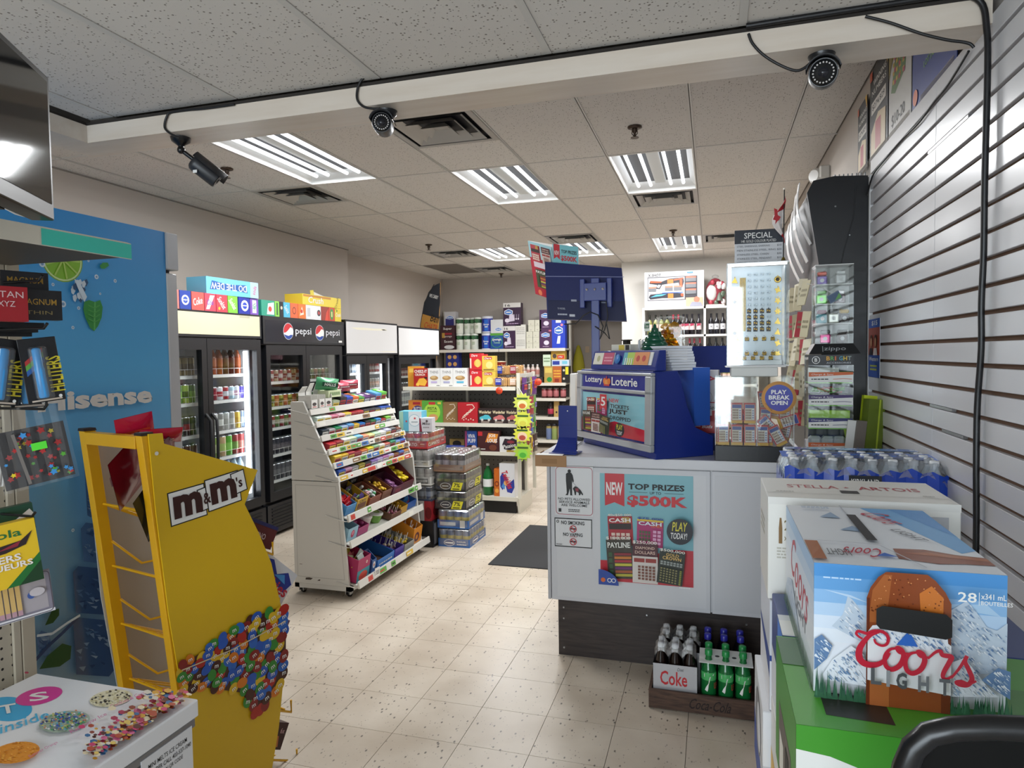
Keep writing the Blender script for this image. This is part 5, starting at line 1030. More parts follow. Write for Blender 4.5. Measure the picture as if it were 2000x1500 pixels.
K_(MB().prism([(-.89, 3.42, 1.04), (.74, 3.42, 1.04), (.74, 3.815, 1.04), (.455, 3.815, 1.04), (.455, 4.4, 1.04), (-.89, 4.4, 1.04)], (0, 0, .05), LAM), 'countertop', .004)
K_(MB().box(-.825, 3.458, .315, -.013, 3.474, 1.03, LAM).box(-.795, 3.4575, .335, -.03, 3.459, 1.01, M('#d2d2d4', .25)), 'front_panel', .002)
K_(MB().box(-.003, 3.458, .315, .72, 3.474, 1.03, LAM).box(.01, 3.4575, .335, .7, 3.459, 1.01, M('#c9c9cc', .25)), 'front_panel', .002)
K_(MB().box(-.845, 3.455, .315, -.828, 3.5, 1.035, M('#b9b9bc', .4)), 'corner_trim', .002)
m = MB().box(-.80, 3.5, 0, .72, 3.52, .315, WENGE).box(-.80, 3.52, 0, -.78, 4.3, .315, WENGE)
K_(m, 'kick_panel')
for x in (-.77, -.33, .16):
    for z in (.26,) + ((.2, .04) if x < -.5 else ()): K_(MB().lathe((x, 3.4995, z), [(.006, 0), (.004, .003)], STEEL, 8, (0, -1, 0)), 'screw')
m = MB().box(-.893, 3.415, 1.034, -.73, 3.419, 1.093, CARDB).box(-.897, 3.415, 1.034, -.893, 3.6, 1.093, CARDB).box(-.893, 3.415, 1.0935, -.75, 3.47, 1.0955, M('#e8e6e0', .6)); m.box(-.86, 3.4145, 1.05, -.78, 3.415, 1.075, M('#9a7550', .8))
solo(m, 'cardboard_guard', 'brown cardboard wrapped around the left counter corner', 'cardboard')
# signs on the counter front
def sign(label, name, x0, z0, x1, z1, draw, base='#dcdcdc', cat='sign', y=3.4565, th=.0015):
    m = MB().box(x0, y-th, z0, x1, y, z1, M(base, .3)); draw(Cv(m, (x0, y-th, z0), (x1-x0, 0, 0), (0, 0, z1-z0))); return solo(m, name, label, cat)
def rrect_line(c, t, m, q=.06):
    a = q/c.asp; pts = []
    for cx, cy, s in ((1-a-.02, 1-q-.02, 0), (a+.02, 1-q-.02, 1), (a+.02, q+.02, 2), (1-a-.02, q+.02, 3)):
        for i in range(5): w_ = PI/2*(s+i/4); pts.append((cx+a*math.cos(w_), cy+q*math.sin(w_)))
    c.line(pts+[pts[0]], t, m)
def pets(c):
    rrect_line(c, .012, M('#a8485a', .4), .07); k = INK
    c.circ(.38, .9, .045, k); c.poly([(.29, .84), (.33, .87), (.43, .87), (.47, .82), (.5, .7), (.47, .66), (.45, .72), (.45, .58), (.45, .42), (.47, .41), (.4, .41), (.39, .55), (.34, .41), (.27, .41), (.31, .45), (.3, .6), (.29, .7)], k)
    c.line([(.47, .68), (.62, .55)], .012, M('#b0b0b0', .4)); c.poly([(.5, .58), (.53, .6), (.6, .58), (.68, .52), (.74, .44), (.72, .42), (.68, .46), (.66, .42), (.63, .42), (.62, .47), (.56, .49), (.55, .42), (.52, .42), (.5, .5), (.47, .55)], k); c.poly([(.53, .56), (.62, .56), (.62, .49), (.55, .5)], M('#8a3440', .4))
    for i, s in enumerate(('NO PETS ALLOWED', 'SERVICE ANIMALS', 'ARE WELCOME')): c.text(s, (.08, .1, .16)[i], .31-.062*i, (.84, .8, .68)[i], .05, k, .01)
    c.rect(.09, .07, .07, .07, k); c.rows(.35, .07, .3, .07, 2, M('#555555', .4))
sign('white NO PETS ALLOWED sign with man and guide dog', 'pet_sign', -.80, .772, -.597, 1.033, pets)
def smoke(c):
    for a in ((0, 0, 1, .035), (0, .965, 1, .035), (0, 0, .02, 1), (.98, 0, .02, 1)): c.rect(*a, INK)
    c.text('NO SMOKING', .18, .78, .62, .13, INK, .05); c.text('NO VAPING', .23, .38, .52, .12, INK, .05); c.rect(.4, .36, .2, .015, M('#b03a3a', .4))
    for y in (.64, .2):
        c.rect(.42, y-.02, .16, .045, INK); c.ring(.5, y, .095, .095*c.asp, .22, M('#b8303a', .4), 20); c.line([(.44, y+.09), (.56, y-.09)], .03, M('#b8303a', .4))
    c.ring(.09, .88, .035, .05, .4, INK, 10); c.rows(.05, .06, .15, .06, 1, M('#666666', .4))
sign('white NO SMOKING NO VAPING sign with black border', 'smoking_sign', -.805, .603, -.605, .757, smoke)
TEAL = M('#7db4bd', .35)
def tick(c, x, y, w_, h, rot, base, title, tcol, amt=None, body=None):
    """a scratch ticket: rotated rectangle with its title and its play grid; body(f) draws in the ticket's own 0..1"""
    ca, sa = math.cos(rot), math.sin(rot); A = c.asp
    def q(u, v):
        X, Y = (u-.5)*w_*A, (v-.5)*h; return (x+(X*ca-Y*sa)/A, y+X*sa+Y*ca)
    def R(u, v, a, b, m): c.poly([q(u, v), q(u+a, v), q(u+a, v+b), q(u, v+b)], m)
    R(0, 0, 1, 1, M(base, .35))
    def T(s, u, v, a, b, m, bold=.04):
        vs, fs, x0, x1, y0, y1 = text_mesh(s, bold); out = []
        for p in vs: out.append(c.p(*q(u+a*(p[0]-x0)/(x1-x0), v+b*(p[1]-y0)/max(1e-6, y1-y0))))
        c.mb.mesh(out, fs, m); c.k += 1
    if body: body(R, T)
    if amt: T(amt, .02, 1.0, .96, .09, M('#f0ece0', .4) if amt != '$75 000' else M('#2a3a98', .4), .03)
    if title: T(title, .06, .8, .88, .14, M(tcol, .35), .06)
def G(R, u, v, a, b, nx, ny, m, g=.25):
    for i in range(nx):
        for j in range(ny): R(u+a*(i+g/2)/nx, v+b*(j+g/2)/ny, a*(1-g)/nx, b*(1-g)/ny, m)
def b_cash(R, T): R(.05, .55, .9, .2, M('#2a1a18', .4)); G(R, .1, .05, .8, .4, 4, 3, M('#e0c8b8', .4)); R(.6, .78, .3, .2, M('#b08a3c', .4))
def b_lines(R, T): R(0, .93, 1, .07, M('#e0c040', .4)); G(R, .08, .2, .45, .4, 4, 3, M('#4a5a38', .4)); G(R, .6, .1, .34, .55, 2, 4, M('#d8a0c0', .4)); T('LINES', .56, .74, .4, .1, M('#e0703a', .35))
def b_pay(R, T):
    for i in range(7): R(.3, .06+.09*i, .66, .065, M(['#b8b040', '#a85a34', '#6a2c6a', '#c8c048', '#b0343c', '#c87a34', '#8a2c34'][i], .4))
    G(R, .06, .1, .18, .6, 1, 4, M('#3a5a38', .4))
def b_dia(R, T): R(0, .68, 1, .32, M('#4a1c24', .35)); T('DIAMOND', .12, .86, .76, .07, M('#d8b8a8', .4)); T('DOLLARS', .1, .74, .8, .08, M('#d8b8a8', .4)); R(.06, .53, .42, .1, M('#9a3a34', .4)); R(.52, .53, .42, .1, M('#9a3a34', .4)); G(R, .2, .08, .72, .38, 5, 5, M('#7a4a3a', .4), .3)
def b_gold(R, T): T('GOLD', .26, .84, .5, .09, M('#d8b060', .4)); T('CROWN', .14, .73, .72, .1, M('#e0b868', .4)); G(R, .06, .56, .88, .13, 7, 2, M('#9aa09a', .4)); G(R, .08, .06, .7, .45, 6, 6, M('#8a8458', .4), .4); G(R, .84, .06, .1, .45, 1, 8, M('#8a9040', .4))
def prize_poster(c):
    c.rect(0, 0, 1, 1, TEAL); c.poly([(0, 0), (1, 0), (1, .33), (.8, .33), (.6, .28), (.3, .2), (0, .19)], M('#c2303c', .35))
    c.poly([(.055, 1), (.27, 1), (.27, .7), (.16, .735), (.055, .7)], M('#c2242f', .35)); c.text('NEW', .07, .8, .18, .12, WHITE, .06)
    c.text('TOP PRIZES', .31, .86, .6, .055, INK, .08); c.rect(.32, .835, .2, .003, INK); c.rect(.7, .835, .2, .003, INK); c.text('UP TO', .545, .822, .12, .025, INK, .01); c.text('$500K', .3, .7, .64, .11, M('#c4242f', .35), .1)
    tick(c, .225, .475, .27, .27, .05, '#a82430', 'CASH', '#f0ece8', '40x$50 000', b_cash)
    tick(c, .545, .47, .28, .25, -.03, '#a82a68', 'CASH', '#dfe8f0', '$75 000', b_lines)
    tick(c, .22, .22, .28, .36, .06, '#3a3428', 'PAYLINE', '#e8e8e0', '$100,000', b_pay)
    tick(c, .495, .2, .27, .36, 0, '#d8d0c8', None, '#ffffff', '$250,000', b_dia)
    tick(c, .77, .185, .27, .3, -.1, '#232a20', None, '#ffffff', '$500,000', b_gold)
    c.ell(.865, .525, .135, .115, M('#23262e', .4), 28); c.text('PLAY', .79, .53, .15, .08, M('#d8cc40', .4), .03, .1); c.text('TODAY!', .77, .46, .17, .055, WHITE, .03, .1)
    c.ell(.0, 0, .22, .14, M('#2a4a9c', .4), 12, 0, PI/2); c.poly([(0, 0), (.22, 0), (0, .14)], M('#2a4a9c', .4)); c.circ(.05, .045, .025, M('#d86a30', .4)); c.ring(.12, .045, .025, .025*c.asp, .3, WHITE, 12); c.ring(.165, .045, .025, .025*c.asp, .3, WHITE, 12); c.rows(.86, .02, .11, .02, 1, WHITE)
sign('large teal TOP PRIZES UP TO $500K lottery poster on the counter front', 'lottery_poster', -.562, .44, -.094, 1.003, prize_poster, cat='poster')
# wooden crate with bottle packs
CRW = wood_mat('crate_wood', '#33221a', '#5a4030', (2, 14, 14), .6)
cr = thing('wooden_crate', 'low dark wooden crate with burned-in script on the floor', 'crate', (-.0, 3.27, 0))
x0, x1, y0, y1 = -.282, .25, 3.06, 3.48
m = MB().box(x0, y0, .005, x1, y0+.012, .09, CRW); Cv(m, (x0, y0, .005), (x1-x0, 0, 0), (0, 0, .085)).text('Coca-Cola', .34, .22, .34, .56, M('#1c110c', .7), .02, .3); T_(m, cr).build('front_board', cr)
for n_, b in (('side_board', (x0, y0+.012, .005, x0+.012, y1, .09)), ('side_board', (x1-.012, y0+.012, .005, x1, y1, .09)), ('back_board', (x0+.012, y1-.012, .005, x1-.012, y1, .09)), ('base_board', (x0+.012, y0+.012, .0, x1-.012, y1-.012, .012))): T_(MB().box(*b, CRW), cr).build(n_, cr)
DARKL = M('#1a0f0c', .1); CLR = clear_mat('bottle_plastic', '#e6e6e4', .4, .05)
def coke_pack(label, x, y):
    t = thing('bottle_pack', label, 'bottle pack', (x, y, .0125), 0, 'silver six-packs'); t.scale = (1, 1, 1.2); r = .031
    for i in range(3):
        for j in range(2):
            px, py = (i-1)*.064, (j-.5)*.064
            o = MB().lathe((px, py, 0), [(.026, 0), (r, .01), (r, .12), (.03, .145), (.013, .2), (.012, .215)], [M('#8f8d8d', .3), M('#a9a7a8', .3), DARKL, DARKL, M('#55504e', .15)], 12).build('bottle', t)
            MB().lathe((px, py, .215), [(.0145, 0), (.0145, .016), (0, .018)], M('#a9a9aa', .35), 12).build('cap', o)
    m = MB(); P = [(-.097, -.066), (.097, -.066), (.097, .066), (-.097, .066)]
    for k in range(4):
        a, b = P[k], P[(k+1) % 4]; m.face([(*a, .002), (*b, .002), (*b, .16), (*a, .16)], M('#b1b0b2', .22, .3))
    c = Cv(m, (-.097, -.066, 0), (.194, 0, 0), (0, 0, .16)); c.text('Coke', .16, .5, .62, .34, M('#b8242c', .35), .04); c.text('Diet', .56, .86, .14, .08, M('#55555a', .35), .02, .2); m.build('label_sleeve', t)
    m = MB(); m2 = MB()
    for k in range(12):
        u0, u1 = -.092+.184*k/12, -.092+.184*(k+1)/12; f = lambda u: .212+.022*abs(math.cos(u/.184*3*PI))
        for s, q_ in ((-.05, m), (.02, m2)): q_.face([(u0, s, f(u0)-.028), (u1, s, f(u1)-.028), (u1, s+.004, f(u1)), (u0, s+.004, f(u0))], FILM)
    m.build('carry_film', t); m2.build('carry_film', t)
coke_pack('silver Diet Coke six-pack at the front of the crate', -.166, 3.147); coke_pack('silver Diet Coke six-pack behind the first, against the counter', -.155, 3.3)
def pet_pack(label, x, y, body, cap, ring, seven):
    t = thing('bottle_pack', label, 'bottle pack', (x, y, .0125)); t.scale = (1, 1, 1.14); r = .034
    for i in range(3):
        for j in range(2):
            px, py = (i-1)*.074, (j-.5)*.072
            m = MB().lathe((px, py, 0), [(.03, 0), (r, .01), (r, .118), (r+.0004, .119), (r, .15), (.029, .165), (.014, .2), (.013, .212)], [M(body, .15), M(body, .2), M(body, .2), M('#4fb065' if seven else body, .25), M(body, .08), M(body, .08), M(body, .08)], 14)
            if seven and j == 0:
                vs, fs, a0, a1, b0, b1 = text_mesh('7', .06)
                m.mesh([(px+(r+.0006)*math.sin(((p[0]-a0)/(a1-a0)-.45)*1.3), py-(r+.0006)*math.cos(((p[0]-a0)/(a1-a0)-.45)*1.3), .075+.07*(p[1]-b0)/(b1-b0)) for p in vs], fs, WHITE)
                vs, fs, a0, a1, b0, b1 = text_mesh('UP', .05)
                m.mesh([(px+(r+.0006)*math.sin(.75+((p[0]-a0)/(a1-a0))*.6), py-(r+.0006)*math.cos(.75+((p[0]-a0)/(a1-a0))*.6), .085+.025*(p[1]-b0)/(b1-b0)) for p in vs], fs, M('#c43a3a', .4))
            o = m.build('bottle', t)
            MB().lathe((px, py, .212), [(.0165, 0), (.0165, .02), (.013, .023), (0, .023)], M(cap, .35), 12).build('cap', o)
    if ring:
        m = MB().box(-.115, -.078, .192, .115, .078, .194, WHITE, .0008); c = Cv(m, (-.115, -.078, .194), (.23, 0, 0), (0, .156, 0)); c.circ(.34, .5, .045, INK, 10); c.circ(.66, .5, .045, INK, 10); m.build('carrier_ring', t)
pet_pack('green 7UP six-pack in a white plastic carrier', .055, 3.155, '#176a34', '#1f8a44', True, True)
pet_pack('dark six-pack with blue caps behind the green one', .05, 3.33, '#15121c', '#2a2a98', False, False)

# ---------------------------------------------------------------- lottery terminal
BLU = M('#1c2f80', .3); SILV = M('#b9bcc0', .3, .5)
A0 = V((-.7306, 3.9639, 1.0905)); TA = math.atan2(-.56945, .45178)
tm = thing('lottery_terminal', 'blue and silver Lottery terminal with ticket screen on the counter', 'lottery terminal', A0, TA)
m = MB(); prof = [(0, 0), (0, .03), (-.02, .04), (-.012, .44), (.13, .44), (.15, .40), (.19, .26), (.24, .15), (.35, .1), (.35, 0)]
for u in (0.0,): m.prism([(-.02, y, z) for y, z in prof], (.76, 0, 0), BLU)
m.build('housing', tm, .004)
fo = MB(); yb, yt, z0, z1 = -.022, -.014, .04, .432; u0, u1 = -.03, .755
def fp(u, z, o=0): t_ = (z-z0)/(z1-z0); return (u, yb+(yt-yb)*t_-o, z)
for a, b, c_, d in ((u0, u1, z0, .075), (u0, u1, .322, .342), (u0, u1, .415, z1), (u0, .02, .075, .415), (.70, u1, .075, .415)): fo.hexa([fp(a, c_, .022), fp(b, c_, .022), fp(b, c_, -.005), fp(a, c_, -.005), fp(a, d, .022), fp(b, d, .022), fp(b, d, -.005), fp(a, d, -.005)], SILV)
fo.build('front_frame', tm, .005)
m = MB().hexa([fp(.02, .342, .01), fp(.70, .342, .01), fp(.70, .342, -.003), fp(.02, .342, -.003), fp(.02, .415, .01), fp(.70, .415, .01), fp(.70, .415, -.003), fp(.02, .415, -.003)], M('#232a88', .25))
c = Cv(m, fp(.02, .342, .011), (.68, 0, 0), V(fp(.02, .415, .011))-V(fp(.02, .342, .011))); c.text('Lottery', .06, .22, .29, .62, WHITE, .04); c.text('Loterie', .5, .22, .38, .62, WHITE, .04)
OR_ = M('#e07a34', .35); c.circ(.39, .5, .026, OR_, 12); c.circ(.425, .42, .03, M('#e8a050', .35), 12); c.circ(.46, .5, .026, OR_, 12); c.rect(.38, .15, .09, .12, M('#c83434', .35)); c.poly([(.41, .62), (.425, .95), (.44, .62)], M('#c83434', .35)); m.build('name_plate', tm)
m = MB().hexa([fp(.02, .075, .006), fp(.70, .075, .006), fp(.70, .075, -.003), fp(.02, .075, -.003), fp(.02, .322, .006), fp(.70, .322, .006), fp(.70, .322, -.003), fp(.02, .322, -.003)], M('#1c2470', .25))
c = Cv(m, fp(.02, .085, .0065), (.67, 0, 0), V(fp(.02, .31, .0065))-V(fp(.02, .085, .0065)))
c.rect(0, 0, 1, 1, M('#8cc4d0', .15)); c.poly([(0, 0), (1, 0), (1, .26), (.55, .35), (.3, .2), (.06, .3), (0, .35)], M('#c43444', .2))
tick(c, .16, .66, .16, .42, .04, '#9c3434', 'CASH', '#f0ece8', None, b_cash); tick(c, .36, .66, .17, .4, -.03, '#a83a68', 'CASH', '#dfe8f0', None, b_lines); tick(c, .13, .28, .15, .5, .05, '#4a4030', 'PAYLINE', '#e8e8e0', None, b_pay); tick(c, .3, .26, .16, .5, 0, '#d8d0c8', None, '#fff', None, b_dia); tick(c, .475, .25, .16, .44, -.12, '#2a3024', None, '#fff', None, b_gold)
c.poly([(.46, 1), (.57, 1), (.57, .62), (.515, .68), (.46, .62)], M('#c42c38', .3)); c.text('5', .48, .72, .07, .22, WHITE, .04)
c.text('NEW', .61, .83, .15, .09, M('#b8242f', .3), .06); c.text('TICKETS', .63, .7, .28, .09, INK, .05); c.text('JUST', .61, .55, .28, .13, INK, .08); c.text('DROPPED', .63, .43, .31, .09, INK, .05)
c.ell(.78, .22, .07, .16, M('#1c2028', .3), 20); c.text('PLAY', .735, .22, .09, .12, M('#d8cc40', .4), .03); c.text('TODAY', .74, .1, .08, .09, WHITE, .02); m.build('screen', tm)
# header with play-slip holders
m = MB().prism([(.10, -.012, .442), (.10, -.012, .462), (.10, .012, .545), (.10, .05, .545), (.10, .05, .442)], (.66, 0, 0), BLU)
m.build('card_header', tm, .004)
def slips(u, w_, draws):
    m = MB().prism([(u, -.006, .47), (u, -.014, .47), (u, .003, .535), (u, .011, .535)], (w_, 0, 0), M('#e0e0dc', .4)); c = Cv(m, (u, -.0145, .47), (w_, 0, 0), (0, .017, .065)); draws(c); m.build('slip_holder', tm)
slips(.13, .22, lambda c: (c.rect(0, 0, .47, 1, M('#d8d6c8', .4)), c.circ(.25, .5, .08, M('#b0b08a', .4)), c.rect(.48, 0, .52, 1, M('#b8486a', .4)), c.rows(.55, .2, .4, .5, 2, M('#e0a0b0', .4))))
slips(.45, .27, lambda c: (c.rect(0, 0, .4, 1, M('#58a8b8', .4)), c.rect(.14, 0, .26, 1, M('#a8c850', .4)), [c.rect(.08+.08*i, 0, .03, .55, WHITE) for i in range(4)], c.rect(.41, 0, .5, 1, M('#d88a50', .4)), c.circ(.55, .5, .06, M('#b83430', .4)), c.circ(.75, .5, .06, M('#b83430', .4))))
m = MB().lathe((.395, -.008, .5), [(.026, 0), (.026, .004), (0, .0045)], M('#3a7ac0', .4), 16, (0, -.96, .27)); m.build('round_badge', tm)
# things on and beside the terminal
def tl(u, y, z): return A0 + Matrix.Rotation(TA, 3, 'Z') @ V((u, y, z))
m = MB()
for i in range(9):
    d = .004*i; m.box(-.075+random.uniform(-.004, .004), -.08-d*1.4, .014*i, .075+random.uniform(-.004, .004), .08-d, .014*i+.0125, M('#d6dae0', .3))
pts = list(m.v); solo(m, 'paper_tray_stack', 'stack of pale translucent ticket trays right of the terminal header', 'tray stack', tl(.62, .2, .4405), TA+.1)
m = MB().box(-.12, -.05, 0, .1, .05, .30, M('#2a58b0', .3)); solo(m, 'blue_bin', 'bright blue bin under the pale ticket trays', 'bin', tl(.6, .31, .152), TA)
m = MB().prism([(0, 0, 0), (0, .2, 0), (0, .2, .15), (0, .07, .15)], (.26, 0, 0), M('#1d2f74', .3)).prism([(.262, .0, 0), (.262, .2, 0), (.262, .2, .15), (.262, .07, .15)], (.012, 0, 0), M('#2f68c0', .3)); Cv(m, (0, .07, .15), (.26, 0, 0), (0, .13, 0)).rect(.02, .1, .96, .8, M('#c8ccd4', .3))
m.box(.08, .08, 1.0915-at(1341, 728, 'y', 3.95).z, .18, .16, 0, M('#1d2f74', .3))
solo(m, 'cash_register_screen', 'dark blue tilted register screen back with bright blue edge', 'register', at(1341, 728, 'y', 3.95)+V((0, 0, 0)), -.05)
def bud(c):
    c.rect(0, 0, 1, .36, M('#b4242c', .35)); c.poly([(0, .36), (.12, .36), (.12, .42), (0, .4)], M('#b4242c', .35)); c.text('Budweiser', .08, .375, .86, .07, INK, 0, .3); c.poly([(.08, .86), (.3, .91), (.5, .885), (.7, .91), (.92, .86), (.7, .83), (.5, .85), (.3, .83)], M('#c02c34', .35)); c.text('Budweiser', .2, .858, .6, .03, WHITE, .01, .2)
    c.ring(.5, .57, .3, .3*c.asp*.9, .06, M('#9a9a9a', .4), 24); c.ring(.5, .57, .2, .2*c.asp*.9, .08, M('#9a9a9a', .4), 20); c.circ(.5, .57, .05, M('#8a8a8a', .4)); c.rect(.12, .48, .2, .015, M('#b4242c', .4)); c.rect(.68, .48, .2, .015, M('#b4242c', .4)); c.rect(.22, .28, .56, .1, M('#d8d6d4', .35)); c.ell(.5, .27, .25, .015, M('#9a2028', .4)); c.text('Buds', .45, .08, .35, .05, WHITE, .02, .3); c.rect(.08, .1, .3, .006, WHITE); c.line([(.45, .95), (.6, .99), (.65, .94), (.5, .93), (.7, .97)], .008, INK)
put('bud', box_mb(.15, .05, .34, '#cfcbcb', bud), 'beer_carton', 'tall white and red Budweiser carton leaning beside the terminal', 'beer box', (at(1376, 790, 'y', 3.78).x, 3.80, 1.185), -.12)
solo(MB().box(-.06, -.02, 0, .06, .02, .0935, BLU, .002), 'riser_block', 'blue block under the tall Budweiser carton', 'riser', (at(1376, 790, 'y', 3.78).x, 3.80, 1.0905), -.12)
# card stand at the corner
m = MB().box(-.052, .0, .012, .052, .006, .25, BLU, .001)
n_ = 8
for i in range(n_):
    a0, a1 = PI/2*i/n_, PI/2*(i+1)/n_; w0, w1 = .052+.022*(1-math.cos(a0)), .052+.022*(1-math.cos(a1)); y_ = lambda a: -.06*math.sin(a); z_ = lambda a: .07-.068*math.sin(a) if False else .07*(1-math.sin(a))+.004
    m.hexa([(-w1, y_(a1), z_(a1)), (w1, y_(a1), z_(a1)), (w1, y_(a1)+.005, z_(a1)), (-w1, y_(a1)+.005, z_(a1)), (-w0, y_(a0), z_(a0)+.004), (w0, y_(a0), z_(a0)+.004), (w0, y_(a0)+.006, z_(a0)+.004), (-w0, y_(a0)+.006, z_(a0)+.004)], BLU)
m.box(-.075, -.1, 0, .075, .02, .005, BLU); Cv(m, (-.052, -.0005, .012), (.104, 0, 0), (0, 0, .238)).rect(0, .55, 1, .004, M('#131f5a', .4)).circ(.5, .88, .035, WHITE, 8)
solo(m, 'card_stand', 'dark blue plastic card stand on the left counter end', 'stand', at(1107, 885, 'z', 1.0905)+V((0, .03, .003)), -.1)
m = MB().tube([at(1125, 872, 'z', 1.096), at(1137, 862, 'z', 1.096), at(1148, 850, 'z', 1.096)], .002, BLACK); solo(m, 'cable', 'thin black cable from card stand to terminal', 'cable')
put('blackbox', lambda: MB().box(-.02, -.02, 0, .02, .02, .12, BLACK, .003), 'card_reader', 'small black reader standing left of the terminal', 'reader', at(1134, 862, 'z', 1.0905)+V((-.012, .05, 0)))

# monitor on its pole
MX, MY = -.70, 4.2
mo = thing('monitor_stand', 'dark blue monitor seen from behind on a blue pole', 'monitor', (MX, MY, 1.0905))
MB().box(-.025, -.02, 0, .025, .02, 1.0, BLU).box(-.09, -.07, 0, .09, .07, .012, BLU).build('pole', mo, .003)
q = [at(1064, 511, 'y', 4.30), at(1214, 523.5, 'y', 4.30), at(1223.7, 627, 'y', 4.245), at(1069, 623, 'y', 4.245)]; q = [V(p)-V((MX, MY, 1.0905)) for p in q]
cen = sum(q, V())/4; nrm = (q[1]-q[0]).cross(q[3]-q[0]).normalized(); nrm = nrm if nrm.y > 0 else -nrm
DB = M('#18245e', .4)
m = MB().hexa([q[3], q[2], q[2]+nrm*.03, q[3]+nrm*.03, q[0], q[1], q[1]+nrm*.03, q[0]+nrm*.03], DB); c = Cv(m, q[3], q[2]-q[3], q[0]-q[3]); c.rect(0, .735, 1, .012, M('#8a90b8', .4)); c.rect(.02, 0, .96, .32, M('#141c48', .4)); c.rect(.02, .315, .96, .008, M('#0c1230', .4)); c.rect(.32, .31, .07, .035, M('#b0b4c0', .3)); c.text('TV MODEL', .14, .17, .1, .03, M('#c8ccd8', .4), .0); c.rows(.14, .06, .12, .05, 1, M('#c8ccd8', .4)); c.rect(.29, .05, .07, .04, M('#d0d4dc', .4)); c.rect(.7, .29, .15, .025, M('#9aa0b0', .4))
m.build('panel', mo)
m = MB().box(-.07, -.028, .86, .07, .03, .97, BLU).box(-.1, .0, .82, -.07, .07, 1.0, BLU).box(.07, .0, .82, .1, .07, 1.0, BLU); m.build('mount_bracket', mo, .003)
for x in (-.05, -.0, .05): MB().lathe((x, -.0285, .93), [(.009, 0), (.007, .006), (0, .008)], CHROME, 10, (0, -1, 0)).build('bolt', mo)
MB().tube([(-.2, -.01, .72), (-.12, -.03, .72), (-.07, -.04, .77), (-.03, -.04, .79), (.02, -.04, .77), (.05, -.03, .7), (.03, -.03, .62), (.06, -.03, .68), (.08, -.03, .76), (.07, -.03, .85)], .004, BLACK).tube([(.0, -.03, .7), (.06, -.04, .66), (.09, -.03, .62), (.07, -.03, .72)], .004, BLACK).build('cable', mo)
# twin-panel prize sign above the monitor
a, b, c_, d = at(1031, 470, 'y', 4.5), at(1081, 478, 'y', 4.38), at(1092, 590, 'y', 4.38), at(1046, 574, 'y', 4.5)
sg = thing('prize_topper', 'red and teal lottery topper sign fixed to the monitor', 'sign', (MX, 4.25, 2.2))
def quad(p, draw, nm):
    p = [V(x)-V(sg.location) for x in p]; n = (p[1]-p[0]).cross(p[3]-p[0]).normalized(); n = n if n.y < 0 else -n
    m = MB().hexa([p[3]-n*.004, p[2]-n*.004, p[2], p[3], p[0]-n*.004, p[1]-n*.004, p[1], p[0]], WHITE); cv = Cv(m, p[3], p[2]-p[3], p[0]-p[3]); cv.n = n; draw(cv); m.build(nm, sg)
quad((a, b, c_, d), lambda c: (c.rect(0, 0, 1, .7, M('#b8283a', .35)), c.rect(0, .7, 1, .3, M('#9cc8d0', .35)), tick(c, .28, .8, .4, .3, 0, '#b03a44', None, '#fff', None, b_cash), tick(c, .75, .78, .36, .34, 0, '#c8b8b0', None, '#fff', None, b_dia), tick(c, .55, .34, .6, .34, 0, '#4a4a30', 'PAYLINE', '#e8e8e0', None, b_pay), tick(c, .5, .6, .5, .1, 0, '#d8c8d0', None, '#fff'), c.circ(.35, .08, .08, M('#e07a50', .4))), 'side_panel')
a, b, c_, d = at(1079, 476, 'y', 4.38), at(1130, 486, 'y', 4.36), at(1130, 525, 'y', 4.36), at(1080, 518, 'y', 4.38)
quad((a, b, c_, d), lambda c: (c.rect(0, 0, 1, 1, M('#7cc4cc', .35)), c.poly([(.04, 1), (.28, 1), (.28, .3), (.16, .42), (.04, .3)], M('#c42c38', .35)), c.text('NEW', .07, .5, .18, .2, WHITE, .03), c.text('TOP PRIZES', .34, .62, .6, .16, INK, .06), c.text('$500K', .32, .24, .64, .28, M('#c42c38', .35), .08)), 'front_panel')
for k, (px, py, h, col, dr) in enumerate(()): pass
# jar, tree ornament and gold coins on top of the terminal
m = MB().box(-.07, -.05, 0, .07, .05, .035, M('#d8d6c8', .4), .002); c = Cv(m, (-.07, -.05, 0), (.14, 0, 0), (0, 0, .035)); c.rect(.4, .1, .3, .8, M('#d8c050', .4)).rect(.75, .1, .2, .8, M('#3a3a3a', .4)); m.box(-.01, -.02, .035, .02, .01, .06, BLACK).box(-.018, -.025, .055, .028, .015, .062, BLACK)
solo(m, 'lighter_tray', 'cream tray of small packs with a black clip on terminal top', 'tray', tl(.27, .125, .5455), TA+.3)
m = MB()
for r, z in ((.075, 0), (.07, .02), (.055, .045), (.038, .07), (.02, .09)): m.lathe((0, 0, z), [(r*.9, 0), (r, .008), (r*.8, .026)], M('#12503a', .12), 14)
m.lathe((0, 0, .1), [(.012, 0), (.008, .03), (0, .04)], M('#12503a', .12), 8); m.box(-.055, -.03, .1, -.005, -.028, .15, M('#e4ece6', .4)).box(-.053, -.0305, .115, -.007, -.0302, .14, M('#2a6a4a', .4)); Cv(m, (-.053, -.0306, .115), (.046, 0, 0), (0, 0, .025)).text('Tree', .1, .15, .8, .7, WHITE, .02)
solo(m, 'green_glass_tree', 'dark green glossy tree-shaped dish with small green Tree tag', 'ornament', tl(.55, .125, .5455), TA)
t = thing('coin_case', 'clear case of shiny gold chocolate coins and bars on terminal trays', 'display case', at(1310, 684, 'y', 3.86)-V((0, 0, .005)), -.1)
GOLD = M('#e0a828', .18, .9)
m = MB(); rr = random.Random(5)
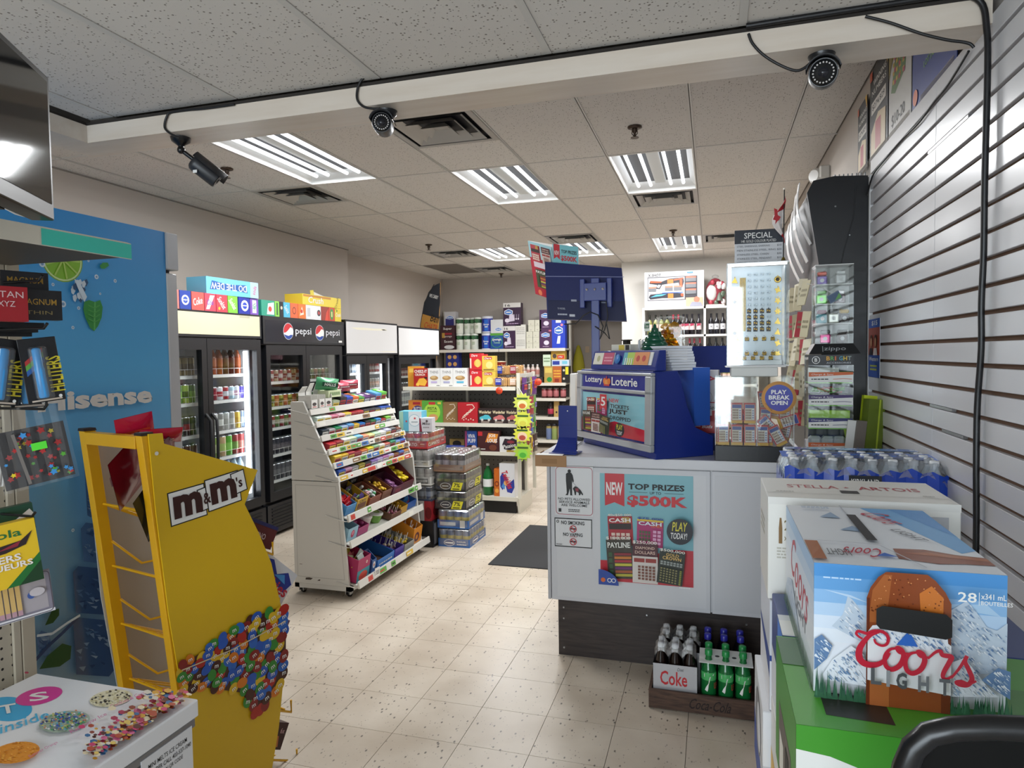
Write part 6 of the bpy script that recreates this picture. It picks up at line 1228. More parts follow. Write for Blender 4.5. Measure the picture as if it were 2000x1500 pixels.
for i in range(34): m.lathe((rr.uniform(-.035, .035), rr.uniform(-.03, .03), .012+.135*i/34), [(.022, 0), (.024, .004), (.022, .008)], GOLD, 10, (rr.uniform(-.6, .6), rr.uniform(-1, 0), rr.uniform(.2, 1)))
m.lathe((0, -.005, .05), [(.03, 0), (.06, .02), (.058, .022), (.028, .004)], GOLD, 16); o = m.build('gold_coins', t); o['kind'] = 'stuff'
MB().box(-.07, -.055, .004, .07, .055, .19, ACRYL).build('case', t); MB().box(-.072, -.057, 0, .072, .057, .004, M('#7a2c24', .4)).build('base', t)
m = MB()
for i in range(6): m.lathe((-.05+.02*i, 0, 0), [(.008, 0), (.008, .05), (.005, .055), (.007, .057)], M('#cfd2d2', .2), 8).tube([(-.05+.02*i, 0, .056), (-.04+.02*i, 0, .062)], .002, BLACK, 4)
solo(m, 'pump_bottles', 'row of small clear dropper bottles behind the terminal header', 'bottle', tl(.42, .165, .5455), TA+.5)
# ---------------------------------------------------------------- right end of the counter
tc = thing('ticket_case', 'clear acrylic case of break-open tickets on a black base', 'display case', (.19, 3.56, 1.0905))
X0, X1, Y0, Y1 = .01-.19, .37-.19, 3.425-3.56, 3.70-3.56
MB().box(X0, Y0, 0, X1, Y1, .075, M('#101012', .35), .002).build('base', tc)
m = MB()
for b in ((X0, Y0, .076, X1, Y0+.003, .405), (X0, Y1-.003, .076, X1, Y1, .405), (X0, Y0+.004, .076, X0+.003, Y1-.004, .405), (X1-.003, Y0+.004, .076, X1, Y1-.004, .405), (X0, Y0, .4055, X1, Y1, .4085)): m.box(*b, ACRYL)
m.build('acrylic_shell', tc)
MB().box(.012, Y0+.005, .077, .015, Y1-.005, .4, ACRYL).build('divider', tc)
m = MB()
for x in (X0+.002, .0135, X1-.002): m.box(x-.0012, Y0-.0006, .076, x+.0012, Y0-.0001, .405, M('#c9cccf', .2))
m.build('bright_edge', tc)
def tkt(m_, mat):
    b = MB().box(-.027, -.001, 0, .027, .001, .1, M('#b8343a', .4)); c = Cv(b, (-.027, -.001, 0), (.054, 0, 0), (0, 0, .1)); c.rect(.02, 0, .96, .13, M('#d8a83a', .4)).rect(.1, .15, .82, .76, M('#d0c4b4', .4)).rect(.12, .74, .78, .16, M('#3a4890', .4)).grid(.14, .2, .5, .5, 4, 4, M('#7a5040', .4), .35).rect(.68, .2, .2, .5, M('#d8d8e0', .4)).rows(.7, .22, .16, .45, 4, M('#6a6a9a', .4))
    return b
_tk = None
TK = [(-.15, .08, 0, .02), (-.14, .08, 0, .0), (-.078, .08, 0, .0), (-.018, .08, 0, .0), (-.078, .185, 0, .02), (-.018, .185, 0, .02), (-.125, .15, 1.1, .05), (.04, .08, 0, .0), (.06, .08, .02, .02), (.05, .16, .08, .04), (.115, .15, 1.25, .05), (.145, .19, 0, .07), (.10, .11, -.75, .02), (.13, .085, -.5, .0), (.06, .24, -.12, .09), (.14, .1, .2, .09), (.1, .2, .2, .11)]
for k, (x, z, r, dy) in enumerate(TK):
    if _tk is None: _tk = tkt(None, None).build('break_open_ticket'); o = _tk
    else: o = _tk.copy(); C.objects.link(o)
    o.location = (.19+x, 3.56+Y0+.012+dy, 1.0905+z-.003+(.03 if abs(r) > .5 else 0)); o.rotation_euler = (-.06, r, 0); tag(o, 'red, blue and yellow break-open ticket inside the clear case', 'ticket', 'break-open tickets in the case')
    o['label'] = 'break-open ticket in the clear case, %s' % ['far left edge of the bottom row', 'second of the bottom row from left', 'third of the bottom row from left', 'right of the bottom row in left half', 'left one of the upright upper pair', 'right one of the upright upper pair', 'lying tilted at the far left', 'left edge of the right half', 'beside the divider in the right half', 'leaning above the divider pair', 'lying sideways under the round sign', 'upright at the upper right corner', 'tilted left one of the front leaning pair', 'tilted right one of the front leaning pair', 'high one half behind the round sign', 'deep in the back right corner', 'standing behind the sideways one'][k]
m = MB().box(-.1, .0, 0, -.02, .06, .15, M('#77757a', .4), .003).prism([(-.11, .0, .15), (-.01, .0, .15), (-.02, .05, .22), (-.1, .05, .22)], (0, .02, 0), M('#6a6a6e', .4)); m.box(-.13, -.03, 0, -.115, -.01, .16, CHROME).box(-.13, -.03, .12, -.04, -.02, .13, CHROME)
solo(m, 'ticket_dispenser', 'grey metal ticket dispenser seen through the case', 'dispenser', (.2, 3.77, 1.0905))
m = MB().lathe((0, 0, 0), [(.078, 0), (.078, .002), (0, .0021)], M('#d8a060', .4), 36, (0, -1, 0)); c = Cv(m, (-.078, -.0022, -.078), (.156, 0, 0), (0, 0, .156)); c.circ(.5, .5, .4, M('#2a3a9c', .35), 36).circ(.52, .42, .33, M('#33309a', .35), 30)
for i, s in enumerate(('PLAY', 'BREAK', 'OPEN')): c.text(s, (.28, .21, .27)[i], .61-.165*i, (.44, .6, .48)[i], .13, WHITE, .07)
c.text('ONTARIO', .06, .2, .3, .045, M('#4a3420', .4), .02, 0, -.9)
solo(m, 'round_sign', 'round gold and blue PLAY BREAK OPEN sign stuck on the case', 'sign', (.301, 3.4245, 1.4))
# jewellery case
solo(MB().box(.085, 3.46, 1.4995, .30, 3.66, 1.545, M('#cfcfca', .4), .003).box(.06, 3.45, 1.545, .335, 3.67, 1.549, M('#e0e0dc', .4)), 'white_riser_box', 'white riser box between ticket case and jewellery case', 'riser')
jc = thing('jewellery_case', 'brightly lit clear case of gold pendants and rings', 'display case', (.21, 3.56, 1.5495))
JX0, JX1, JY0, JY1, JH = -.142, .142, -.07, .08, .505
MB().box(JX0, JY1-.012, .004, JX1, JY1-.004, JH-.006, M('#cfdde6', .4)).build('back_panel', jc)
MB().box(JX0, JY0, 0, JX1, JY1, .004, M('#e8e8e8', .3)).build('base', jc); MB().box(JX0, JY0, JH-.004, JX1, JY1, JH, M('#eef2f4', .3)).build('lid', jc)
m = MB()
for b in ((JX0, JY0, .0045, JX1, JY0+.003, JH-.0045), (JX0, JY0+.004, .0045, JX0+.003, JY1-.001, JH-.0045), (JX1-.003, JY0+.004, .0045, JX1, JY1-.001, JH-.0045)): m.box(*b, ACRYL)
m.build('acrylic_shell', jc)
MB().box(JX0+.004, JY0+.006, .01, JX0+.02, JY0+.012, JH-.01, M('#fbf6ff', .4, 0, 9)).box(JX0+.02, JY0+.006, JH-.016, JX1-.01, JY0+.012, JH-.008, M('#fbfaff', .4, 0, 9)).build('lamp_strip', jc)
MB().box(JX1-.022, JY0+.02, .006, JX1-.018, JY1-.014, JH-.02, M('#e4e8ea', .3)).build('mirror_side', jc)
MB().box(JX0+.025, .0, .03, JX1-.03, .035, .05, M('#dfe4e8', .4)).box(JX0+.025, -.04, .006, JX1-.03, 0, .028, M('#dfe4e8', .4)).build('ring_step', jc)
GLD = M('#d9b552', .25, .8); GLB = M('#1d2230', .4)
yb = JY1-.0135
rr = random.Random(3)
def jewel(lab, nm, mbx, loc, gr): solo(mbx, nm, lab, 'jewellery', V((.21, 3.56, 1.5495))+V(loc), 0, gr)
PN = ['heart', 'leaf', 'round', 'heart', 'butterfly', 'crescent', 'cross', 'star', 'round', 'square', 'star', 'tree', 'bird', 'heart', 'clover', 'star']
for i in range(16):
    s = i // 8; z = JH-.075-.053*(i % 8); x = JX0+.04 if s == 0 else JX1-.04
    m = MB(); k = PN[i]
    if k in ('round', 'crescent'): m.lathe((0, 0, 0), [(.016, 0), (.017, .002), (.009, .003), (.009, 0)], GLD, 14, (0, -1, 0))
    else:
        n = {'heart': 3, 'leaf': 2, 'butterfly': 4, 'cross': 4, 'star': 5, 'square': 4, 'tree': 6, 'bird': 3, 'clover': 4}[k]; m.prism([(.017*(1 if q % 2 else .5)*math.cos(PI*q/n+.4), 0, .019*(1 if q % 2 else .5)*math.sin(PI*q/n+.4)) for q in range(2*n)], (0, -.003, 0), GLD)
    m.tube([(0, -.001, .015), (0, -.002, .022)], .002, GLD, 5)
    jewel('gold %s pendant, %s from the top of the %s pendant column' % (k, ORD[i % 8], 'left' if s == 0 else 'right'), 'gold_pendant', m, (x, yb, z), 'gold pendants')
m = MB()
for i in range(5): m.tube([(-.012+.006*i, -.002, .0), (-.012+.006*i, -.004, -.15), (-.012+.006*i, -.002, -.27)], .002, GLD, 5)
o = solo(m, 'gold_chains', 'bundle of hanging gold chains beside the left pendant column', 'chains', V((.21, 3.56, 1.5495))+V((JX0+.078, yb, JH-.06))); o['kind'] = 'stuff'
def ear(dark):
    m = MB()
    if dark: m.box(-.01, -.002, -.013, .01, 0, .009, GLB).prism([(-.004, 0, .009), (.004, 0, .009), (.0, 0, .016)], (0, -.002, 0), GLB)
    else: m.box(-.01, -.0015, -.009, .01, 0, .009, M('#c3d3de', .4))
    return m.ball((-.004, -.004, 0), .004, .003, .005, GLD if dark else M('#b9c9d4', .3), 6, 4).ball((.005, -.004, -.002), .004, .003, .005, GLD if dark else M('#d4dfe6', .3), 6, 4)
for r in range(11):
    for q in range(4):
        dark = r >= 6 and not (r == 7 and q == 3)
        if r == 10: continue
        put(('ear', dark), lambda dark=dark: ear(dark), 'earring_card', '%s earring card, %s row from the top, %s from left' % ('black' if dark else 'pale', ORD[r], ORD[q]), 'earrings', V((.21, 3.56, 1.5495))+V((JX0+.108+.031*q, yb, JH-.045-.0305*r)), 0, 'earring cards in the lit case')
for r in range(3):
    for q in range(5):
        x = JX0+.045+.041*q+(.01 if r == 1 else 0); p = [(x+.012, .033, .135), (x, .012, .051), (x-.004, -.025, .029)][r]
        if r == 0: p = (x+.012, yb-.002, .125)
        put('ring', lambda: MB().prism([(-.011, 0, 0), (.011, 0, 0), (.007, 0, .014), (.002, 0, .026), (-.002, 0, .026), (-.007, 0, .014)], (0, .006, 0), GLB).lathe((0, -.001, .012), [(.010, -.002), (.011, 0), (.010, .002), (.008, 0)], GLD, 12, (0, -1, .3)).ball((0, -.003, .021), .004, .003, .003, M('#e8e8ee', .1), 6, 4), 'gold_ring', 'gold ring on a black cone, %s row from the top, %s from left' % (ORD[r], ORD[q]), 'ring', V((.21, 3.56, 1.5495))+V(p), 0, 'rings in the lit case')
def special(c):
    c.rect(0, .62, 1, .38, M('#1c222e', .35)); c.text('SPECIAL', .2, .76, .58, .16, WHITE, .02); c.text('14K GOLD COLOUR PLATED', .14, .65, .72, .07, WHITE, .0)
    for i, s in enumerate(('STEEL EARRINGS, EARRING', 'MEN STAINLESS STEEL, RING', 'STAINLESS STEEL, CHAIN', 'STAINLESS STEEL, PENDANT', 'MEN STAINLESS, STEEL')): c.text(s, .05, .51-.115*i, (.68, .8, .66, .72, .62)[i], .06, M('#4a4e55', .4), .0); c.text('$00'[0]+['10', '20', '30', '15', '25'][i], .88, .51-.115*i, .09, .06, M('#4a4e55', .4), .01)
m = MB().box(-.115, -.002, 0, .115, 0, .18, M('#d2d4d8', .35)); special(Cv(m, (-.115, -.002, 0), (.23, 0, 0), (0, 0, .18))); solo(m, 'price_board', 'black and white SPECIAL price board above the lit case', 'sign', (.222, 3.64, 2.055), .05)
# Canadian flag
fl = thing('small_flag', 'small Canadian flag on a stick with a brass foot', 'flag', (.335, 3.6, 2.0545))
MB().lathe((0, 0, 0), [(.03, 0), (.028, .008), (.012, .014), (.005, .03)], M('#8a7a3a', .35, .7), 14).build('foot', fl)
MB().tube([(0, 0, .02), (.004, 0, .36)], .003, M('#1a1a1a', .4), 6).lathe((.004, 0, .36), [(.006, 0), (.006, .006), (0, .01)], M('#e8e0d0', .3), 8).build('stick', fl)
m = MB(); nx, nz = 8, 10; RD = M('#b01c28', .6); WT_ = M('#e4dcd8', .6)
def fpt(i, j):
    u, v = i/nx, j/nz; x = -.0-.055*u*math.sin(PI*min(1, v*1.1))*(1-.2*v)+.006*math.sin(v*7+u*2); return (x+.004*(1-v), .012*math.sin(u*6+v*3)-.003, .345-.245*v-.05*u*(1-v))
for j in range(nz):
    for i in range(nx): m.face([fpt(i, j), fpt(i, j+1), fpt(i+1, j+1), fpt(i+1, j)], RD if j < 3 or j >= 8 else WT_, True)
m.prism([(-.045, -.02, .27), (-.03, -.02, .262), (-.028, -.02, .235), (-.014, -.02, .225), (-.022, -.02, .21), (-.03, -.02, .205), (-.04, -.02, .19), (-.037, -.02, .21), (-.05, -.02, .215), (-.042, -.02, .235)], (0, .002, 0), RD)
m.build('cloth', fl)
# cigarette cabinet with its near black side
CAB = M('#0d0e12', .35)
cb = thing('cigarette_cabinet', 'tall black cigarette cabinet behind the slat wall end', 'cabinet', (.62, 5.0, 0))
pr_ = [(.755, 0), (.755, 2.505), (.6, 2.515), (.5, 2.50), (.47, 2.44), (.535, 2.02), (.55, 1.2), (.55, 0)]
T_(MB().prism([(x, 3.83, z) for x, z in pr_], (0, .02, 0), CAB), cb).build('side_panel', cb)
T_(MB().prism([(x+.012, 3.85, z-.004) for x, z in pr_][1:] + [(.74, 3.85, 0.0)], (0, 2.3, 0), M('#15161a', .4)), cb).build('body', cb)
T_(MB().tube([(.7, 3.826, 2.46), (.69, 3.826, 2.3), (.65, 3.826, 2.15), (.62, 3.826, 2.0)], .0025, M('#2a2a2c', .5), 5), cb).build('cord', cb)
T_(MB().lathe((.605, 3.829, 2.36), [(.005, 0), (.003, .003)], STEEL, 8, (0, -1, 0)).lathe((.672, 3.829, 2.21), [(.004, 0), (.003, .003)], STEEL, 8, (0, -1, 0)), cb).build('screw', cb)
for i in range(8): T_(MB().box(.60+.02*i, 3.832, 2.507, .606+.02*i, 3.85, 2.522, M('#8a8a8a', .4)), cb).build('clip', cb)
# pale flip strips at the top and rows of price packets on the front of the cabinet
for k, (y, z0, z1, w_) in enumerate(((3.98, 2.2, 2.53, .07), (4.1, 2.12, 2.5, .09), (4.27, 2.08, 2.44, .09), (4.45, 2.05, 2.4, .1))):
    m = MB(); n = 6
    for i in range(n):
        t0, t1 = i/n, (i+1)/n; f = lambda t: (.45-.035*math.sin(t*PI)+.06*t*t*0+(.06*t), z1+(z0-z1)*t)
        a, b = f(t0), f(t1); m.hexa([(a[0], y, a[1]), (a[0], y+w_, a[1]), (a[0]+.004, y+w_, a[1]), (a[0]+.004, y, a[1]), (b[0], y, b[1]), (b[0], y+w_, b[1]), (b[0]+.004, y+w_, b[1]), (b[0]+.004, y, b[1])][::-1], M('#d4d4d4', .25))
    solo(m, 'vinyl_strip', 'curled white plastic price strip at cabinet top, %s from the near side' % ORD[k], 'price strip', (0, 0, 0), 0, 'curled price strips')
rr = random.Random(11); n_ = 0
for r in range(5):
    for q in range(6):
        y = 3.9+.085*q; z = 2.0-.16*r+rr.uniform(-.02, .02); x = .515-.0-(.0 if r < 1 else 0)
        x = .5+ (2.02-z)*.015
        m = MB().prism([(0, 0, 0), (0, .062, 0), (0, .058, -.14), (0, .002, -.14)], (.004, 0, 0), M(rr.choice(['#c8bd9a', '#bfb48e', '#d0c6a4', '#b8ae8a', '#d8d0b4']) if rr.random() > .12 else '#b83440', .6))
        c = Cv(m, (0, .06, -.14), (0, -.06, 0), (0, 0, .14)); c.rows(.15, .3, .7, .4, 2, M('#8a8060', .6))
        o = solo(m, 'price_packet', 'beige paper packet fanned on the cabinet front, %s row down, %s from near side' % (ORD[r], ORD[q]), 'packet', (x-.005*q, y, z), 0, 'beige packets on the cabinet front'); o.rotation_euler = (rr.uniform(-.15, .15), rr.uniform(.05, .35), rr.uniform(.5, 1.0))
# accessory towers
br = thing('accessory_tower', 'clear lime-edged BRIGHT accessories tower of charger cables', 'display tower', (.545, 3.62, 1.0905))
LIME = M('#8fd85a', .25); bx, by, bh = .1, .07, .51
MB().box(-bx, -by, 0, bx, by, .012, LIME).box(-bx, by-.004, .012, bx, by, bh, M('#3a3c40', .4)).build('frame', br)
m = MB()
for b in ((-bx, -by, .013, bx, -by+.003, bh), (-bx, -by+.004, .013, -bx+.003, by-.005, bh), (bx-.003, -by+.004, .013, bx, by-.005, bh)): m.box(*b, ACRYL)
m.build('acrylic_shell', br)
for z in (.03, .15, .262, .372): MB().box(-bx+.004, -by+.004, z, bx-.004, by-.005, z+.004, LIME).build('shelf', br)
m = MB().box(-bx, -by-.002, bh-.05, bx, -by-.0003, bh, M('#14161a', .35)); c = Cv(m, (-bx, -by-.002, bh-.05), (2*bx, 0, 0), (0, 0, .05)); c.ring(.17, .5, .09, .09*c.asp, .15, WHITE, 20); c.text('B', .14, .32, .06, .36, WHITE, .03)
for i, (s, k) in enumerate(zip('BRIGHT', ('#d8a030', '#5aa04a', '#c86a3a', '#4a9ab0', '#d8b83a', '#8a9a90'))): c.text(s, .4+.093*i, .45, .08 if s != 'I' else .03, .4, M(k, .4), .05)
c.text('ACCESSORIES', .4, .14, .54, .16, M('#b8bcc0', .4), .01); m.build('name_plate', br)
for i, (z, k) in enumerate(((.036, '#c8602c'), (.156, '#2a2a68'), (.268, '#3a2460'), (.378, '#c8602c'))):
    m = MB().box(-bx+.002, -by-.002, z, bx-.002, -by-.0003, z+.048, M('#e2e2de', .4)); c = Cv(m, (-bx+.002, -by-.002, z), (2*bx-.004, 0, 0), (0, 0, .048)); c.poly([(0, .55), (1, .75), (1, 1), (0, 1)], M(k, .4)); c.text('Charge & Sync', .06, .66, .5, .2, WHITE, .0, .2); c.rows(.06, .2, .4, .2, 1, INK); c.line([(.55, .3), (.8, .35), (.97, .3)], .05, M(k, .4)); m.build('shelf_label', br)
for i, (z, lab, col) in enumerate(((.0345, 'white round cable packs on the lowest tower shelf', '#dcdcdc'), (.1545, 'lime green cable pack on the second tower shelf', '#a8d83a'), (.2665, 'heap of red and green cables on the third tower shelf', '#8a4a3a'), (.3765, 'flat grey card packs on the top tower shelf', '#c8c8c0'))):
    m = MB()
    if i == 2:
        for q in range(9): m.tube([(random.uniform(-.08, .08), random.uniform(-.03, .03), .055+random.uniform(0, .03)) for _ in range(5)], .004, M(random.choice(['#a82c34', '#6ab04a', '#d8d8d0', '#d0a060']), .4), 5)
        m.box(-.09, -.04, 0, .09, .05, .05, M('#2a2e28', .5))
    elif i == 0:
        for q in (-.06, .0, .05): m.box(q-.03, -.03+q*.1, 0, q+.03, .03+q*.1, .075, M('#dadada', .3), .012)
    else: m.box(-.09, -.05, 0, .09 if i == 1 else .04, .03, .085 if i == 1 else .07, M(col, .35)); 
    if i == 3: m.box(.042, -.05, 0, .09, .03, .05, M('#a8d83a', .35))
    solo(m, 'cable_pack', lab, 'cable pack', V(br.location)+V((0, .005, z)))
zt = thing('lighter_case', 'clear four-shelf zippo case on a black plinth', 'display case', (.565, 3.65, 1.604))
MB().prism([(-.115, -.08, 0), (.115, -.08, 0), (.085, -.06, .05), (-.085, -.06, .05)], (0, .14, 0), M('#15181a', .35)).build('plinth', zt)
m = MB(); Cv(m, (-.115, -.0805, .002), (.23, 0, 0), (0, .019, .045)).rect(.27, .2, .01, .6, M('#a8acae', .4)).text('zippo', .3, .22, .42, .5, M('#a8acae', .4), 0., .15); m.build('name_lettering', zt)
zx, zy, z0, z1 = .085, .06, .051, .43
MB().box(-zx, zy-.004, z0, zx, zy, z1, M('#b9b9b6', .35)).box(-zx, -zy, z1, zx, zy, z1+.004, M('#d8d8d6', .3)).build('back', zt)
m = MB()
for b in ((-zx, -zy, z0, zx, -zy+.003, z1), (-zx, -zy+.004, z0, -zx+.003, zy-.005, z1), (zx-.003, -zy+.004, z0, zx, zy-.005, z1)): m.box(*b, ACRYL)
m.build('acrylic_shell', zt)
SZ = [.145, .24, .335]
for z in SZ: MB().box(-zx+.004, -zy+.004, z, zx-.004, zy-.005, z+.005, M('#d6d6d4', .3)).build('shelf', zt)
LG = [(-.045, .341, .03, '#5a3a90', '#c8482c', 'purple lighter with red top, top shelf'), (.035, .341, .0, '#bdbdbd', '#cfcfcf', 'clear-wrapped silver lighter, top shelf'), (-.05, .246, .0, '#6ac83a', '#4a8a2a', 'lime green lighter, second shelf'), (.035, .246, .02, '#5a4448', '#c8c0c0', 'dark lighter in clear wrap, second shelf'), (-.05, .151, .0, '#2f9aa8', '#7a2448', 'teal lighter with maroon cap, third shelf'), (-.0, .151, -.02, '#d8d6cc', '#2a2a2a', 'white fob with black ring, third shelf'), (.05, .151, .0, '#2a2424', '#c8a030', 'black lighter with yellow lid, third shelf'), (-.03, .053, .02, '#c8287a', '#1c1c1c', 'pink lighter box, lowest shelf'), (.045, .053, .02, '#4a3a34', '#2a2424', 'brown plaid lighter box, lowest shelf')]
for x, z, y, a, b, lab in LG:
    m = MB().box(-.024, -.01, 0, .024, .012, .045, M(a, .25, .2), .005).box(-.022, -.009, .046, .022, .011, .066, M(b, .25, .2), .005); Cv(m, (-.02, -.0102, .005), (.04, 0, 0), (0, 0, .035)).circ(.5, .5, .25, M('#c9c9c9', .3), 8)
    solo(m, 'lighter', lab + ' of the zippo case', 'lighter', V(zt.location)+V((x, y-.02, z)), random.uniform(-.3, .3))
m = MB().box(-.03, -.001, -.02, .03, .001, .02, M('#5a6a80', .4)); Cv(m, (-.03, -.001, -.02), (.06, 0, 0), (0, 0, .04)).rect(.05, .1, .9, .8, M('#39506e', .4)).poly([(.4, .1), (.95, .1), (.95, .7)], M('#5a9a4a', .4)); m.tube([(0, 0, .02), (-.03, .0, .08), (-.075, .002, .12)], .0012, WHITE, 4)
o = solo(m, 'hang_tag', 'small hanging price tag in front of the zippo case', 'tag', V(zt.location)+V((.0, -.0635, .275))); o.rotation_euler = (0, -.5, 0)
# lime boxes, papers, brochure at the slat wall
for lab, col, l_, rz, d, dr in (('bright lime flat box with white label leaning on the slat wall', '#c8d82c', (.715, 3.60, 1.0905), .15, (.09, .03, .31), lambda c: c.rect(.1, .3, .6, .35, WHITE)), ('dark olive tall box leaning on the slat wall', '#5a6a18', (.705, 3.5, 1.0905), .25, (.075, .06, .30), lambda c: c.rect(.62, 0, .1, 1, M('#a0b030', .4))), ('grey-brown book standing by the olive box', '#6a625a', (.655, 3.49, 1.0905), .1, (.05, .03, .2), None), ('white paper pad standing left of the grey-brown book', '#d0d0cc', (.615, 3.51, 1.0905), -.1, (.04, .02, .2), None), ('small lime card tilted at the accessories tower', '#b8d030', (.667, 3.60, 1.0905), -.4, (.05, .01, .2), None)):
    o = put(('lean', lab), box_mb(*d, col, dr), 'leaning_box', lab, 'box', l_, rz); o.rotation_euler = (-.05 if 'leaning' in lab else 0, .1 if 'card' not in lab else -.2, rz)
m = MB().box(0, -.12, 0, .0015, .12, .285, M('#dcdce0', .35)); c = Cv(m, (0, .12, 0), (0, -.24, 0), (0, 0, .285)); c.rect(0, 0, 1, .38, M('#2a4fa0', .35)); c.rect(0, .38, 1, .47, M('#a04a38', .35)); c.rect(0, .85, 1, .15, M('#2a54a8', .35)); c.text('$15', .3, .88, .5, .09, WHITE, .03); c.text('Western', .1, .28, .8, .07, WHITE, .02); c.rect(.2, .18, .6, .03, M('#a8b04a', .4)); c.rect(.2, .12, .6, .03, M('#a8b04a', .4))
for x, s in ((.3, '#5a3424'), (.7, '#3a2a24')): c.ell(x, .62, .12, .11, M(s, .5)); c.ell(x, .6, .08, .08, M('#c08a68', .5)); c.poly([(x-.18, .38), (x+.18, .38), (x+.12, .5), (x-.12, .5)], M('#d8ccc8' if x > .5 else '#3a3034', .5))
solo(m, 'brochure', 'blue and rust flyer with two faces on the slat wall end', 'flyer', (.7565, 3.67, 1.487))
# bills posted above the slat wall
PB = [(4.19, 3.95, 2.58, 2.95, '#23262e', 0), (3.89, 3.52, 2.575, 3.03, '#20242c', 0), (3.5, 3.14, 2.565, 3.035, '#c9c8c4', 1), (3.12, 2.6, 2.56, 3.035, '#2a4290', 2)]
PL = ['black MAXMILLIONS bill above the far slat wall end', 'large black bill with $274 829 figure above the slats', 'white bill with bright ticket pictures above the slats', 'blue Ticket Sold Here bill under the timber beam']
for (ya, yb_, z0, z1, col, k), lab in zip(PB, PL):
    m = MB().box(.774, yb_, z0, .7765, ya, z1, M(col, .35)); c = Cv(m, (.774, ya, z0), (0, yb_-ya, 0), (0, 0, z1-z0))
    if k == 0: c.text('WINNING', .2, .8, .7, .06, WHITE, .02, 0, .0); c.text('NUMBERS', .12, .7, .78, .06, WHITE, .02); c.rect(.1, .5, .8, .13, M('#d8d4cc', .4)); c.text('$274,829', .16, .53, .68, .07, INK, .02); c.poly([(.1, .05), (.9, .05), (.9, .4), (.5, .45), (.1, .3)], M('#d0b890', .4)); c.rect(.35, .08, .3, .3, M('#b0343c', .4)); c.rect(.02, .88, .14, .1, M('#d0542c', .4)); c.poly([(.8, 1), (1, 1), (1, .8)], M('#d8a830', .4))
    elif k == 1: c.poly([(.1, .45), (.4, .85), (.9, .95), (.75, .5), (.3, .4)], M('#5a7a48', .4)); c.grid(.15, .48, .6, .4, 4, 5, M('#c8a83a', .4), .5); c.grid(.2, .45, .6, .45, 3, 4, M('#b03a5a', .4), .6); c.text('$10-20', .15, .1, .6, .12, INK, .0); c.poly([(0, 1), (.5, 1), (0, .6)], M('#8a7a3a', .4))
    else:
        for i, s in enumerate(('Winning', 'Ticket', 'Sold Here')): c.text(s, .05, .82-.16*i, (.5, .42, .6)[i], .12, M('#d8c23c', .4), .04)
        c.text('LOTTARIO 4/49', .3, .28, .5, .05, M('#7ab84a', .4), .01); c.rect(.8, .6, .2, .4, M('#c03440', .4)); c.poly([(.85, 1), (1, 1), (1, .9)], M('#d8c030', .4)); c.circ(.1, .12, .06, M('#d86a3a', .4))
    solo(m, 'posted_bill', lab, 'poster')
m = MB()
for ya, yb_ in ((4.2, 3.92), (3.9, 3.5), (3.5, 3.15), (3.0, 2.62)): m.box(.7705, yb_, 2.535, .772, ya, 2.60, WRAP)
solo(m, 'plastic_ledge', 'glinting plastic holder strip under the posted bills', 'holder')
# emergency lamp
m = MB().box(.72, 5.2, 2.86, .79, 5.42, 2.95, M('#c4c0b8', .5), .01).lathe((.72, 5.28, 2.89), [(.05, 0), (.055, .03), (.04, .05)], M('#c8c6c0', .3), 14, (-.7, -.7, 0)); solo(m, 'emergency_lamp', 'emergency lamp box on the wall above the black cabinet', 'lamp', (0, 0, -.03))

# ---------------------------------------------------------------- wine shelves on the rear wall
ws = thing('wine_shelf', 'white cubby shelves of wine on the rear wall', 'shelf unit', (-.3, 10.45, 0))
def W_(mb, n): return T_(mb, ws).build(n, ws)
SHW = M('#dedcd8', .45)
W_(MB().box(-1.0, 10.66, .1, .62, 10.69, 2.28, M('#b9b5b0', .6)), 'back_board')
for z in (2.29, 1.885, 1.53, 1.15): W_(MB().box(-.97, 10.2, z-.03, .62, 10.66, z, SHW), 'shelf')
for x in (-1.0, -.125, .6): W_(MB().box(x, 10.2, .1, x+.03, 10.66, 2.29, SHW), 'upright')
def wine(x, z, kind, lab):
    A = {'white': (['#6a6a3a']*2+['#d8b8a8']+['#7a7a44']*2+['#16160f']*2), 'red': (['#1a1014']*2+['#d0a0a8']+['#1a1014']*2+['#8a2c3a']*2), 'pink': (['#141014']*2+['#cdb8b8']+['#141014']*2+['#16121a']*2), 'dark': (['#15141c']*2+['#cfd0d4']+['#15141c']*2+['#17151c']*2), 'plain': (['#14161a']*2+['#c9c9c4']+['#14161a']*2+['#16181c']*2)}[kind]
    def f():
        mm = [M(h, .15 if h != A[2] else .5) for h in A]
        m = MB().lathe((0, 0, 0), [(.036, 0), (.038, .01), (.038, .07 if kind != 'plain' else .05), (.0385, .16 if kind in ('white', 'pink') else (.15 if kind != 'plain' else .07)), (.038, .19), (.015, .23), (.0145, .27), (.016, .3)], mm, 10)
        if kind == 'pink': c = Cv(m, (-.026, -.0385, .08), (.052, 0, 0), (0, 0, .08)); c.poly([(0, .5), (1, .7), (1, 1), (0, 1)], M('#9a2444', .4))
        if kind == 'dark': c = Cv(m, (-.02, -.0385, .08), (.04, 0, 0), (0, 0, .06)); c.circ(.5, .5, .3, M('#8a8a90', .4))
        return m
    put(('wine', kind), f, 'wine_bottle', lab, 'wine bottle', (x, 10.27, z), 0, 'wine on the white shelves')
xs_ = lambda px: at(px, 640, 'y', 10.27).x
for i, px in enumerate((1269, 1281, 1292, 1303)): wine(xs_(px), 1.886, 'white', 'clear white wine bottle with peach label, %s on the upper left shelf' % ORD[i])
for i, px in enumerate((1315, 1325)): wine(xs_(px), 1.886, 'red', 'wine bottle with red cap behind the gold coin case, %s' % ORD[i])
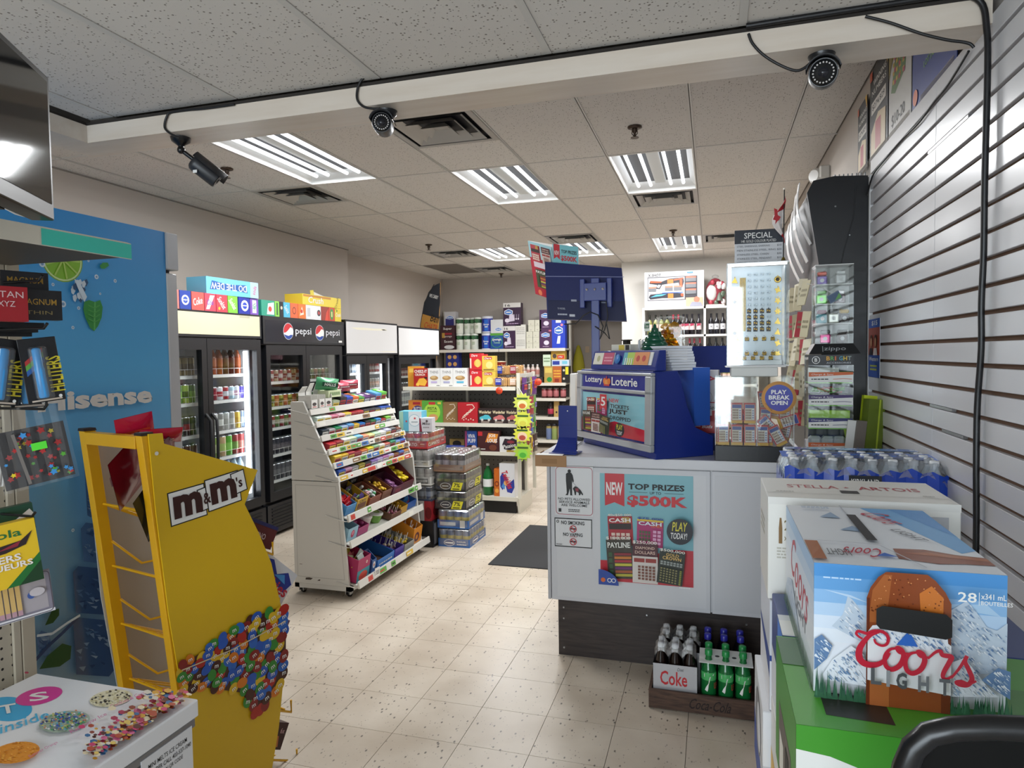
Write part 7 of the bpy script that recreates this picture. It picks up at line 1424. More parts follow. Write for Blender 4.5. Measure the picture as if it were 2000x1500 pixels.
for i, px in enumerate((1335, 1342, 1352, 1365)): wine(xs_(px), 1.886, 'pink', 'dark wine bottle with pink and plum label, %s of four' % ORD[i])
for i, px in enumerate((1389, 1400, 1412, 1424)): wine(xs_(px), 1.886, 'dark', 'dark wine bottle with three white labels, %s beside the lit case' % ORD[i])
for i, px in enumerate((1347, 1356, 1367)): wine(xs_(px), 1.531, 'red', 'red capped wine bottle low behind the blue register, %s' % ORD[i])
for i, px in enumerate((1386, 1399, 1411, 1423)): wine(xs_(px), 1.531, 'plain', 'dark wine bottle with narrow white label on lower right shelf, %s' % ORD[i])
for i, px in enumerate((1392, 1404, 1416, 1426)): wine(xs_(px), 1.151, 'white', 'clear wine bottle on the lowest visible shelf, %s' % ORD[i])
def gunbox(c):
    c.rect(.05, .2, .84, .66, M('#37343a', .4)); c.rect(.06, .22, .62, .62, M('#b8b6ba', .4))
    c.text('X-SHOT', .06, .87, .22, .08, INK, .06, .2)
    OG = M('#d8562c', .35); BK = M('#23222a', .4); BL = M('#4a9ac0', .35)
    c.poly([(.08, .68), (.1, .76), (.3, .73), (.42, .8), (.66, .82), (.67, .7), (.64, .55), (.6, .55), (.58, .68), (.4, .66), (.3, .64), (.26, .52), (.18, .54), (.22, .64)], BK); c.poly([(.1, .7), (.28, .7), (.3, .73), (.1, .75)], OG); c.poly([(.2, .58), (.25, .55), (.28, .63), (.24, .65)], M('#d8c8c4', .4)); c.rect(.39, .67, .1, .11, M('#e8742c', .35)); c.poly([(.5, .74), (.66, .78), (.66, .81), (.5, .78)], OG); c.rect(.6, .56, .04, .2, OG)
    c.poly([(.07, .3), (.1, .38), (.3, .4), (.45, .42), (.66, .38), (.66, .28), (.5, .26), (.3, .27), (.1, .24)], BK); c.poly([(.1, .3), (.3, .33), (.38, .38), (.2, .37)], BL); c.rect(.3, .4, .35, .02, M('#2a58b0', .35)); c.rect(.4, .26, .09, .13, M('#e8742c', .35)); c.circ(.64, .34, .025, M('#e8502c', .35))
    for x, y in ((.07, .46), (.35, .47), (.5, .47)): c.rect(x, y, .13, .12, M('#6a6c70', .4)); c.rect(x, y+.09, .13, .04, M('#d87a60', .4))
    for y in (.36, .53, .7): c.rect(.7, y, .17, .12, M('#6a6c70', .4)); c.rect(.7, y+.1, .17, .04, M('#d86a50', .4))
    c.rect(.7, .02, .28, .24, M('#c8a080', .4)); c.circ(.88, .2, .05, M('#a8705a', .5)); c.poly([(.76, .02), (.8, .14), (.95, .12), (.98, .02)], M('#8a8a98', .5)); c.rect(.72, .93, .1, .04, M('#4a88c8', .4))
xa, xb = at(1259, 600, 'y', 10.25).x, at(1375, 600, 'y', 10.25).x
put('gun', box_mb(xb-xa, .12, .53, '#d6d4d6', gunbox), 'toy_box', 'white X-SHOT toy blaster box on top of the wine shelves', 'toy box', ((xa+xb)/2, 10.32, 2.2905))
m = MB().ball((0, 0, .2), .14, .09, .22, M('#8a3440', .35), 14, 8); m.v = [(a, b, max(c_, .001)) for a, b, c_ in m.v]; rr = random.Random(2)
for i in range(16): m.ball((rr.uniform(-.12, .12), -.06-rr.uniform(0, .03), rr.uniform(.05, .36)), .035, .02, .04, M(rr.choice(['#d8d0d0', '#a83a48', '#5a6a58', '#c8b8b8', '#d8d4d4']), .3), 7, 5)
m.ball((-.05, -.06, .2), .08, .05, .12, M('#d6d0ce', .4)).lathe((.06, -.09, .08), [(.05, 0), (.03, .08), (.0, .13)], M('#5a6458', .4), 9).ball((0, 0, .44), .05, .03, .03, WRAP, 8, 5).box(-.13, -.1, 0, .13, .08, .03, M('#c8b8b0', .5)); 
solo(m, 'gift_basket', 'wrapped red and white gift basket right of the toy blaster box', 'gift basket', (at(1397, 590, 'y', 10.35).x, 10.4, 2.2905))
# jerky rack behind the terminal
jr = thing('jerky_rack', 'white side panel rack of hanging jerky sticks left of the terminal', 'rack', (-1.05, 5.4, 0))
xa, xb = at(1114, 800, 'y', 5.4).x, at(1124, 800, 'y', 5.4).x
T_(MB().box(xa, 5.4, .2, xb, 5.6, 1.46, M('#d2cfc8', .45)).box(xb, 5.58, .2, xb+.4, 5.6, 1.46, M('#c0bcb4', .5)).box(xa, 5.4, 0, xb+.4, 5.6, .2, M('#c0bcb4', .5)), jr).build('panel', jr)
for r in range(3):
    for q in range(4): put('jerky', bag_mb(.035, .2, .012, '#b08a4a', lambda c: (c.rect(.2, .1, .6, .3, M('#a83a34', .4)), c.rect(.2, .6, .6, .3, M('#4a2c20', .4)))), 'jerky_stick', 'hanging jerky packet, %s row, %s from the panel' % (ORD[r], ORD[q]), 'jerky', (xb+.03+.04*q, 5.55, 1.2-.22*r), random.uniform(-.3, .3), 'jerky packets')
def smooth(pts, n=5):
    o = []
    for i in range(len(pts)-1):
        p0, p1, p2, p3 = pts[max(i-1, 0)], pts[i], pts[i+1], pts[min(i+2, len(pts)-1)]
        for k in range(n):
            t = k/n; o.append(tuple(.5*((2*b)+(-a+c_)*t+(2*a-5*b+4*c_-d)*t*t+(-a+3*b-3*c_+d)*t**3) for a, b, c_, d in zip(p0, p1, p2, p3)))
    return o+[pts[-1]]
# ---------------------------------------------------------------- beer boxes at the right front
def quadbox(x0, y0, z0, x1, y1, z1, m): return MB().box(x0, y0, z0, x1, y1, z1, m, .003)
def beer(label, x0, y0, z0, x1, y1, z1, col, front=None, left=None, top=None, slot=False, rz=0.):
    """a carton with printed front (-y), left (-x) and top faces, local origin at the middle of its base"""
    t = thing('beer_carton', label, 'beer box', ((x0+x1)/2, (y0+y1)/2, z0), rz)
    w_, d, h = x1-x0, y1-y0, z1-z0; m = MB().box(-w_/2, -d/2, 0, w_/2, d/2, h, M(col, .35), .002)
    if front: front(Cv(m, (-w_/2, -d/2, 0), (w_, 0, 0), (0, 0, h), .00015))
    if left: left(Cv(m, (-w_/2, d/2, 0), (0, -d, 0), (0, 0, h), .0003))
    if top: top(Cv(m, (-w_/2, -d/2, h), (w_, 0, 0), (0, d, 0), .0003))
    m.build('carton', t)
    return t
CYF = 1.2
c0 = at(1590, 1098, 'y', CYF); c1 = at(1968, 1125, 'y', CYF); cb0 = at(1590, 1340, 'y', CYF)
CX0, CX1, CZ1, CZ0 = c0.x, c1.x, (c0.z+c1.z)/2, cb0.z-.008
SKY = M('#3f86c8', .35); SNOW = M('#dfe4ea', .35); MT = M('#8fa6c0', .35); MTD = M('#5f7fa8', .35); PINEG = M('#2a5a3c', .4); PING2 = M('#3a6a4c', .4)
AMB = M('#84401c', .3); AMB2 = M('#a05a2c', .3); AMB3 = M('#632a12', .3)
def peaks(c, pts, base, n=26, seed=1):
    rr = random.Random(seed); n *= 2; c.poly(pts, M('#bccad8', .35) if base is MT else base)
    xs = [p[0] for p in pts]; ys = [p[1] for p in pts]
    def inside(x, y):
        r = False
        for (a, b), (d, e) in zip(pts, pts[1:]+pts[:1]):
            if (b > y) != (e > y) and x < (d-a)*(y-b)/(e-b)+a: r = not r
        return r
    for i in range(n):
        x, y = rr.uniform(min(xs), max(xs)), rr.uniform(min(ys), max(ys)); s = rr.uniform(.008, .024)
        q = [(x, y), (x+s, y-s*1.6), (x+s*.4, y-s*1.2), (x-s*.3, y-s*.5)]
        c.k += .1
        if all(inside(*p) for p in q): c.mb.face([c.p(*p) for p in q[::-1]], rr.choice([MTD, MT, SNOW, SNOW]))
    c.k += 1
def coors_front(c):
    n = 10
    for i in range(n): c.mb.face([c.p(0, i/n), c.p(1, i/n), c.p(1, (i+1)/n), c.p(0, (i+1)/n)], M(['#dfe3e8', '#dfe3e8', '#e2e5e9', '#e0e4ea', '#dde4ec', '#d0dcea', '#b0cbe6', '#86b2dc', '#5f9ad0', '#478bc8'][i], .35))
    c.k += 1
    c.poly([(.05, .8), (.3, .72), (.2, .77)], M('#b8d0e8', .35)); c.poly([(.6, .75), (.97, .7), (.9, .78)], M('#a8c8e4', .35))
    peaks(c, [(.1, .52), (.16, .62), (.185, .76), (.21, .74), (.26, .66), (.3, .56), (.26, .42)], MT, 60, 2)
    peaks(c, [(.66, .48), (.7, .7), (.76, .76), (.8, .8), (.85, .72), (.9, .62), (.95, .6), (1, .66), (1, .3), (.75, .25)], MT, 160, 3)
    peaks(c, [(0, .18), (0, .42), (.04, .46), (.1, .38), (.07, .28)], MTD, 50, 4); peaks(c, [(.03, .12), (.1, .28), (.2, .4), (.27, .34), (.3, .1)], SNOW, 120, 5)
    peaks(c, [(.68, .1), (.72, .36), (.78, .4), (.9, .2), (.95, .14)], SNOW, 130, 6); peaks(c, [(.86, .26), (.94, .36), (1, .34), (1, .14), (.95, .18)], MTD, 50, 7)
    rr = random.Random(8)
    for x0, x1, h0, h1 in ((0, .3, .2, .06), (.66, 1, .08, .16)):
        for i in range(60):
            x = rr.uniform(x0, x1); t = (x-x0)/(x1-x0); h = (h0+(h1-h0)*t)*rr.uniform(.6, 1.15); s = rr.uniform(.006, .011); b = rr.uniform(0, .04); c.k += .15
            c.mb.face([c.p(x-s, b), c.p(x+s, b), c.p(x+s*.4, b+h*.5), c.p(x, b+h), c.p(x-s*.4, b+h*.5)], rr.choice([PINEG, PING2, M('#24503a', .4)])); c.k += .15
            c.mb.face([c.p(x-s*1.3, 0), c.p(x+s*1.3, 0), c.p(x+s*1.1, b+.01), c.p(x-s*1.1, b+.01)], PINEG)
    c.k += 1
    # the printed bottle
    c.poly([(.27, 0), (.7, 0), (.7, .8), (.67, .88), (.62, .96), (.58, 1), (.37, 1), (.33, .96), (.29, .88), (.27, .8)], AMB); c.poly([(.28, .62), (.3, .86), (.36, .98), (.4, .98), (.37, .62)], AMB2); c.poly([(.55, .66), (.66, .66), (.66, .84), (.6, .92), (.54, .86)], M('#c4702c', .3)); c.rect(.29, .0, .1, .19, AMB2); c.rect(.655, 0, .045, .66, AMB3); c.rect(.27, .0, .015, .8, AMB3)
    for i in range(70):
        c.k += .1; x, y = rr.uniform(.29, .68), rr.uniform(.7, .97)
        if abs(x-.485) < .19-(max(0, y-.82))*.6: c.mb.face([c.p(x+.004*math.cos(k*PI/3), y+.004*c.asp*math.sin(k*PI/3)) for k in range(6)], AMB3 if i % 2 else M('#d08a58', .2))
    c.k += 1
    c.poly([(.275, .19), (.7, .14), (.7, .5), (.62, .58), (.5, .6), (.38, .62), (.3, .6), (.275, .55)], M('#dcdcde', .35))
    peaks(c, [(.28, .5), (.32, .6), (.4, .57), (.5, .59), (.6, .55), (.68, .56), (.69, .44), (.5, .46)], SNOW, 120, 9)
    c.poly([(.42, .48), (.465, .56), (.475, .575), (.485, .56), (.495, .565), (.53, .48)], M('#2a62b8', .35))
    R_D = M('#b81c34', .35)
    def script(pts, t0, t1, n=6):
        q = smooth(pts, n); N = len(q); vs = []
        for i, (x, y) in enumerate(q):
            a, b = q[max(i-1, 0)], q[min(i+1, N-1)]; dx, dy = (b[0]-a[0])*c.asp, b[1]-a[1]; L = math.hypot(dx, dy) or 1; t_ = (t0+(t1-t0)*math.sin(PI*i/(N-1)))/2
            c.k += .12; vs += [c.p(x+dy/L*t_/c.asp, y-dx/L*t_), c.p(x-dy/L*t_/c.asp, y+dx/L*t_)]
        c.mb.mesh(vs, [(2*i, 2*i+2, 2*i+3, 2*i+1) for i in range(N-1)], R_D); c.k += .3
    script([(.245, .5), (.225, .515), (.212, .535), (.222, .555), (.245, .55), (.27, .545), (.3, .565), (.335, .57), (.365, .555), (.378, .52), (.37, .48), (.345, .465), (.315, .48), (.305, .51)], .014, .024)
    script([(.33, .565), (.285, .535), (.25, .48), (.228, .42), (.228, .36), (.25, .325), (.29, .315), (.33, .33), (.36, .365), (.385, .42)], .016, .048)
    for ox in (.355, .46): script([(ox+.075, .46-.12*(ox-.355)), (ox+.03, .445-.12*(ox-.355)), (ox+.005, .39-.1*(ox-.355)), (ox+.01, .325-.1*(ox-.355)), (ox+.04, .3-.1*(ox-.355)), (ox+.08, .335-.1*(ox-.355)), (ox+.1, .4-.1*(ox-.355)), (ox+.09, .45-.1*(ox-.355)), (ox+.065, .465-.1*(ox-.355)), (ox+.08, .43-.1*(ox-.355)), (ox+.125, .43-.1*(ox-.355))], .014, .036)
    script([(.575, .41), (.61, .46), (.635, .475), (.645, .45), (.66, .445), (.69, .44), (.68, .4), (.655, .33), (.65, .29), (.67, .28), (.7, .31)], .014, .034)
    script([(.69, .29), (.73, .37), (.765, .46), (.755, .42), (.775, .36), (.79, .3), (.77, .255), (.735, .25), (.715, .265), (.74, .275), (.775, .265), (.81, .29)], .014, .032)
    for i, (s, x) in enumerate(zip('LIGHT', (.285, .365, .415, .525, .63))): c.text(s, x, .185-.006*i, .055 if s != 'I' else .018, .12, M(['#55575a', '#8a8c90', '#4a4c4f', '#6a6c70', '#5a5c60'][i], .3), .09)
    # carry slot
    q = [(.31+.0, .63), (.33, .60), (.66, .565), (.69, .585), (.69, .71), (.66, .745), (.34, .77), (.31, .745)]
    c.poly(q, M('#050506', .6))
    c.text('28', .715, .845, .09, .07, WHITE, .03); c.rect(.815, .83, .003, .09, WHITE); c.text('x341 mL', .825, .875, .12, .04, WHITE, .02); c.text('BOUTEILLES', .825, .835, .15, .028, WHITE, .02); c.rows(.03, .94, .2, .02, 1, M('#b8d0e8', .4))
def coors_left(c):
    n = 8
    for i in range(n): c.mb.face([c.p(0, i/n), c.p(1, i/n), c.p(1, (i+1)/n), c.p(0, (i+1)/n)], M(['#a8b8b0', '#cfd6dc', '#d8dde2', '#dadfe4', '#d6dce4', '#cdd8e4', '#b8cce0', '#a0bedc'][i], .35))
    c.k += 1; c.text('Coors', .25, .4, .6, .4, M('#b82c44', .35), .01, .3, -.1); c.text('LIGHT', .4, .25, .4, .12, M('#707276', .35), .02); peaks(c, [(0, .1), (.1, .3), (.3, .4), (.5, .2), (.6, .1)], MT, 40, 12)
    for i in range(30):
        x = i/30; c.mb.face([c.p(x, 0), c.p(x+.03, 0), c.p(x+.015, .12+.05*(i % 3))], PINEG)
    c.k += 1
def coors_top(c):
    c.rect(0, 0, 1, 1, M('#d9dde2', .35)); c.poly([(.55, 1), (1, 1), (1, .3), (.9, .25), (.75, .6)], M('#6aa4d4', .35)); c.poly([(.75, 1), (1, 1), (1, .5)], M('#4a8cc8', .35))
    c.poly([(.5, .12), (.52, .26), (.7, .27), (.85, .22), (1, .2), (1, .1), (.85, .1), (.7, .08)], AMB); c.poly([(.55, .2), (.7, .23), (1, .18), (1, .15)], AMB2)
    c.poly([(.28, .52), (.45, .5), (.38, .6)], MT); c.poly([(.2, .75), (.34, .74), (.3, .86)], MT)
    c.text('Coors', .48, .72, .34, .12, M('#b82c44', .35), .01, .3, -1.2); c.text('LIGHT', .55, .46, .3, .05, M('#606266', .35), .01, 0, -1.2); c.text('Coors', .2, .1, .22, .13, M('#b82c44', .35), .01, .3, 0, True); c.text('LIGHT', .1, .1, .14, .09, M('#606266', .35), .02, 0, 0, True)
    c.poly([(.38, .12), (.44, .17), (.5, .12)], M('#2a62b8', .35)); c.rect(0, .03, .08, .26, AMB2); c.line([(0, .3), (.35, .29), (.45, .27), (.6, .0)], .006, M('#b8bcc4', .4)); c.line([(.4, 1), (.4, .86), (.42, .7)], .006, M('#a8acb4', .4))
    c.poly([(.395, .34), (.46, .34), (.46, .8), (.395, .8)], M('#060607', .6)); c.rows(.1, .9, .2, .05, 2, MT)
D28 = .44
beer('blue, white and amber Coors LIGHT case with mountain print, nearest on the right', CX0, CYF, CZ0, CX1, CYF+D28, CZ1, '#d8dde4', coors_front, coors_left, coors_top)
# green case below it
g0 = at(1555, 1415, 'z', CZ0-.0015); GX0, GYF = g0.x, g0.y
def hein(c):
    c.rect(0, 0, 1, 1, M('#3a8a24', .35)); c.poly([(0, 0), (.3, 0), (.3, .52), (.28, .66), (.2, .76), (.1, .82), (0, .84)], M('#d8d8d4', .35)); c.poly([(.02, 0), (.3, 0), (.3, .43), (.02, .53)], M('#d8a018', .35)); c.poly([(.24, 0), (.3, 0), (.3, .43), (.24, .45)], M('#c07a18', .35))
    c.poly([(.3, .3), (.5, .3), (.7, 0), (.3, 0)], M('#2a6c1c', .35)); c.ell(.72, .1, .16, .14, RED); c.text('Heineken', .5, .5, .45, .16, WHITE, .03)
def hein_top(c):
    c.rect(0, 0, 1, 1, M('#4a9a2c', .35)); c.poly([(.1, .12), (.3, .1), (.3, .5), (.1, .55)], M('#2a2620', .4)); c.rect(.1, .46, .06, .07, WHITE); c.poly([(0, .62), (.3, .6), (.3, .98), (0, .98)], M('#3f6a44', .4)); c.rect(.5, .1, .3, .5, M('#3a8024', .35))
def hein_left(c): c.rect(0, 0, 1, 1, M('#3a8a2c', .35)); c.poly([(.2, 0), (.8, 0), (.8, .6), (.2, .6)], M('#57504a', .4)); c.rect(.25, .1, .2, .3, M('#d8d4c8', .4)); c.rect(.55, .15, .15, .35, INK)
beer('bright green lager case with beer glass print under the Coors case', GX0, GYF, CZ0-.24, .60, GYF+.335, CZ0-.001, '#3a8a24', hein, hein_left, hein_top)
def ctn(label, x0, y0, z0, x1, y1, z1, col, l1, l2=None, l3=None):
    def left(c):
        c.rect(0, .0, 1, .5, M(l1, .4)); 
        if l2: c.poly([(0, 0), (1, 0), (1, .3), (0, .45)], M(l2, .4))
        if l3: c.ell(.5, .6, .3, .3, M(l3, .4)); c.ell(.6, .6, .2, .22, M(col, .4))
    beer(label, x0, y0, z0, x1, y1, z1, col, left, left)
beer('navy blue case with white flap behind the green lager case', GX0+.012, GYF+.34, CZ0-.24, .60, GYF+.59, CZ0-.001, '#27407c', None, lambda c: (c.rect(0, 0, 1, .5, M('#d4d6dc', .4)), c.rect(.6, .5, .4, .5, M('#3a78d0', .4))), lambda c: (c.rect(0, 0, .3, .45, M('#d8dadc', .4)), c.rect(0, .02, .1, .3, WHITE)))
ctn('white and yellow case second from the top of the front pile', GX0+.01, GYF+.02, .57, .6, GYF+.58, CZ0-.242, '#d4d2ce', '#d2a21c', None, None)
ctn('grey and white case third from the top of the front pile', GX0, GYF+.01, .285, .6, GYF+.59, .569, '#c8c8c8', '#8a8a8c', '#e0e0e0', '#57504a')
ctn('white and amber case at the bottom of the front pile', GX0+.005, GYF+.01, .0, .6, GYF+.59, .284, '#cfcac2', '#c08a2c', '#dcdcdc')
# second pile: Stella on top
s0 = at(1500, 970, 'y', 1.70); s1 = at(1878, 985, 'y', 1.70); sz = at(1505, 1168, 'y', 1.70).z
def stella(c):
    c.rect(.0, .93, 1, .07, M('#cfcdc8', .4)); c.poly([(.06, .55), (.08, .55), (.08, .7), (.075, .8), (.065, .8), (.06, .7)], M('#7a5a2c', .4)); c.text('24', .09, .68, .07, .1, M('#7a6a3c', .4), .02); c.text('x 330', .09, .58, .08, .06, M('#7a6a3c', .4), .0); c.rows(.05, .4, .14, .12, 4, M('#b0aca0', .5)); c.rect(.84, .68, .1, .2, M('#a8a8ac', .4))
    c.text('STELLA ARTOIS', .3, .3, .4, .14, M('#a83038', .4), .02)
def stella_top(c):
    c.text('STELLA', .14, .5, .3, .16, M('#a8404a', .4), .03); c.text('ARTOIS', .55, .5, .34, .16, M('#a8404a', .4), .03); star(c, .485, .58, .02, M('#a8404a', .4)); c.rect(.43, .3, .1, .12, M('#14100e', .6)); c.line([(0, .22), (1, .22)], .01, M('#bcbab4', .4)); c.rows(.06, .25, .1, .05, 1, M('#9a968c', .5)); c.rows(.86, .25, .06, .06, 1, M('#9a968c', .5))
beer('plain white STELLA ARTOIS case behind the Coors case', s0.x, 1.70, sz-.002, s1.x, 1.96, s0.z, '#d8d6d0', stella, lambda c: c.rows(.1, .5, .5, .2, 3, M('#b0aca0', .5)), stella_top)
zs = [sz-.0035, .78, .52, .26]; zs = [sz-.0035, sz-.27, sz-.54, sz-.81, 0]
cl = [('dark blue and white beer case under the white case', '#c9ccd4', '#1f3f8a', '#d8d8dc', None), ('white and grey swoosh beer case third in the second pile', '#d2d2d4', '#b8b8bc', '#1f4490', '#77777a'), ('red-edged white beer case low in the second pile', '#d8d4d0', '#a8242c', '#d8d8d8', None), ('white beer case on the floor of the second pile', '#c8c8c8', '#b0b0b0', None, None)]
for k, (lb, col, a, b, e_) in enumerate(cl):
    if zs[k]-zs[k+1] > .03: ctn(lb, s0.x+(-.012 if k % 2 else .004), 1.69-.01*k, zs[k+1]+.001, s1.x, 2.0, zs[k], col, a, b, e_)
# third pile: spring water
WYF = 2.58
w0, w1 = at(1535, 945, 'y', WYF), at(1852, 948, 'y', WYF); wt = at(1600, 893, 'y', WYF).z; WB = wt-.215
wp = thing('water_pack', 'blue shrink-wrapped 40-pack of spring water bottles', 'water pack', ((w0.x+w1.x)/2, WYF+.2, WB))
nx, ny = 8, 5; rx = (w1.x-w0.x)/nx/2; one = None
for i in range(nx):
    for j in range(ny):
        p = (-nx*rx+rx*(2*i+1), -.2+rx*(2*j+1)+.005, 0)
        if one is None:
            o = one = MB().lathe((0, 0, 0), [(.028, 0), (rx-.001, .01), (rx-.001, .11), (.027, .15), (.013, .18), (.0125, .19)], [M('#b8ccd8', .1), M('#2a58b8', .3), M('#c8d6de', .1), M('#c8d6de', .1), M('#dfe6ea', .1)], 10).build('bottle', wp)
            MB().lathe((0, 0, .19), [(.0155, 0), (.0155, .016), (.013, .018), (0, .018)], M('#e2e4e6', .3), 12).build('cap', o); capo = o.children[0]
        else:
            o = one.copy(); C.objects.link(o); o.parent = wp; k = capo.copy(); C.objects.link(k); k.parent = o
        o.location = p
hx, y0_, y1_ = nx*rx+.004, -.203, -.2+2*rx*ny+.012
PRT = M('#2348b4', .18); PR2 = M('#4a7ad0', .18)
m = MB(); n = 32; rr = random.Random(4)
def wav(u): return .172+.007*math.sin(u*nx*2*PI)+.006*math.sin(u*17+1)
for i in range(n):
    u0, u1 = i/n, (i+1)/n; x0, x1 = -hx+2*hx*u0, -hx+2*hx*u1
    b0, b1 = .006*math.cos(u0*nx*2*PI), .006*math.cos(u1*nx*2*PI)
    m.face([(x0, y0_+b0, .002), (x1, y0_+b1, .002), (x1, y0_+b1, .07), (x0, y0_+b0, .07)], PR2, True); m.face([(x0, y0_+b0, .07), (x1, y0_+b1, .07), (x1, y0_+b1+.004, wav(u1)), (x0, y0_+b0+.004, wav(u0))], PRT, True)
for s in (-1, 1):
    for i in range(16):
        u0, u1 = i/16, (i+1)/16; ya, yb_ = y0_+(y1_-y0_)*u0, y0_+(y1_-y0_)*u1; f = [(s*hx, ya, .002), (s*hx, yb_, .002), (s*hx, yb_, .13+.015*math.sin(u1*5*2*PI)), (s*hx, ya, .13+.015*math.sin(u0*5*2*PI))]; m.face(f if s > 0 else f[::-1], PRT, True)
m.face([(-hx, y0_+.1, .2), (hx, y0_+.1, .2), (hx, y0_+.22, .205), (-hx, y0_+.22, .205)], M('#3f6fc8', .15)); m.face([(-hx*.9, y0_+.25, .209), (hx*.9, y0_+.25, .209), (hx*.9, y0_+.33, .207), (-hx*.9, y0_+.33, .207)], M('#4f7fcc', .15))
m.build('printed_film', wp)
m = MB(); c = Cv(m, (-hx, y0_-.0075, 0), (2*hx, 0, 0), (0, 0, .17)); c.rect(.4, .66, .2, .26, M('#141820', .3)).text('KIRKLAND', .415, .72, .17, .13, WHITE, .04); c.text('natural spring water', .28, .28, .44, .16, M('#8ab4e8', .3), .0); c.circ(.14, .5, .055, M('#4a9a5a', .3)); c.circ(.14, .5, .045, M('#b8d0e8', .3)); c.text('spring water', .105, .46, .07, .08, M('#2a4a9c', .3), .0); c.rect(.78, .2, .17, .4, M('#1f5a30', .3)); c.rect(.78, .2, .17, .12, M('#4a8a3a', .3)); c.text('40', .8, .42, .07, .18, WHITE, .02); m.build('print_labels', wp)
q = MB(); N1, N2 = 33, 21
for j in range(N2):
    for i in range(N1):
        u, v = i/(N1-1), j/(N2-1); z = .203+.007*(math.cos(u*nx*2*PI+PI)*math.cos(v*ny*2*PI+PI))+.004*math.sin(u*31+v*17); z = z-.05*(max(0, abs(u-.5)-.44)/.06)**2-.05*(max(0, abs(v-.5)-.44)/.06)**2
        q.v.append((-hx+2*hx*u, y0_+(y1_-y0_)*v, z))
k_ = q._m(clear_mat('wrinkled_film', '#eef2f6', .7, .08, .05))
for j in range(N2-1):
    for i in range(N1-1): q.f.append((j*N1+i, j*N1+i+1, (j+1)*N1+i+1, (j+1)*N1+i)); q.mi.append(k_); q.sm.append(True)
q.build('top_film', wp)
zz = WB-.001; k = 0
for lb, col, a, b in (('blue and white beer case under the spring water', '#d8d8dc', '#2a50a8', '#d8dce4'), ('white-topped blue case second under the spring water', '#d4d6da', '#1f3f94', None), ('blue case third under the spring water', '#24479c', '#24479c', None), ('white and red case at the foot of the water pile', '#d8d4d2', '#9c2430', None)):
    h = .27 if zz > .55 else zz/max(1, round(zz/.27))
    if zz < .1: break
    z0 = zz-h if zz-h > .05 else 0; ctn(lb, w0.x-.012+.012*(k % 2), WYF+.01, z0+.0005, w0.x+.44, WYF+.36, zz, col, a, b); zz = z0-.001; k += 1
# black chair back at the lower right corner
chx = thing('black_chair', 'black mesh-back chair at the lower right corner', 'chair', (.42, .8, 0))
def cq(px, py): return at(px, py, 'y', .78)-V((.42, .8, 0))
fr = [cq(1752, 1580), cq(1768, 1500), cq(1785, 1460), cq(1815, 1434), cq(1860, 1424), cq(1930, 1421), cq(2010, 1424), cq(2120, 1432), cq(2160, 1450), cq(2185, 1490), cq(2195, 1580)]
MB().tube(fr, .0125, M('#0d0d0f', .3), 10).tube([fr[0], fr[0]+V((.005, .02, -.25)), fr[0]+V((.005, .1, -.42))], .0125, BLACK, 10).tube([fr[-1], fr[-1]+V((0, .02, -.25)), fr[-1]+V((0, .1, -.42))], .0125, BLACK, 10).build('back_frame', chx)
zt_, zb_ = fr[5].z-.008, fr[0].z-.25; xl, xr = fr[0].x+.01, fr[-1].x-.01
MB().prism([(xl+.0, .0, zb_), (xr, .0, zb_), (xr, .0, fr[8].z-.01), (xr-.03, 0, zt_), (xl+.05, 0, zt_), (xl+.01, 0, fr[2].z-.01)], (0, .004, 0), clear_mat('black_mesh_cloth', '#2a2c2a', .05, .5)).build('back_mesh', chx)
MB().box(xl-.02, .05, .42, xr+.02, .12, .47, BLACK, .01).box(xl-.02, -.42, .42, xr+.02, .05, .48, M('#141416', .7), .02).build('seat', chx)
for a in (xl, xr):
    for y in (-.4, .09): MB().tube([(a, y, .43), (a*1.08, y*1.1, 0)], .013, BLACK, 8).build('leg', chx)
"""left foreground"""
# ---------------------------------------------------------------- left gondola with hanging goods
go = thing('left_gondola', 'cream pegboard gondola with hanging goods at the left edge', 'shelf unit', (-1.7, .6, 0))
def g_(mb, n, bev=0): return T_(mb, go).build(n, go, bev)
PX = -1.65
g_(MB().box(PX-.02, -.6, .1, PX, 1.205, 1.86, PEGL), 'pegboard')
g_(MB().box(PX-.03, 1.225, 0, PX+.012, 1.256, 1.86, M('#a89d8a', .5)).box(PX-.012, 1.206, 0, PX+.008, 1.222, 1.86, M('#b5ab98', .5)), 'upright')
ze = 1.885; t0, t1 = at(0, 418, 'z', ze), at(258, 478, 'z', ze)
xs_f = -1.28; y_e = 1.235
m = MB().box(PX, -.3, ze-.03, xs_f-.004, y_e, ze-.024, M('#4c463e', .6)).box(PX, -.3, ze-.004, xs_f, y_e, ze, SHELF)
g_(m, 'top_shelf')
m = MB().prism([(xs_f, -.3, ze+.004), (xs_f, -.3, ze-.026), (xs_f+.012, -.3, ze-.036), (xs_f+.012, -.3, ze+.0)], (0, y_e+.3, 0), M('#cfc8b8', .4)); c = Cv(m, (xs_f+.0121, -.3, ze-.036), (0, y_e+.3, 0), (0, 0, .036)); ya = (1.02+.3)/(y_e+.3); c.rect(ya, .05, 1-ya, .9, M('#3fc4b0', .4)); g_(m, 'price_rail')
for y in (.35,): g_(MB().prism([(PX, y, ze-.03), (xs_f-.02, y, ze-.03), (xs_f-.02, y, ze-.045), (PX+.02, y, ze-.13), (PX, y, ze-.13)], (0, .004, 0), M('#5a5650', .5)), 'bracket')
g_(MB().box(PX, -.3, ze-.024, xs_f-.03, .72, ze-.0045, M('#8a7860', .7)), 'shelf_board')
g_(MB().box(PX-.02, -.6, .0, PX+.015, 1.2, .1, SHELF), 'base')
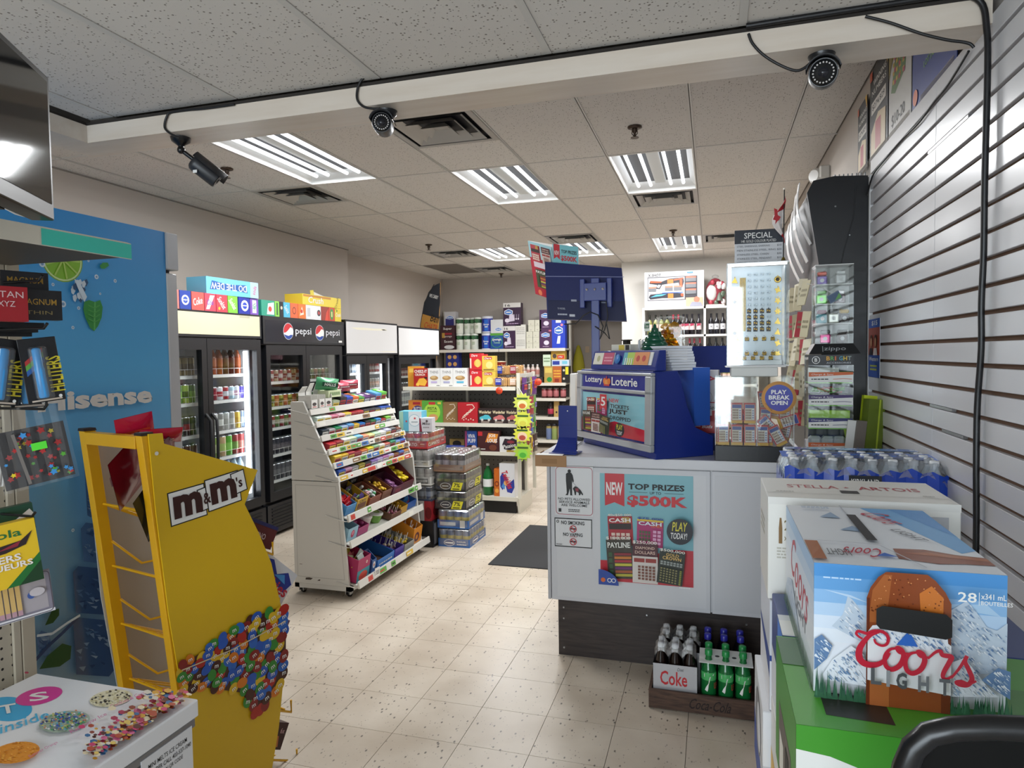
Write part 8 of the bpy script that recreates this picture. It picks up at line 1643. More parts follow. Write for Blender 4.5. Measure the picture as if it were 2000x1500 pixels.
# television on the top shelf
tb0 = at(107, 432, 'z', ze+.002); tt0 = at(88, 150, 'x', tb0.x-.0); H_TV = tt0.z-ze
tn = at(0, 62, 'z', tt0.z); dr_ = V((tn.x-tb0.x, tn.y-tb0.y, 0)).normalized()
tv = thing('television', 'black television on the top shelf at the left edge', 'television', (tb0.x, tb0.y, ze+.001)); W_TV = .52
nv = V((-dr_.y, dr_.x, 0)); nv = nv if nv.dot(V((1, -1, 0))) > 0 else -nv
def tvb(a, b, z0, z1, d0, d1, m):
    p = [dr_*a+nv*d1, dr_*b+nv*d1, dr_*b+nv*d0, dr_*a+nv*d0]; mb_ = MB().hexa([q+V((0, 0, z0)) for q in p]+[q+V((0, 0, z1)) for q in p], m); return mb_
h_ = H_TV
tvb(0, W_TV, .001, h_, -.04, 0, M('#08090b', .3)).build('housing', tv, .003)
tvb(.012, W_TV-.012, .03, h_-.012, 0.0002, .001, M('#0a0c12', .06)).build('screen', tv)
tvb(.1, .16, 0, .012, -.09, -.041, BLACK).build('foot', tv); tvb(W_TV-.16, W_TV-.1, 0, .012, -.09, -.041, BLACK).build('foot', tv)
m = MB().tube([at(0, 402, 'x', -1.262), at(30, 418, 'x', -1.262), at(48, 423, 'x', -1.264)], .0015, WHITE, 5); solo(m, 'white_cable', 'thin white cable along the front of the top shelf', 'cord')
# goods on hooks
def hang(label, name, cat, px, py, x, mbf, rz=R_-.35, tilt=0., key=None, group=None):
    q = at(px, py, 'x', x); o = put(key or ('h', label), mbf, name, label, cat, q, rz, group); o.rotation_euler = (0, tilt, rz); return o
def hook(px, py, x): q = at(px, py, 'x', x); return g_(MB().tube([(PX, q.y, q.z+.012), (q.x+.05, q.y, q.z+.01), (q.x+.06, q.y, q.z+.02)], .003, BLACK, 6), 'peg_hook')
HX = -1.36
def magn(c): c.text('MAGNUM', .12, .5, .76, .2, M('#b08a3c', .3, .5), .01); c.text('THIN', .22, .18, .56, .12, M('#8a7a50', .3, .4), 0)
hang('black box lettered MAGNUM THIN hanging under the left shelf', 'small_carton', 'box', 72, 625, HX, box_mb(.085, .03, .062, '#141316', magn))
hang('black MAGNUM box behind and above the other one', 'small_carton', 'box', 46, 587, HX-.045, box_mb(.085, .03, .06, '#17161a', lambda c: c.text('MAGNUM', .12, .6, .76, .2, M('#a07c34', .3, .5), .01)))
hang('dark red box at the left edge beside the black boxes', 'small_carton', 'box', 8, 628, HX-.005, box_mb(.075, .03, .07, '#9c1c24', lambda c: (c.text('TITAN', .1, .68, .8, .18, M('#d8b8b8', .4), 0), c.text('XYZ', .3, .42, .4, .16, M('#d8b8b8', .4), 0))), R_-.3)
for i in range(3): hang('black box end in the pile under the MAGNUM boxes, %s down' % ORD[i], 'small_carton', 'box', 34-12*i, 641+8*i, HX-.06-.02*i, box_mb(.09, .03, .012, '#101012'), key='blk', group='black boxes behind')
hook(40, 560, HX)
def hilite():
    m = MB().box(-.034, .0, -.135, .034, .002, 0, M('#141417', .4), .0008); c = Cv(m, (-.034, 0, -.135), (.068, 0, 0), (0, 0, .135))
    c.poly([(.1, .65), (.6, .85), (.6, .78), (.1, .58)], M('#a8302c', .4)); c.poly([(.1, .58), (.6, .78), (.6, .7), (.1, .5)], M('#5a9a3a', .4)); c.poly([(.1, .5), (.6, .7), (.6, .62), (.1, .42)], M('#2a5a9a', .4))
    c.text('HI-LITERS', .28, .32, 1.1, .2, M('#d8c82c', .4), .05, 0, PI/2); c.rect(.1, .02, .8, .025, M('#c8b8a8', .4)); c.circ(.86, .07, .05, WHITE, 10)
    m.lathe((-.006, -.009, -.125), [(.008, 0), (.0095, .004), (.0095, .06), (.0085, .065), (.0085, .1), (.006, .104), (0, .105)], M('#3f98d8', .25), 12)
    m.box(-.02, -.018, -.128, .012, -.001, -.018, WRAP, .004)
    return m
for i, (px, py, t, x) in enumerate(((70, 660, -.12, HX+.01), (50, 672, -.02, HX-.03), (14, 662, .14, HX-.02))): hang('blue highlighter on a black HI-LITERS card, %s' % ['frontmost one', 'middle one behind', 'left one at the picture edge'][i], 'highlighter_card', 'highlighter', px, py, x, hilite, R_-.45+.1*i, t, 'hil', 'hanging highlighter cards')
hook(50, 652, HX)
def stick():
    m = MB().box(-.062, .0, -.12, .062, .002, .0, M('#181416', .5)); c = Cv(m, (-.062, 0, -.12), (.124, 0, 0), (0, 0, .12)); rr = random.Random(6)
    for i in range(44):
        x, y, r = rr.uniform(.06, .94), rr.uniform(.05, .95), rr.uniform(.03, .07); k = M(rr.choice(['#3f90d0', '#e0c82c', '#b03030', '#a02c2c', '#5aa83a', '#b83434']), .35)
        c.poly([(x+r*(1 if q % 2 else .55)*math.cos(PI*q/5), y+r*(1 if q % 2 else .55)*math.sin(PI*q/5)) for q in range(10)], k)
    c.rect(.45, .6, .22, .13, M('#5ae03a', .4)); c.line([(.24, .95), (.32, .05)], .05, M('#77716c', .3))
    for i in range(10):
        a = -.068+.0136*i; m.face([(a, -.004-.003*(i % 2), -.125), (a+.0136, -.004-.003*((i+1) % 2), -.125), (a+.0136, -.004-.004*((i+1) % 2), .045), (a, -.004-.004*(i % 2), .045)], WRAP)
    return m
hang('clear bag of colourful leaf and letter stickers on a hook', 'sticker_bag', 'stickers', 56, 835, HX-.01, stick, R_-.5, -.16); hook(50, 808, HX)
def crayon(c):
    c.poly([(.55, 0), (1, 0), (1, .45), (.85, .3)], M('#1c6a2c', .4)); c.poly([(.7, 0), (1, 0), (1, .32)], M('#123a1c', .4)); c.text('Crayola', .02, .74, .8, .16, M('#1f6a34', .4), .03); c.poly([(.1, .62), (.8, .7), (.95, .82), (.85, .62), (.6, .55), (.1, .52)], M('#2a1a1c', .4)); c.poly([(.5, .6), (.8, .7), (.75, .62)], M('#8a2434', .4)); c.text('MARKERS', .02, .4, .75, .11, M('#e8e0d8', .4), .06); c.text('MARQUEURS', .0, .27, .9, .11, M('#e8e0d8', .4), .06)
hang('yellow and green Crayola marker box hanging at the left edge', 'marker_box', 'markers', 4, 1150, -1.48, box_mb(.15, .025, .14, '#e0b81c', crayon), R_-.5, -.1)
hang('dark green pencil crayon box behind the yellow marker box', 'pencil_box', 'pencils', 2, 1045, -1.55, box_mb(.13, .02, .06, '#14402c', lambda c: (c.poly([(.6, .3), (.95, .8), (1, .6), (.8, .2)], M('#d8d0c8', .4)), c.rows(.1, .6, .4, .25, 2, WHITE))), R_-.5, -.1)
def pencils():
    m = MB().box(-.075, 0, -.1, .075, .003, 0, M('#8a8490', .4), .001); c = Cv(m, (-.075, 0, -.1), (.15, 0, 0), (0, 0, .1)); c.rect(.05, .1, .88, .8, M('#a8a0a4', .4))
    for i in range(7): c.rect(.08+.075*i, .1, .06, .8, M('#d0ac6a', .5)); c.rect(.08+.075*i, .1, .06, .12, M('#b8909a', .5))
    c.ell(.72, .5, .05, .08, M('#3f5a9c', .4)); c.ell(.8, .55, .1, .1, M('#c8c0c4', .4)); c.rect(.0, .0, 1, .07, M('#d8d4d8', .4)); rrect_line(c, .02, M('#55505a', .3), .08)
    return m
hang('clear pack of wooden pencils below the marker box', 'pencil_pack', 'pencils', 20, 1130, -1.54, pencils, R_-.5, -.08); hook(40, 1128, -1.54); hook(30, 1015, -1.5)
m = MB().tube([at(-4, 950, 'x', -1.5), at(2, 895, 'x', -1.5), at(8, 890, 'x', -1.5), at(4, 950, 'x', -1.5)], .004, WHITE, 6); solo(m, 'white_wire_end', 'white wire hook end at the left edge beside the stickers', 'hook')
# ---------------------------------------------------------------- tall blue cooler
FXf, FY0, FY1, FZ1 = -2.2, 1.5, 2.315, 2.155
fg = thing('blue_cooler', 'tall Hisense cooler with blue lime and mint graphic on its side', 'cooler', (-2.5, 1.95, 0))
def bl_mat():
    t, n, l, b = nodes_mat('blue_print_and_shade'); g = n.new('ShaderNodeNewGeometry'); s = n.new('ShaderNodeSeparateXYZ'); l.new(g.outputs['Position'], s.inputs[0])
    mr = n.new('ShaderNodeMapRange'); mr.inputs[1].default_value = 0; mr.inputs[2].default_value = 2.16; l.new(s.outputs['Z'], mr.inputs[0]); cr = n.new('ShaderNodeValToRGB'); e = cr.color_ramp.elements
    e[0].color = lin('#8a97a0') + [1]; e[1].color = lin('#2c88cc') + [1]; k = e.new(.45); k.color = lin('#6a9cc0') + [1]; k = e.new(.74); k.color = lin('#52a8dc') + [1]; l.new(mr.outputs[0], cr.inputs[0]); l.new(cr.outputs[0], b.inputs['Base Color']); b.inputs['Roughness'].default_value = .3; return t  # printed blue fade, with the weaker light near the foot painted in too
m = MB().box(-2.85, FY0, .05, FXf, FY1, FZ1, bl_mat())
c = Cv(m, (FXf, FY0, .05), (0, FY1-FY0, 0), (0, 0, FZ1-.05), .0003)
def F(px, py): q = at(px, py, 'x', FXf); return ((q.y-FY0)/(FY1-FY0), (q.z-.05)/(FZ1-.05))
def FP(pts, mm): c.poly([F(*p) for p in pts], mm)
lx, ly = F(122, 507); r = F(161, 507)[0]-lx
def fan(x, y, r, mm, a0=0, a1=2*PI, n=28): c.ell(x, y, r, r*c.asp, mm, n, a0, a1)
fan(lx, ly, r, M('#7aa83c', .3)); fan(lx, ly, r*.95, M('#c8dca0', .3)); fan(lx, ly, r*.88, M('#7fb32e', .3))
for k in range(9):
    a = 2*PI*k/9; c.line([(lx, ly), (lx+r*.85*math.cos(a), ly+r*.85*math.sin(a)*c.asp)], .003, M('#a8c860', .3))
LG_ = M('#2f8a3c', .3); FP([(163, 590), (172, 586), (184, 590), (194, 586), (199, 600), (197, 620), (190, 637), (182, 647), (174, 640), (165, 620), (161, 604)], LG_); c.line([F(184, 590), F(183, 620), F(183, 645)], .003, M('#5aac5a', .3))
for k in range(4): c.line([F(183, 602+9*k), F(193, 596+9*k)], .002, M('#4a9c4a', .3)); c.line([F(183, 602+9*k), F(170, 596+9*k)], .002, M('#4a9c4a', .3))
FP([(192, 519), (198, 513), (208, 513), (210, 519), (202, 525), (195, 525)], LG_)
rr = random.Random(9); WTR = M('#c9d8e4', .2); WTD = M('#34547a', .2)
for k in range(16):
    x, y = 135+28*rr.random(), 545+38*rr.random(); FP([(x, y), (x+6, y-3), (x+9, y+4), (x+5, y+12), (x+1, y+8)], WTR if k % 3 else WTD)
FP([(140, 545), (150, 550), (165, 580), (160, 590), (150, 570)], WTR)
for x, y, q in ((118, 594, 6), (98, 556, 3), (183, 541, 4), (190, 574, 2), (219, 549, 3), (136, 640, 3), (147, 602, 3), (166, 510, 2), (75, 516, 6), (135, 1035, 3)):
    f = F(x, y); g = F(x+q, y); fan(f[0], f[1], g[0]-f[0], WTR, n=10); fan(f[0], f[1], (g[0]-f[0])*.5, M('#7a9cc0', .2), n=8)
a, b = F(66, 808), F(290, 764)
q0, q1 = F(66, 806), F(291, 791); hh_ = F(66, 766)[1]-F(66, 806)[1]; c.text('Hisense', q0[0], q0[1], q1[0]-q0[0], hh_, M('#d4d2cc', .3), .1)
ICE = [M(h, .2) for h in ('#4a6a94', '#34507a', '#6a86a8', '#2a4068', '#8aa0b8')]
def cube(x0, y0, x1, y1, s):
    rr = random.Random(s); k_0 = c.k; FP([(x0, y0+12), (x0+10, y0), (x1-4, y0+6), (x1, y1-12), (x1-10, y1), (x0+6, y1-4)], ICE[s % 2])
    for k in range(26):
        x, y = rr.uniform(x0+4, x1-14), rr.uniform(y0+8, y1-16); c.k = k_0+1+k*.12; FP([(x, y), (x+rr.uniform(6, 16), y+rr.uniform(-4, 4)), (x+rr.uniform(4, 12), y+rr.uniform(4, 10))], ICE[rr.randrange(5)])
cube(150, 1020, 208, 1100, 0); cube(134, 1105, 212, 1200, 1); cube(134, 1205, 214, 1320, 3); cube(155, 900, 178, 1010, 2); cube(60, 1230, 90, 1280, 4); c.k += 3
FP([(76, 1220), (90, 1190), (104, 1187), (104, 1200), (92, 1215)], M('#1c4a26', .3)); FP([(65, 1305), (80, 1280), (110, 1255), (128, 1260), (126, 1285), (105, 1300)], M('#1c4a26', .3))
c.line([F(55, 1290), F(80, 1262), F(110, 1235), F(140, 1205)], .006, ICE[3]); c.line([F(60, 1240), F(90, 1236), F(120, 1215), F(145, 1200)], .004, WTR)
T_(m, fg).build('cabinet', fg)
T_(MB().box(-2.86, FY1+.001, .05, FXf+.002, FY1+.06, 1.985, M('#b9bbbd', .35, .3), .004), fg).build('door', fg)
T_(MB().box(-2.86, FY1+.001, 2.0, FXf+.008, FY1+.066, FZ1, M('#a6a8ac', .4, .2), .004), fg).build('header', fg)
T_(MB().box(-2.8, FY0+.05, 0, -2.25, FY1-.02, .05, BLACK), fg).build('base', fg)
T_(MB().box(-2.84, FY1+.005, 1.985, -2.22, FY1+.04, 2.0, BLACK), fg).build('hinge', fg)
"""yellow candy stand"""
YEL = M('#dca416', .35); YPR = M('#d9b01c', .35)
B0 = V((-1.7555, 1.7504, 0)); PD = V((.238, .9713, 0)); EA = V((-.9713, .238, 0))   # PD along the printed side, EA across the back towards the left post
ms = thing('candy_stand', "yellow m&m's candy stand with printed side panel and open back", 'display stand', (B0.x, B0.y, 0))
def S3(s, z, a=0.): return PD*s + EA*a + V((0, 0, z))
def lean(z): return .103*(1.38-z)/1.0
out = [(.0, 1.38), (.048, 1.378), (.052, 1.343), (.42, 1.198), (.358, 1.079), (.416, .959), (.471, .826), (.509, .651), (.525, .584), (.521, .4), (.484, .168), (.445, .02), (.14, .02), (.083, .49), (.047, .769), (.016, 1.122)]
m = MB().prism([S3(s, z) for s, z in out], EA*.006, YPR)
W_, H_ = .56, 1.38
c = Cv(m, S3(0, 0, 0.), PD*W_, (0, 0, H_), .0004)
if c.n.dot(-EA) < 0: c.n = -c.n
def P2(px, py):
    d = FW + RT*((px-1000)/FPX) - UP*((py-750)/FPX); o = V((0, 0, CZ)); t_ = (B0-o).dot(EA)/d.dot(EA); q = o+d*t_; s = (V((q.x, q.y, 0))-B0).dot(PD); return (s/W_, q.z/H_)
BRN = M('#3a1c14', .35)
def logo(s_, x0, y0, x1, y1, h, off, mm):
    a, b = P2(x0, y0), P2(x1, y1); ang = math.atan2((b[1]-a[1])*H_, (b[0]-a[0])*W_); L = math.hypot((b[1]-a[1])*H_, (b[0]-a[0])*W_); c.text(s_, (a[0]+b[0])/2-L/W_/2, (a[1]+b[1])/2-h/H_/2, L/W_, h/H_, mm, off, 0, ang)
for s_, x0, y0, x1, y1, h in (('m', 336, 994, 396, 977, .085), ('&', 394, 976, 412, 969, .05), ('m', 408, 967, 462, 950, .085), ("'s", 458, 944, 473, 938, .05)):
    a, b = P2(x0-4, y0+2), P2(x1+4, y1-2); ang = math.atan2((b[1]-a[1])*H_, (b[0]-a[0])*W_); L = math.hypot((b[1]-a[1])*H_, (b[0]-a[0])*W_)/2; cx_, cy_ = (a[0]+b[0])/2*W_, (a[1]+b[1])/2*H_; hh = h/2+.012; ca, sa = math.cos(ang), math.sin(ang)
    for gr, mm in ((.004, INK), (0, WHITE)): c.poly([((cx_+u*(L+gr)*ca-v*(hh+gr)*sa)/W_, (cy_+u*(L+gr)*sa+v*(hh+gr)*ca)/H_) for u, v in ((-1, -1), (1, -1), (1, 1), (-1, 1))], mm)
for s_, x0, y0, x1, y1, h in (('m', 338, 993, 394, 977, .078), ('&', 396, 975, 410, 970, .04), ('m', 410, 966, 460, 950, .078), ("'s", 460, 943, 471, 939, .04)): logo(s_, x0, y0, x1, y1, h, .12 if s_ == 'm' else .05, BRN)
cand = [(347, 1300), (385, 1278), (430, 1245), (480, 1212), (530, 1190), (552, 1188), (557, 1215), (556, 1320), (540, 1345), (500, 1400), (470, 1352), (400, 1342), (356, 1348)]
c.poly([P2(*p) for p in cand], M('#4a2a1c', .35))
def incand(x, y):
    r = False
    for (a, b), (d, e) in zip(cand, cand[1:]+cand[:1]):
        if (b > y) != (e > y) and x < (d-a)*(y-b)/(e-b)+a: r = not r
    return r
rr = random.Random(21); CC = ['#b02a20', '#d87a1c', '#2a5ab8', '#3a8a34', '#dcb428', '#4a2418', '#8a2420', '#2f68c0']; n_ = 0; placed = []; kc = c.k
for k in range(4000):
    x, y = rr.uniform(345, 560), rr.uniform(1185, 1402)
    if not incand(x, y) or any((x-a)**2+((y-b)*1.1)**2 < 150 for a, b in placed): continue
    placed.append((x, y)); f = P2(x, y); g = P2(x+11, y); rx = abs(g[0]-f[0])*.95; col = M(rr.choice(CC), .25)
    a = rr.uniform(0, PI); q = [(math.cos(t)*1.0, math.sin(t)*.82) for t in [2*PI*i/14 for i in range(14)]]
    c.k = kc+len(placed)*.04; c.poly([(f[0]+rx*(u*math.cos(a)-v*math.sin(a)), f[1]+rx*c.asp*(u*math.sin(a)+v*math.cos(a))*1.0) for u, v in q], col)
    c.k = kc+8
    if rr.random() < .75: c.text('m', f[0]-rx*.35, f[1]-rx*.28*c.asp, rx*.7, rx*.5*c.asp, WHITE, .03, 0, rr.uniform(-.2, .5))
c.circ(.035, 1.315/H_, .012, M('#d8d4c8', .3), 12)
c.line([P2(352, 1308), P2(450, 1268), P2(555, 1212)], .003, M('#d8c8a0', .3))
m.build('printed_panel', ms)
def post(a0, name):
    m = MB(); w2 = .018
    p = lambda s, z, a: S3(s+lean(z), z, a)
    m.hexa([p(-.02, .0, a0-w2), p(.02, .0, a0-w2), p(.02, .0, a0+w2), p(-.02, .0, a0+w2), p(-.02, 1.375, a0-w2), p(.02, 1.375, a0-w2), p(.02, 1.375, a0+w2), p(-.02, 1.375, a0+w2)], YEL)
    o = m.build('post', ms, .002)
    MB().hexa([p(-.022, 1.3755, a0-w2-.002), p(.022, 1.3755, a0-w2-.002), p(.022, 1.3755, a0+w2+.002), p(-.022, 1.3755, a0+w2+.002), p(-.02, 1.385, a0-w2), p(.02, 1.385, a0-w2), p(.02, 1.385, a0+w2), p(-.02, 1.385, a0+w2)], M('#2a1c14', .5)).build('end_cap', o)
AW = .366
post(.026, 'p'); post(AW, 'p')
MB().hexa([S3(-.02, 1.33, .045), S3(.015, 1.33, .045), S3(.015, 1.33, AW-.019), S3(-.02, 1.33, AW-.019), S3(-.02, 1.372, .045), S3(.015, 1.372, .045), S3(.015, 1.372, AW-.019), S3(-.02, 1.372, AW-.019)], YEL).build('top_bar', ms, .002)
MB().hexa([S3(.1, .0, .045), S3(.13, .0, .045), S3(.13, .0, AW-.019), S3(.1, .0, AW-.019), S3(.1, .04, .045), S3(.13, .04, .045), S3(.13, .04, AW-.019), S3(.1, .04, AW-.019)], YEL).build('foot_bar', ms, .002)
m = MB(); n = 12; GR_ = M('#b9b6b0', .45)
m.prism([S3(s-.012 if 0 < i < len(out)-1 else s, z, AW+.02) for i, (s, z) in enumerate(out)], EA*.005, GR_); m.build('far_side_panel', ms)
for z in (1.13, .90, .68, .465, .25):
    s0_ = lean(z)+.01; mm = MB().tube([S3(s0_, z-.02, .05), S3(s0_+.004, z-.022, .2), S3(s0_, z-.02, AW-.02)], .0045, YEL, 7).tube([S3(s0_+.03, z-.035, .05), S3(s0_+.03, z-.035, AW-.02)], .004, YEL, 7)
    mm.tube([S3(s0_, z+.07, .05)]+[S3(s0_+.22*math.sin(PI*i/8), z+.07-.1*math.sin(PI*i/16), .05+(AW-.07)*i/8) for i in range(1, 8)]+[S3(s0_, z+.07, AW-.02)], .0045, YEL, 7) if z < 1.1 else None
    for q in (.09, .16, .23, .3): mm.tube([S3(s0_, z-.02, q), S3(s0_+.46, z-.28, q)], .0035, YEL, 6)
    mm.tube([S3(s0_+.46, z-.28, .06), S3(s0_+.46, z-.28, AW-.03)], .0045, YEL, 7)
    for q in (.02, AW-.02): mm.tube([S3(s0_, z-.02, q), S3(s0_+.46, z-.28, q), S3(s0_+.46, z-.23, q)], .0045, YEL, 7)
    mm.build('wire_shelf', ms)
def sbag(label, s, z, a, w_, h, t_, col, rz, tilt, draw, roll=0.):
    o = put(('sb', label), bag_mb(w_, h, t_, col, draw, .15), 'candy_bag', label, 'candy bag', B0+S3(s, z, a)); o.rotation_euler = (tilt, roll, rz); return o
def swed(c): c.rect(0, .35, 1, .3, M('#d8d0d0', .3)); c.rows(.1, .4, .8, .2, 2, M('#7a1420', .4)); c.rect(.1, .8, .7, .12, M('#2a1a1c', .4))
sbag('pink-red candy bag sticking out over the stand top', .09, 1.335, .22, .12, .11, .04, '#b81c3c', 1.0, .5, lambda c: (c.rect(0, .1, 1, .5, M('#c8442c', .3)), c.rows(.1, .2, .8, .3, 2, M('#e8d0c8', .4))), -.2)
sbag('second pink-red candy bag lying behind the stand top', .12, 1.33, .13, .13, .08, .04, '#b0183a', .9, .8, lambda c: c.rows(.1, .3, .8, .4, 2, M('#e8d0d8', .4)))
sbag('dark red candy bag with white band inside the stand back', .07, 1.155, .21, .19, .2, .05, '#7a1420', -1.35, -.15, swed, .5)
sbag('wine red shiny candy bag right inside the stand back', .12, 1.15, .1, .18, .2, .05, '#5a0f1a', -1.3, -.1, lambda c: c.rect(.2, .5, .5, .12, M('#c8c0c0', .2)), .35)
sbag('black pouch hanging below the red bags in the stand', .08, 1.04, .1, .13, .17, .03, '#1c211c', -1.3, 0, lambda c: c.rows(.2, .5, .5, .2, 2, M('#3a443a', .4)), .5)
def sbox(label, s, z, a, dims, col, draw, rz, roll):
    """boxes lying on the wire shelves, showing past the front edge of the printed panel"""
    o = put(('sx', label), box_mb(*dims, col, draw), 'snack_box', label, 'snack box', B0+S3(s, z, a)); o.rotation_euler = (0, roll, rz); return o
AZ = math.atan2(PD.y, PD.x)
sbox('maroon Jos Louis snack box on the upper shelf of the yellow stand', .40, .92, .09, (.23, .1, .09), '#5a1f1c', lambda c: (c.text('LOUIS', .15, .25, .42, .4, M('#e0b08a', .4), .05), c.poly([(.1, .1), (.6, .1), (.7, .5), (.5, .75), (.1, .7)], M('#8a3a20', .4)) if False else None, c.text('SNO', .6, .3, .2, .25, M('#d8c0c0', .4), .03), c.rect(0, .85, 1, .15, M('#2a2a58', .4))), AZ, .5)
sbox('white Twinkies box on the middle shelf of the yellow stand', .44, .70, .09, (.25, .1, .15), '#d4d4d8', lambda c: (c.poly([(.1, .1), (.1, .8), (.4, .95), (.6, .7), (.8, .9), (.98, .7), (.9, .4), (.6, .5), (.4, .1)], M('#27358c', .4)), c.poly([(.55, .65), (.75, .8), (.85, .6)], M('#4a90d0', .4)), c.text('Twinkies', .02, .3, .96, .3, M('#c02c38', .4), .05, .1)), AZ, .75)
sbox('violet snack box just past the panel edge, lower shelf', .46, .53, .09, (.2, .09, .09), '#7a5a78', lambda c: c.rows(.5, .3, .4, .3, 1, WHITE), AZ, .6)
sbox('white snack box with black mark, low on the yellow stand', .43, .36, .09, (.2, .09, .1), '#c8c6c4', lambda c: (c.circ(.85, .5, .08, INK), c.circ(.85, .5, .04, WHITE)), AZ, .6)
sbox('brown Jos Louis snack box at the lowest shelf of the yellow stand', .42, .1, .09, (.23, .1, .1), '#3a1614', lambda c: (c.text('JOS', .5, .6, .25, .25, WHITE, .05), c.text('LOUIS', .45, .2, .38, .3, WHITE, .05), c.poly([(.4, .1), (.9, .1), (.85, .5), (.45, .55)], M('#b86a2c', .4)), c.text('6x', .85, .6, .1, .2, M('#c8a0a0', .4))), AZ, .5)
# ---------------------------------------------------------------- ice cream chest freezer
fz = thing('chest_freezer', 'white chest freezer with ice cream bead pictures on its lid', 'freezer', (-1.37, .8, 0))
fx0, fx1, fy0, fy1, fzt = -1.60, -1.117, .1, 1.227, .852
T_(MB().box(fx0+.01, fy0, .04, fx1-.012, fy1-.012, .79, M('#d4d4d4', .35), .01), fg if False else fz).build('cabinet', fz)
T_(MB().box(fx0+.005, fy0-.005, .7905, fx1-.004, fy1-.006, .812, M('#9a9ca0', .25, .8), .003), fz).build('metal_rim', fz)
T_(MB().box(fx0+.05, fy0+.05, 0, fx1-.05, fy1-.05, .04, BLACK), fz).build('base', fz)
m = MB().box(fx0, fy0-.01, .8125, fx1, fy1, fzt, M('#e2e2e4', .2), .003)
c = Cv(m, (fx0, fy0-.01, fzt), (fx1-fx0, 0, 0), (0, fy1-fy0+.01, 0), .0003)
def L_(px, py): q = at(px, py, 'z', fzt); return ((q.x-fx0)/(fx1-fx0), (q.y-fy0+.01)/(fy1-fy0+.01))
def LP(pts, mm): c.poly([L_(*p) for p in pts], mm)
def disc(px, py, ax, ay, mm, sc=1.): LP([(px+ax[0]*math.cos(t)*sc+ay[0]*math.sin(t)*sc, py+ax[1]*math.cos(t)*sc+ay[1]*math.sin(t)*sc) for t in [2*PI*i/24 for i in range(24)]], mm)
disc(15, 1385, (48, 0), (0, 24), M('#3aa8d8', .3)); disc(76, 1360, (46, -10), (2, 16), M('#d83a94', .3))
def LT(s, pts4, mm, bold=.03):   # letters mapped onto four photographed corners of the lid: lower left, lower right, upper right, upper left
    vs, fs, x0, x1, y0, y1 = text_mesh(s, bold); A, B_, C_, D_ = [V((*L_(*p), 0)) for p in pts4]; o_ = []
    for p in vs: u, v = (p[0]-x0)/(x1-x0), (p[1]-y0)/(y1-y0); q = A*(1-u)*(1-v)+B_*u*(1-v)+C_*u*v+D_*(1-u)*v; o_.append(c.p(q.x, q.y))
    c.mb.mesh(o_, fs, mm); c.k += 1
LT('S', [(58, 1372), (98, 1365), (92, 1350), (56, 1356)], WHITE, .05); LT('T', [(0, 1398), (34, 1390), (30, 1374), (-4, 1380)], WHITE, .05); LT('inside', [(0, 1435), (98, 1402), (92, 1388), (0, 1416)], M('#4ab0d8', .3), .01)
rr = random.Random(13)
def dots(px, py, ax, ay, base, cols, n):
    disc(px, py, ax, ay, M(base, .4))
    for k in range(n):
        t, r_ = rr.uniform(0, 2*PI), math.sqrt(rr.random())*.92; x, y = px+r_*(ax[0]*math.cos(t)+ay[0]*math.sin(t)), py+r_*(ax[1]*math.cos(t)+ay[1]*math.sin(t)); q = rr.uniform(1.2, 2.4); c.k += .06; c.mb.face([c.p(*L_(x+q*1.3*math.cos(a), y+q*math.sin(a)*.8)) for a in [2*PI*i/6 for i in range(6)]][::-1], M(rr.choice(cols), .4))
    c.k += 1
dots(217, 1365, (42, -6), (2, 16), '#d8d0b0', ['#1c1a18', '#d0c8a0', '#c8bc90', '#e0dcc4', '#2a2420'], 90)
dots(126, 1413, (50, -8), (4, 20), '#a0b0a0', ['#3a5ab0', '#4a9a5a', '#c8c060', '#d8d8d8', '#5aa8c0', '#c87a4a', '#2a3a70'], 200)
dots(30, 1478, (48, -9), (4, 20), '#d88a20', ['#e0982c', '#c87a18', '#e8a840'], 60)
for p4, s_ in (([(218, 1392), (292, 1360), (288, 1354), (214, 1386)], 'Cookies & Cream'), ([(140, 1442), (210, 1405), (205, 1400), (135, 1436)], 'Rainbow Ice'), ([(60, 1492), (115, 1462), (110, 1457), (55, 1486)], 'Summer Orange')): LT(s_, p4, M('#c86a9a', .4), .0)
LP([(50, 1431), (130, 1448), (215, 1405), (200, 1398)], M('#d8dae0', .3)) if False else None
band = [(383, 1368), (300, 1358), (280, 1395), (240, 1425), (205, 1455), (180, 1490), (150, 1560), (330, 1420)]
BC = ['#c83a6a', '#d86a94', '#d8a030', '#e0c060', '#8a3a24', '#b04a2c', '#d8cfc0', '#5a2a1c', '#a83050', '#e4d4b0', '#3a6a9a']
for k in range(520):
    t = rr.random(); ex, ey = 383+(200-383)*t, 1367+(1502-1367)*t; d = abs(rr.gauss(0, 1))*28; x, y = ex-d*1.0, ey-d*.42; q = rr.uniform(2.5, 6); 
    f_ = [L_(x+q*1.4*math.cos(a+.6), y+q*.8*math.sin(a+.6)) for a in [2*PI*i/6 for i in range(6)]]
    if all(0 < u < 1 and 0 < v < 1 for u, v in f_): c.mb.face([c.p(*u) for u in f_][::-1], M(rr.choice(BC), .4))
    c.k += .06
for k in range(40):
    x, y = rr.uniform(-10, 60), 1318+rr.uniform(0, 16); q = rr.uniform(2.5, 5); f_ = [L_(x+q*1.4*math.cos(a), y+q*.7*math.sin(a)) for a in [2*PI*i/6 for i in range(6)]]
    if all(0 < u < 1 and 0 < v < 1 for u, v in f_): c.mb.face([c.p(*u) for u in f_][::-1], M(rr.choice(BC), .4))
T_(m, fz).build('lid', fz)
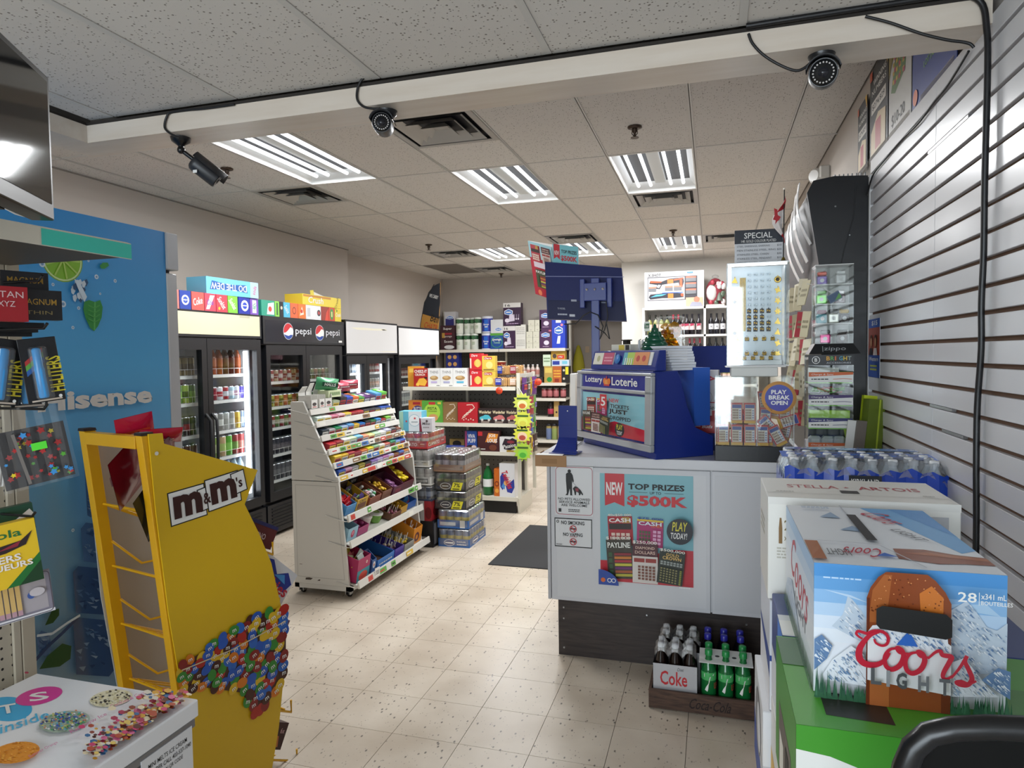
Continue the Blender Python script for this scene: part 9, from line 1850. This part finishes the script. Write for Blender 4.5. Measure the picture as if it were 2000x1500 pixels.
m = MB().box(fx1-.0115, fy0+.1, .1, fx1-.0105, fy1-.16, .79, M('#8a6a58', .4)); cc = Cv(m, (fx1-.0105, fy0+.1, .1), (0, fy1-.16-fy0-.1, 0), (0, 0, .69), .0002)
for k in range(260): cc.circ(rr.random()*.98+.01, rr.random()*.98+.01, rr.uniform(.008, .016), M(rr.choice(BC), .4), 6) if k % 4 == 0 else cc.mb.face([cc.p(a+.012*math.cos(t), b+.012*cc.asp*math.sin(t)) for a, b in [(rr.random(), rr.random())] for t in [2*PI*i/6 for i in range(6)]], M(rr.choice(BC), .4))
T_(m, fz).build('side_print', fz)
m = MB().box(fx1-.0038, fy1-.16, .58, fx1-.0025, fy1-.02, .80, M('#d8d8da', .35)); cc = Cv(m, (fx1-.0025, fy1-.16, .58), (0, .14, 0), (0, 0, .22))
for i, s in enumerate(('MINI MELTS ICE CREAM', 'TO ORDER CALL 403-537-1040', 'OR SCAN QR CODE')): cc.text(s, (.12, .04, .22)[i], .88-.07*i, (.76, .92, .56)[i], .045, INK, .01)
solo(m, 'order_sign', 'white MINI MELTS order card on the freezer rim', 'sign')
"""ceiling cameras and cables"""
CM = M('#2a2b2e', .4); CMD = M('#101012', .3)
def cctv(label, base, tip, ring):
    t = thing('security_camera', label, 'security camera', base, 0); b = V(base); d = (V(tip)-b)
    MB().lathe((0, 0, -.022), [(.012, -.012), (.022, -.004), (.036, .006), (.04, .0215)], CMD, 18).build('mount', t)
    ax = V(d); n = ax.normalized(); j = V((0, 0, -.05)); MB().tube([(0, 0, -.03), (0, 0, -.045), j], .011, CMD, 10).ball(j, .016, .016, .016, CMD, 10, 6).build('bracket', t)
    return t, j
def barrel(t, c_, n, L, r):
    c_ = V(c_); n = V(n).normalized(); a = c_-n*L*.5
    m = MB().lathe(a, [(r*.7, 0), (r*.95, .008), (r, .02), (r, L-.006), (r*.96, L)], CM, 24, n); m.build('housing', t)
    f = a+n*(L+.0005); m = MB().lathe(f, [(r*.9, 0), (r*.9, .001), (0, .0015)], CMD, 24, n); u = n.cross(V((0, 0, 1))).normalized(); v = u.cross(n)
    for k in range(20): th = 2*PI*k/20; p = f+n*.0017+u*r*.68*math.cos(th)+v*r*.68*math.sin(th); m.lathe(p, [(.0028, 0), (.0022, .001), (0, .0012)], M('#c8c4c0', .3), 6, n)
    m.lathe(f+n*.0016, [(r*.36, 0), (r*.34, .003), (0, .004)], M('#1c1c22', .1), 16, n); m.build('lens_face', t)
    s = u.cross(n); s = s if s.z > 0 else -s; m = MB(); N = 10; vs = []
    for k in range(N+1): th = PI*(.08+.84*k/N); q = u*math.cos(th)*(r+.006)+s*math.sin(th)*(r+.006); vs += [a+q-n*.004, a+q+n*(L+.02), a+q*1.06-n*.004, a+q*1.06+n*(L+.02)]
    fs = []
    for k in range(N): b_ = 4*k; fs += [(b_, b_+4, b_+5, b_+1), (b_+2, b_+3, b_+7, b_+6), (b_+1, b_+5, b_+7, b_+3), (b_, b_+2, b_+6, b_+4)]
    m.mesh(vs, fs, CM, True); m.build('sun_hood', t)
zc = 2.5395
p = at(350, 268, 'z', zc); t, j = cctv('left ceiling camera seen from its side, aimed down the aisle', (p.x, 2.33, zc), (0, 0, 0), False); barrel(t, j+V((.065, .06, -.075)), (.62, .5, -.62), .12, .036)
m = MB().tube([j, j+V((.03, .03, -.03)), j+V((.055, .05, -.06))], .009, CMD, 8); m.build('arm', t); MB().box(0, 0, 0, .02, .001, .012, WHITE).xf(Matrix.Translation(j+V((.045, .012, -.095)))).build('sticker', t)
p = at(748, 212, 'z', zc); t, j = cctv('middle ceiling camera facing the viewer, beside the big vent', (p.x, 2.33, zc), (0, 0, 0), True); barrel(t, j+V((-.0, -.03, -.012)), (.35, -.92, -.12), .11, .036)
p = at(1605, 107, 'z', zc); t, j = cctv('right ceiling camera facing the viewer, nearest the slat wall', (p.x, 2.33, zc), (0, 0, 0), True); barrel(t, j+V((-.0, -.03, -.02)), (-.12, -.95, -.26), .12, .042)
def cordy(label, pts, r, y=2.252): return solo(MB().tube([at(a, b, 'y', y) for a, b in pts], r, M('#121214', .45), 8), 'camera_cable', label, 'cable')
cordy('short black cable looping to the left camera', smooth([(458, 204), (400, 212), (338, 218), (325, 230), (322, 250), (335, 262), (350, 268)]), .0045)
cordy('black cable curving down to the middle camera', smooth([(716, 147), (705, 158), (698, 175), (698, 195), (710, 208), (728, 212), (742, 212)]), .0045)
cordy('black cable sagging to the right camera', smooth([(1462, 66), (1470, 85), (1492, 108), (1525, 128), (1555, 138), (1575, 130), (1592, 112)]), .0045)
cordy('black cable crossing the beam to the slat wall top', smooth([(1690, 32), (1740, 45), (1800, 66), (1850, 78), (1880, 82), (1895, 86), (1902, 93)]), .0045, 2.25)
m = MB(); pts = smooth([(.1, 2.25, 2.625), (.3, 2.25, 2.628), (.5, 2.25, 2.63), (.66, 2.25, 2.628), (.725, 2.248, 2.6), (.741, 2.245, 2.52), (.743, 2.24, 2.4), (.742, 2.245, 2.1), (.744, 2.25, 1.9), (.742, 2.255, 1.75), (.745, 2.26, 1.62), (.744, 2.28, 1.45), (.742, 2.275, 1.28), (.743, 2.27, 1.1), (.742, 2.27, .9)]); m.tube(pts, .0088, M('#101013', .4), 9)
solo(m, 'power_cable', 'thick black cable along the beam and down the slat wall', 'cable')
m = MB().tube(smooth([(.752, 2.42, 2.53), (.752, 2.6, 2.50), (.752, 2.75, 2.495), (.751, 2.95, 2.48), (.752, 3.2, 2.49), (.752, 3.5, 2.485), (.752, 3.7, 2.475), (.75, 3.8, 2.42), (.75, 3.815, 2.4)]), .004, M('#121214', .45), 7); solo(m, 'thin_cable', 'thin black cable tacked along the top of the slat wall', 'cable')
